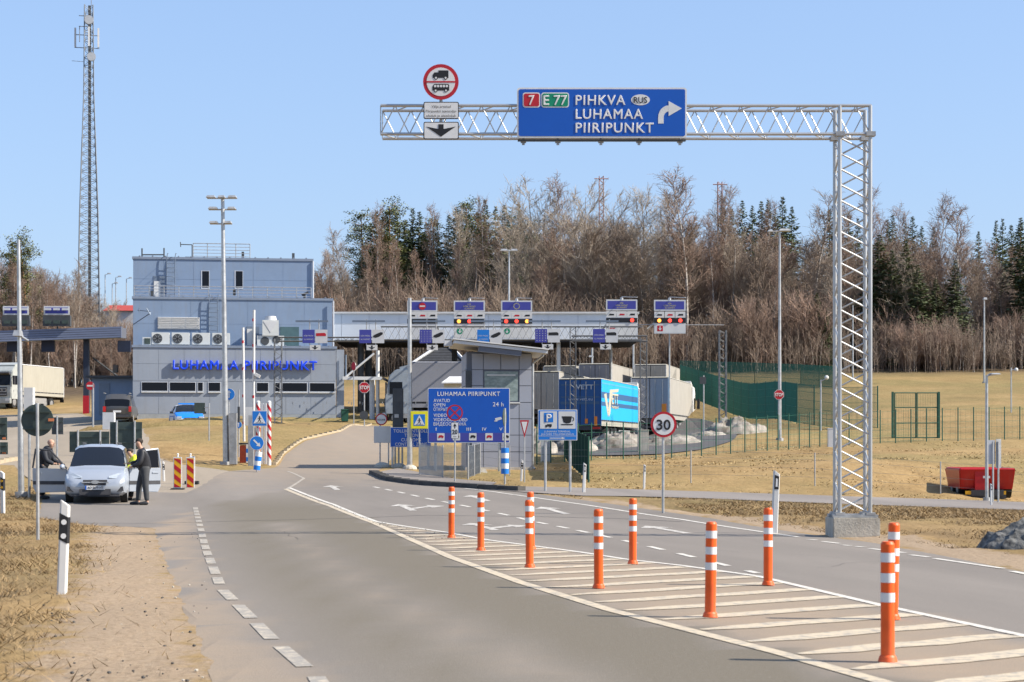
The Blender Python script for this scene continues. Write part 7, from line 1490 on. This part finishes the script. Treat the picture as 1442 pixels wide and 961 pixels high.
D = Loc(991, 100); t = thing('road_sign', 'small dark sign back on a post before the green fence', 'road sign', D.p); MB().cyl((0, 0, -.1), (0, 0, D.z(529)), .035, GALV, 8).build('post', t); MB().box((-.05, -.03, D.z(536)), (D.m(9), .03, D.m(10)), DARK).build('panel', t)
# ------------------------------------------------------------------ fences
MESHW = mat('fence_wire', (.22, .24, .24), .6, .3, var=.1)
def fence(name, lb, pts, h, step_px, post_r, m, wires, wire_r=.006, mesh=None, cat='fence'):
    """pts: ground points (x, y); posts every step metres"""
    T_ = plen(pts); n = max(1, int(round(T_ / step_px))); P_ = [along(pts, T_ * k / n) for k in range(n + 1)]; z_ = [gz(*p) for p in P_]; o = thing(name, lb, cat, (P_[0][0], P_[0][1], z_[0])); b = Vector(o.location)
    pm = MB().cyl((0, 0, -.2), (0, 0, h), post_r, m, 8).mesh('fence_post', True)
    for p, zz in zip(P_, z_): put('fence_post', pm, o, Vector((p[0], p[1], zz)) - b)
    for i in range(n):
        a, c = Vector((*P_[i], z_[i])) - b, Vector((*P_[i + 1], z_[i + 1])) - b
        mb = MB()
        for w_ in wires: mb.cyl(a + Vector((0, 0, w_)), c + Vector((0, 0, w_)), wire_r, MESHW if mesh is None else mesh[1], 3, caps=False)
        if mesh:
            k = max(1, int((c - a).length / mesh[0]))
            for j in range(k): q = a.lerp(c, (j + .5) / k); mb.cyl(q + Vector((0, 0, .05)), q + Vector((0, 0, h - .05)), mesh[2], mesh[1], 3, caps=False)
        q = mb.build('wire_mesh', o); q['kind'] = 'stuff'
    return o
g2 = lambda *pts: [tuple(G(px, Y)[:2]) for px, Y in pts]
GM = mat('green_wire_mesh', (.03, .145, .10), .6, var=.1)
fence('green_fence', 'low green post-and-wire fence running along the lorry yard to the right', g2((756, 81), (840, 84), (935, 86), (1050, 89), (1160, 94), (1290, 96), (1450, 98), (1520, 99)), 1.75, .92, .03, GRN, [.1, .4, .7, 1.0, 1.3, 1.65], .005, (.25, GM, .004))
fence('green_screen_fence', 'tall dark green screened fence curving behind the lorries', g2((958, 152), (1000, 140), (1040, 130), (1080, 121), (1120, 114), (1170, 109), (1236, 108)), 2.5, 2.5, .035, GRN, [.05, .5, 1.0, 1.5, 2.0, 2.42], .012, (.070, GM, .0125))
fence('green_screen_fence', 'farther dark green screened fence, upper wedge before the wood', g2((958, 168), (1040, 165), (1120, 161), (1180, 156)), 1.9, 2.5, .035, GRN, [.05, .6, 1.2, 1.85], .016, (.060, GM, .020))
fence('wire_fence', 'thin grey post-and-wire fence along the far edge of the side road', g2((676, 73), (690, 71), (757, 66), (838, 65), (1000, 65), (1085, 64.5), (1261, 64), (1436, 64), (1500, 64)), 1.15, 4.6, .022, GALVD, [.3, .6, .9, 1.12], .004)
fence('green_privacy_screen', 'short dark green net screen running towards the road behind the parking sign', g2((795, 88), (803, 80), (815, 72), (829, 65)), 1.62, 2.2, .03, GRN, [.05, .5, 1.0, 1.58], .01, (.04, mat('dark_green_net', (.008, .05, .034), .7), .02))
fence('mesh_fence', 'grey mesh fence panels on the corner before the booth', g2((591, 69), (625, 67), (656, 66), (676, 71)), 1.2, 2.0, .03, GALVD, [.05, .3, .6, .9, 1.18], .006, (.045, mat('grey_mesh', (.36, .37, .37), .5, .4, var=.15), .010))
D = Loc(1290, 98); t = thing('field_gate', 'tall green double-leaf gate frame in the low green fence', 'gate', D.p); x, z = D.x, D.z
for px in (1257, 1322): MB().box((x(px), 0, z(552) / 2 - .1), (.11, .11, z(552) + .2), GRN).build('gate_post', t)
for a, b in ((1260, 1289.5), (1291.5, 1320)):
    o = MB().cyl((x(a), 0, z(553)), (x(a), 0, z(617)), .035, GRN, 6).cyl((x(b), 0, z(553)), (x(b), 0, z(617)), .035, GRN, 6).build('gate_leaf', t); o['kind'] = 'stuff'
    for py in (553.5, 574, 596, 616.5): MB().cyl((x(a), 0, z(py)), (x(b), 0, z(py)), .03, GRN, 6).build('gate_rail', o)
    mb = MB()
    for k in range(12): mb.cyl((x(a + (b - a) * k / 12), 0, z(553)), (x(a + (b - a) * k / 12), 0, z(617)), .004, GM, 3, caps=False)
    q = mb.build('gate_mesh', o); q['kind'] = 'stuff'
# ------------------------------------------------------------------ cabinets, block, snow, rock, kerbs
for px, Y, w_, h_, m_, lb in ((769, 84, 15, 31, GREYW, 'pale grey utility cabinet behind the parking sign pole'), (1170, 93, 7, 26, GREYW, 'pale narrow cabinet left of the gantry column by the green fence'), (906, 92, 15, 30, CONC, 'square concrete block below the lattice leg by the lorries')):
    D = Loc(px, Y); t = thing('concrete_block' if m_ is CONC else 'utility_cabinet', lb, 'block' if m_ is CONC else 'cabinet', D.p); MB().box((0, .2, D.m(h_) / 2 - .05), (D.m(w_), D.m(w_) * .8, D.m(h_) + .1), m_).build('casing', t, bevel=.015); MB().box((0, .2, D.m(h_) + .02), (D.m(w_) * 1.06, D.m(w_) * .86, .05), m_).build('lid', t)
SNOW = mat('dirty_snow', (.36, .325, .28), .85, c2=(.10, .08, .058), scale=1.6, bump=.6, bscale=4)
ROCKM = mat('dark_rock', (.20, .195, .18), .9, c2=(.03, .03, .03), scale=9, bump=.7, bscale=12)
def lump(name, lb, cat, px, Y, w, d, h, m, seed, n=34):
    p = G(px, Y); vs = []; fs = []; r = random.Random(seed); ox, oy = r.uniform(0, 99), r.uniform(0, 99)
    for j in range(n):
        for i in range(n):
            u, v = i / (n - 1) * 2 - 1, j / (n - 1) * 2 - 1; q = max(0, 1 - (u * u + v * v)); k = mnoise.fractal(Vector((u * 2.2 + ox, v * 2.2 + oy, 0)), .8, 2.1, 5)
            X, Y2 = u * w / 2 * (1 + .12 * k), v * d / 2; z_ = h * q ** .6 * (.78 + .38 * k) if q > 0 else -.1; vs.append((X, Y2, gz(p.x + X, p.y + Y2) - p.z + max(-.12, z_ - .05)))
    for j in range(n - 1):
        for i in range(n - 1): a = j * n + i; fs.append((a, a + 1, a + n + 1, a + n))
    return tag(MB().add(vs, fs, m).build(name, None, p, smooth=True), lb, cat)
from mathutils import noise as mnoise
for px, Y, w, d, h, lb in ((872, 97, 3.6, 3, .95, 'long dirty snow heap under the light blue lorry trailer'), (812, 95, 2.2, 2.4, .9, 'dirty snow heap behind the green net screen'), (757, 93, 2.0, 2.2, 1.25, 'dirty snow heap at the right corner of the booth'), (942, 96, 3.6, 2.2, .55, 'low snow ridge behind the 30 sign'), (1028, 106, 3.4, 3, 1.15, 'grey snow heap at the foot of the thin lattice mast'), (1058, 108, 2.0, 2, .7, 'small snow heap right of the lattice mast'), (995, 101, 2.2, 2, .35, 'flat snow patch left of the lattice mast heap')): lump('snow_heap', lb, 'snow heap', px, Y, w, d, h, SNOW, px)
lump('rock', 'dark speckled boulder at the right edge of the road verge', 'rock', 1466, 29.5, 2.1, 1.5, .56, ROCKM, 4)
lump('grass_mound', 'dry grass mound hiding the wheels of the patrol car', 'mound', 262, 105.5, 13, 4, .55, MATS.get('mound') or bpy.data.materials['dry_grass_ground'], 8)
KERB = mat('pale_kerb', (.38, .31, .21), .9, var=.18, scale=3); KERBD = mat('dark_kerb', (.07, .065, .06), .9, var=.3)
def kerb(lb, pts, m, h=.13, w=.16, step=1.0):
    T_ = plen(pts); n = int(T_ / step); o = thing('kerb', lb, 'kerb', (*pts[0], gz(*pts[0]))); b = Vector(o.location)
    for k in range(n):
        a, c = along(pts, T_ * k / n), along(pts, T_ * (k + 1) / n); dx, dy = c[0] - a[0], c[1] - a[1]; L_ = math.hypot(dx, dy); z0, z1 = gz(*a), gz(*c)
        MB().box((0, 0, h / 2 - .04), (L_ - .015, w, h + .08), m).build('kerb_stone', o, Vector(((a[0] + c[0]) / 2, (a[1] + c[1]) / 2, (z0 + z1) / 2)) - b, math.atan2(dy, dx))
kerb('dark kerb curving below the customs sign and mesh fence', H((525,667),(545,676),(600,683.5),(680,688.5),(735,692)), KERBD, .14, .3)
kerb('pale kerb along the grass island right of the striped posts', H((386,655),(397,640),(425,620),(480,607),(522,598)), KERB, .09)
kerb('pale kerb at the edge of the verge left of the white car', H((-20,662),(0,652),(25,648)), KERB)
# ------------------------------------------------------------------ dry grass
STRAWD = mat('brown_blades', (.34, .235, .115), .9, c2=(.13, .085, .04), scale=1.2)
STRAW = mat('straw_blades', (.46, .33, .16), .9, c2=(.24, .16, .07), scale=1.5)
def blades(name, lb, polys, dens, h0, h1, seed, w=.012, m=None):
    rr = np.random.RandomState(seed); V = []; tot = 0
    for poly in polys:
        A = np.array(poly); lo, hi = A.min(0), A.max(0); n = int((hi - lo).prod() * dens); X = rr.uniform(lo[0], hi[0], n); Y = rr.uniform(lo[1], hi[1], n); k = inpoly(X, Y, poly)
        for Q_ in (ROAD, YARD, SIDE, PATH, TRUCKYARD): k &= ~inpoly(X, Y, Q_) & (pdist(X, Y, Q_) > .12)
        s_ = np.where(inpoly(X, Y, GRAVEL), np.clip(1 - pdist(X, Y, GRAVEL) / .6, 0, 1) * .3, 1.0); k &= rr.uniform(0, 1, n) < s_; cl = np.sin(X * 2.1 + 1.7 * np.sin(Y * .9)) * np.sin(Y * 1.7 + X * .6); k &= rr.uniform(-1.3, .7, n) < cl
        X, Y = X[k], Y[k]; V.append((X, Y))
    X = np.concatenate([v[0] for v in V]); Y = np.concatenate([v[1] for v in V]); Z = np.concatenate([gza(X[i:i + 20000], Y[i:i + 20000]) for i in range(0, len(X), 20000)]) - .03
    n = len(X); h = rr.uniform(h0, h1, n); a = rr.uniform(0, 6.28, n); le = rr.uniform(.8, 2.4, n) * h; b = rr.uniform(0, 6.28, n)
    P0 = np.stack([X, Y, Z], 1); sd = np.stack([np.cos(a), np.sin(a), a * 0], 1) * w * (1 + Y[:, None] / 40); tip = P0 + np.stack([np.cos(b) * le, np.sin(b) * le, h], 1)
    vs = np.stack([P0 - sd, P0 + sd, tip], 1).reshape(-1, 3); fs = np.arange(n * 3).reshape(-1, 3); me = bpy.data.meshes.new(name); me.from_pydata(vs.tolist(), [], fs.tolist()); me.materials.append(m or STRAW); me.update()
    tag(put(name, me), lb, 'grass', kind='stuff')
blades('dry_grass', 'dry straw-coloured grass on the near left verge', [[(-14, 10), (-2.2, 10), (-2.8, 16), (-5.2, 24), (-8, 38), (-20, 40)], [(-30, 38), (-7, 38), (-12, 60), (-30, 62)]], 260, .04, .12, 1, .006, STRAWD)
blades('dry_grass', 'tufty dry grass in the ditch between main road and side road', [[(5, 40), (7.5, 28), (14, 24), (26, 36), (22, 56), (3, 60)], H((690, 689), (740, 694), (822, 703), (822, 690))], 240, .03, .09, 2, .007, STRAWD)
blades('dry_grass', 'dry meadow grass beyond the side road', [[(-4, 62), (34, 56), (44, 100), (3, 92)]], 30, .02, .07, 3)
# loose stones and grit on the gravel shoulder and the striped island
rr = random.Random(9); mb = MB()
for k in range(330):
    if k < 130: x_, y_ = hit(rr.uniform(60, 300), rr.uniform(745, 960))
    else:
        f = rr.random(); a = along(LL, 4 + f * 24); b = along(UL, 4 + f * 24); g_ = rr.random(); x_, y_ = a[0] + (b[0] - a[0]) * g_, a[1] + (b[1] - a[1]) * g_
    s_ = rr.uniform(.006, .018); mb.ball((x_, y_, gz(x_, y_) + s_ * .3), s_, MATS['tar'] if k % 7 else CONC, 5, 4, (1, rr.uniform(.7, 1.3), .6))
tag(mb.build('grit'), 'loose grit and small stones on shoulder and striped island', 'grit', kind='stuff')
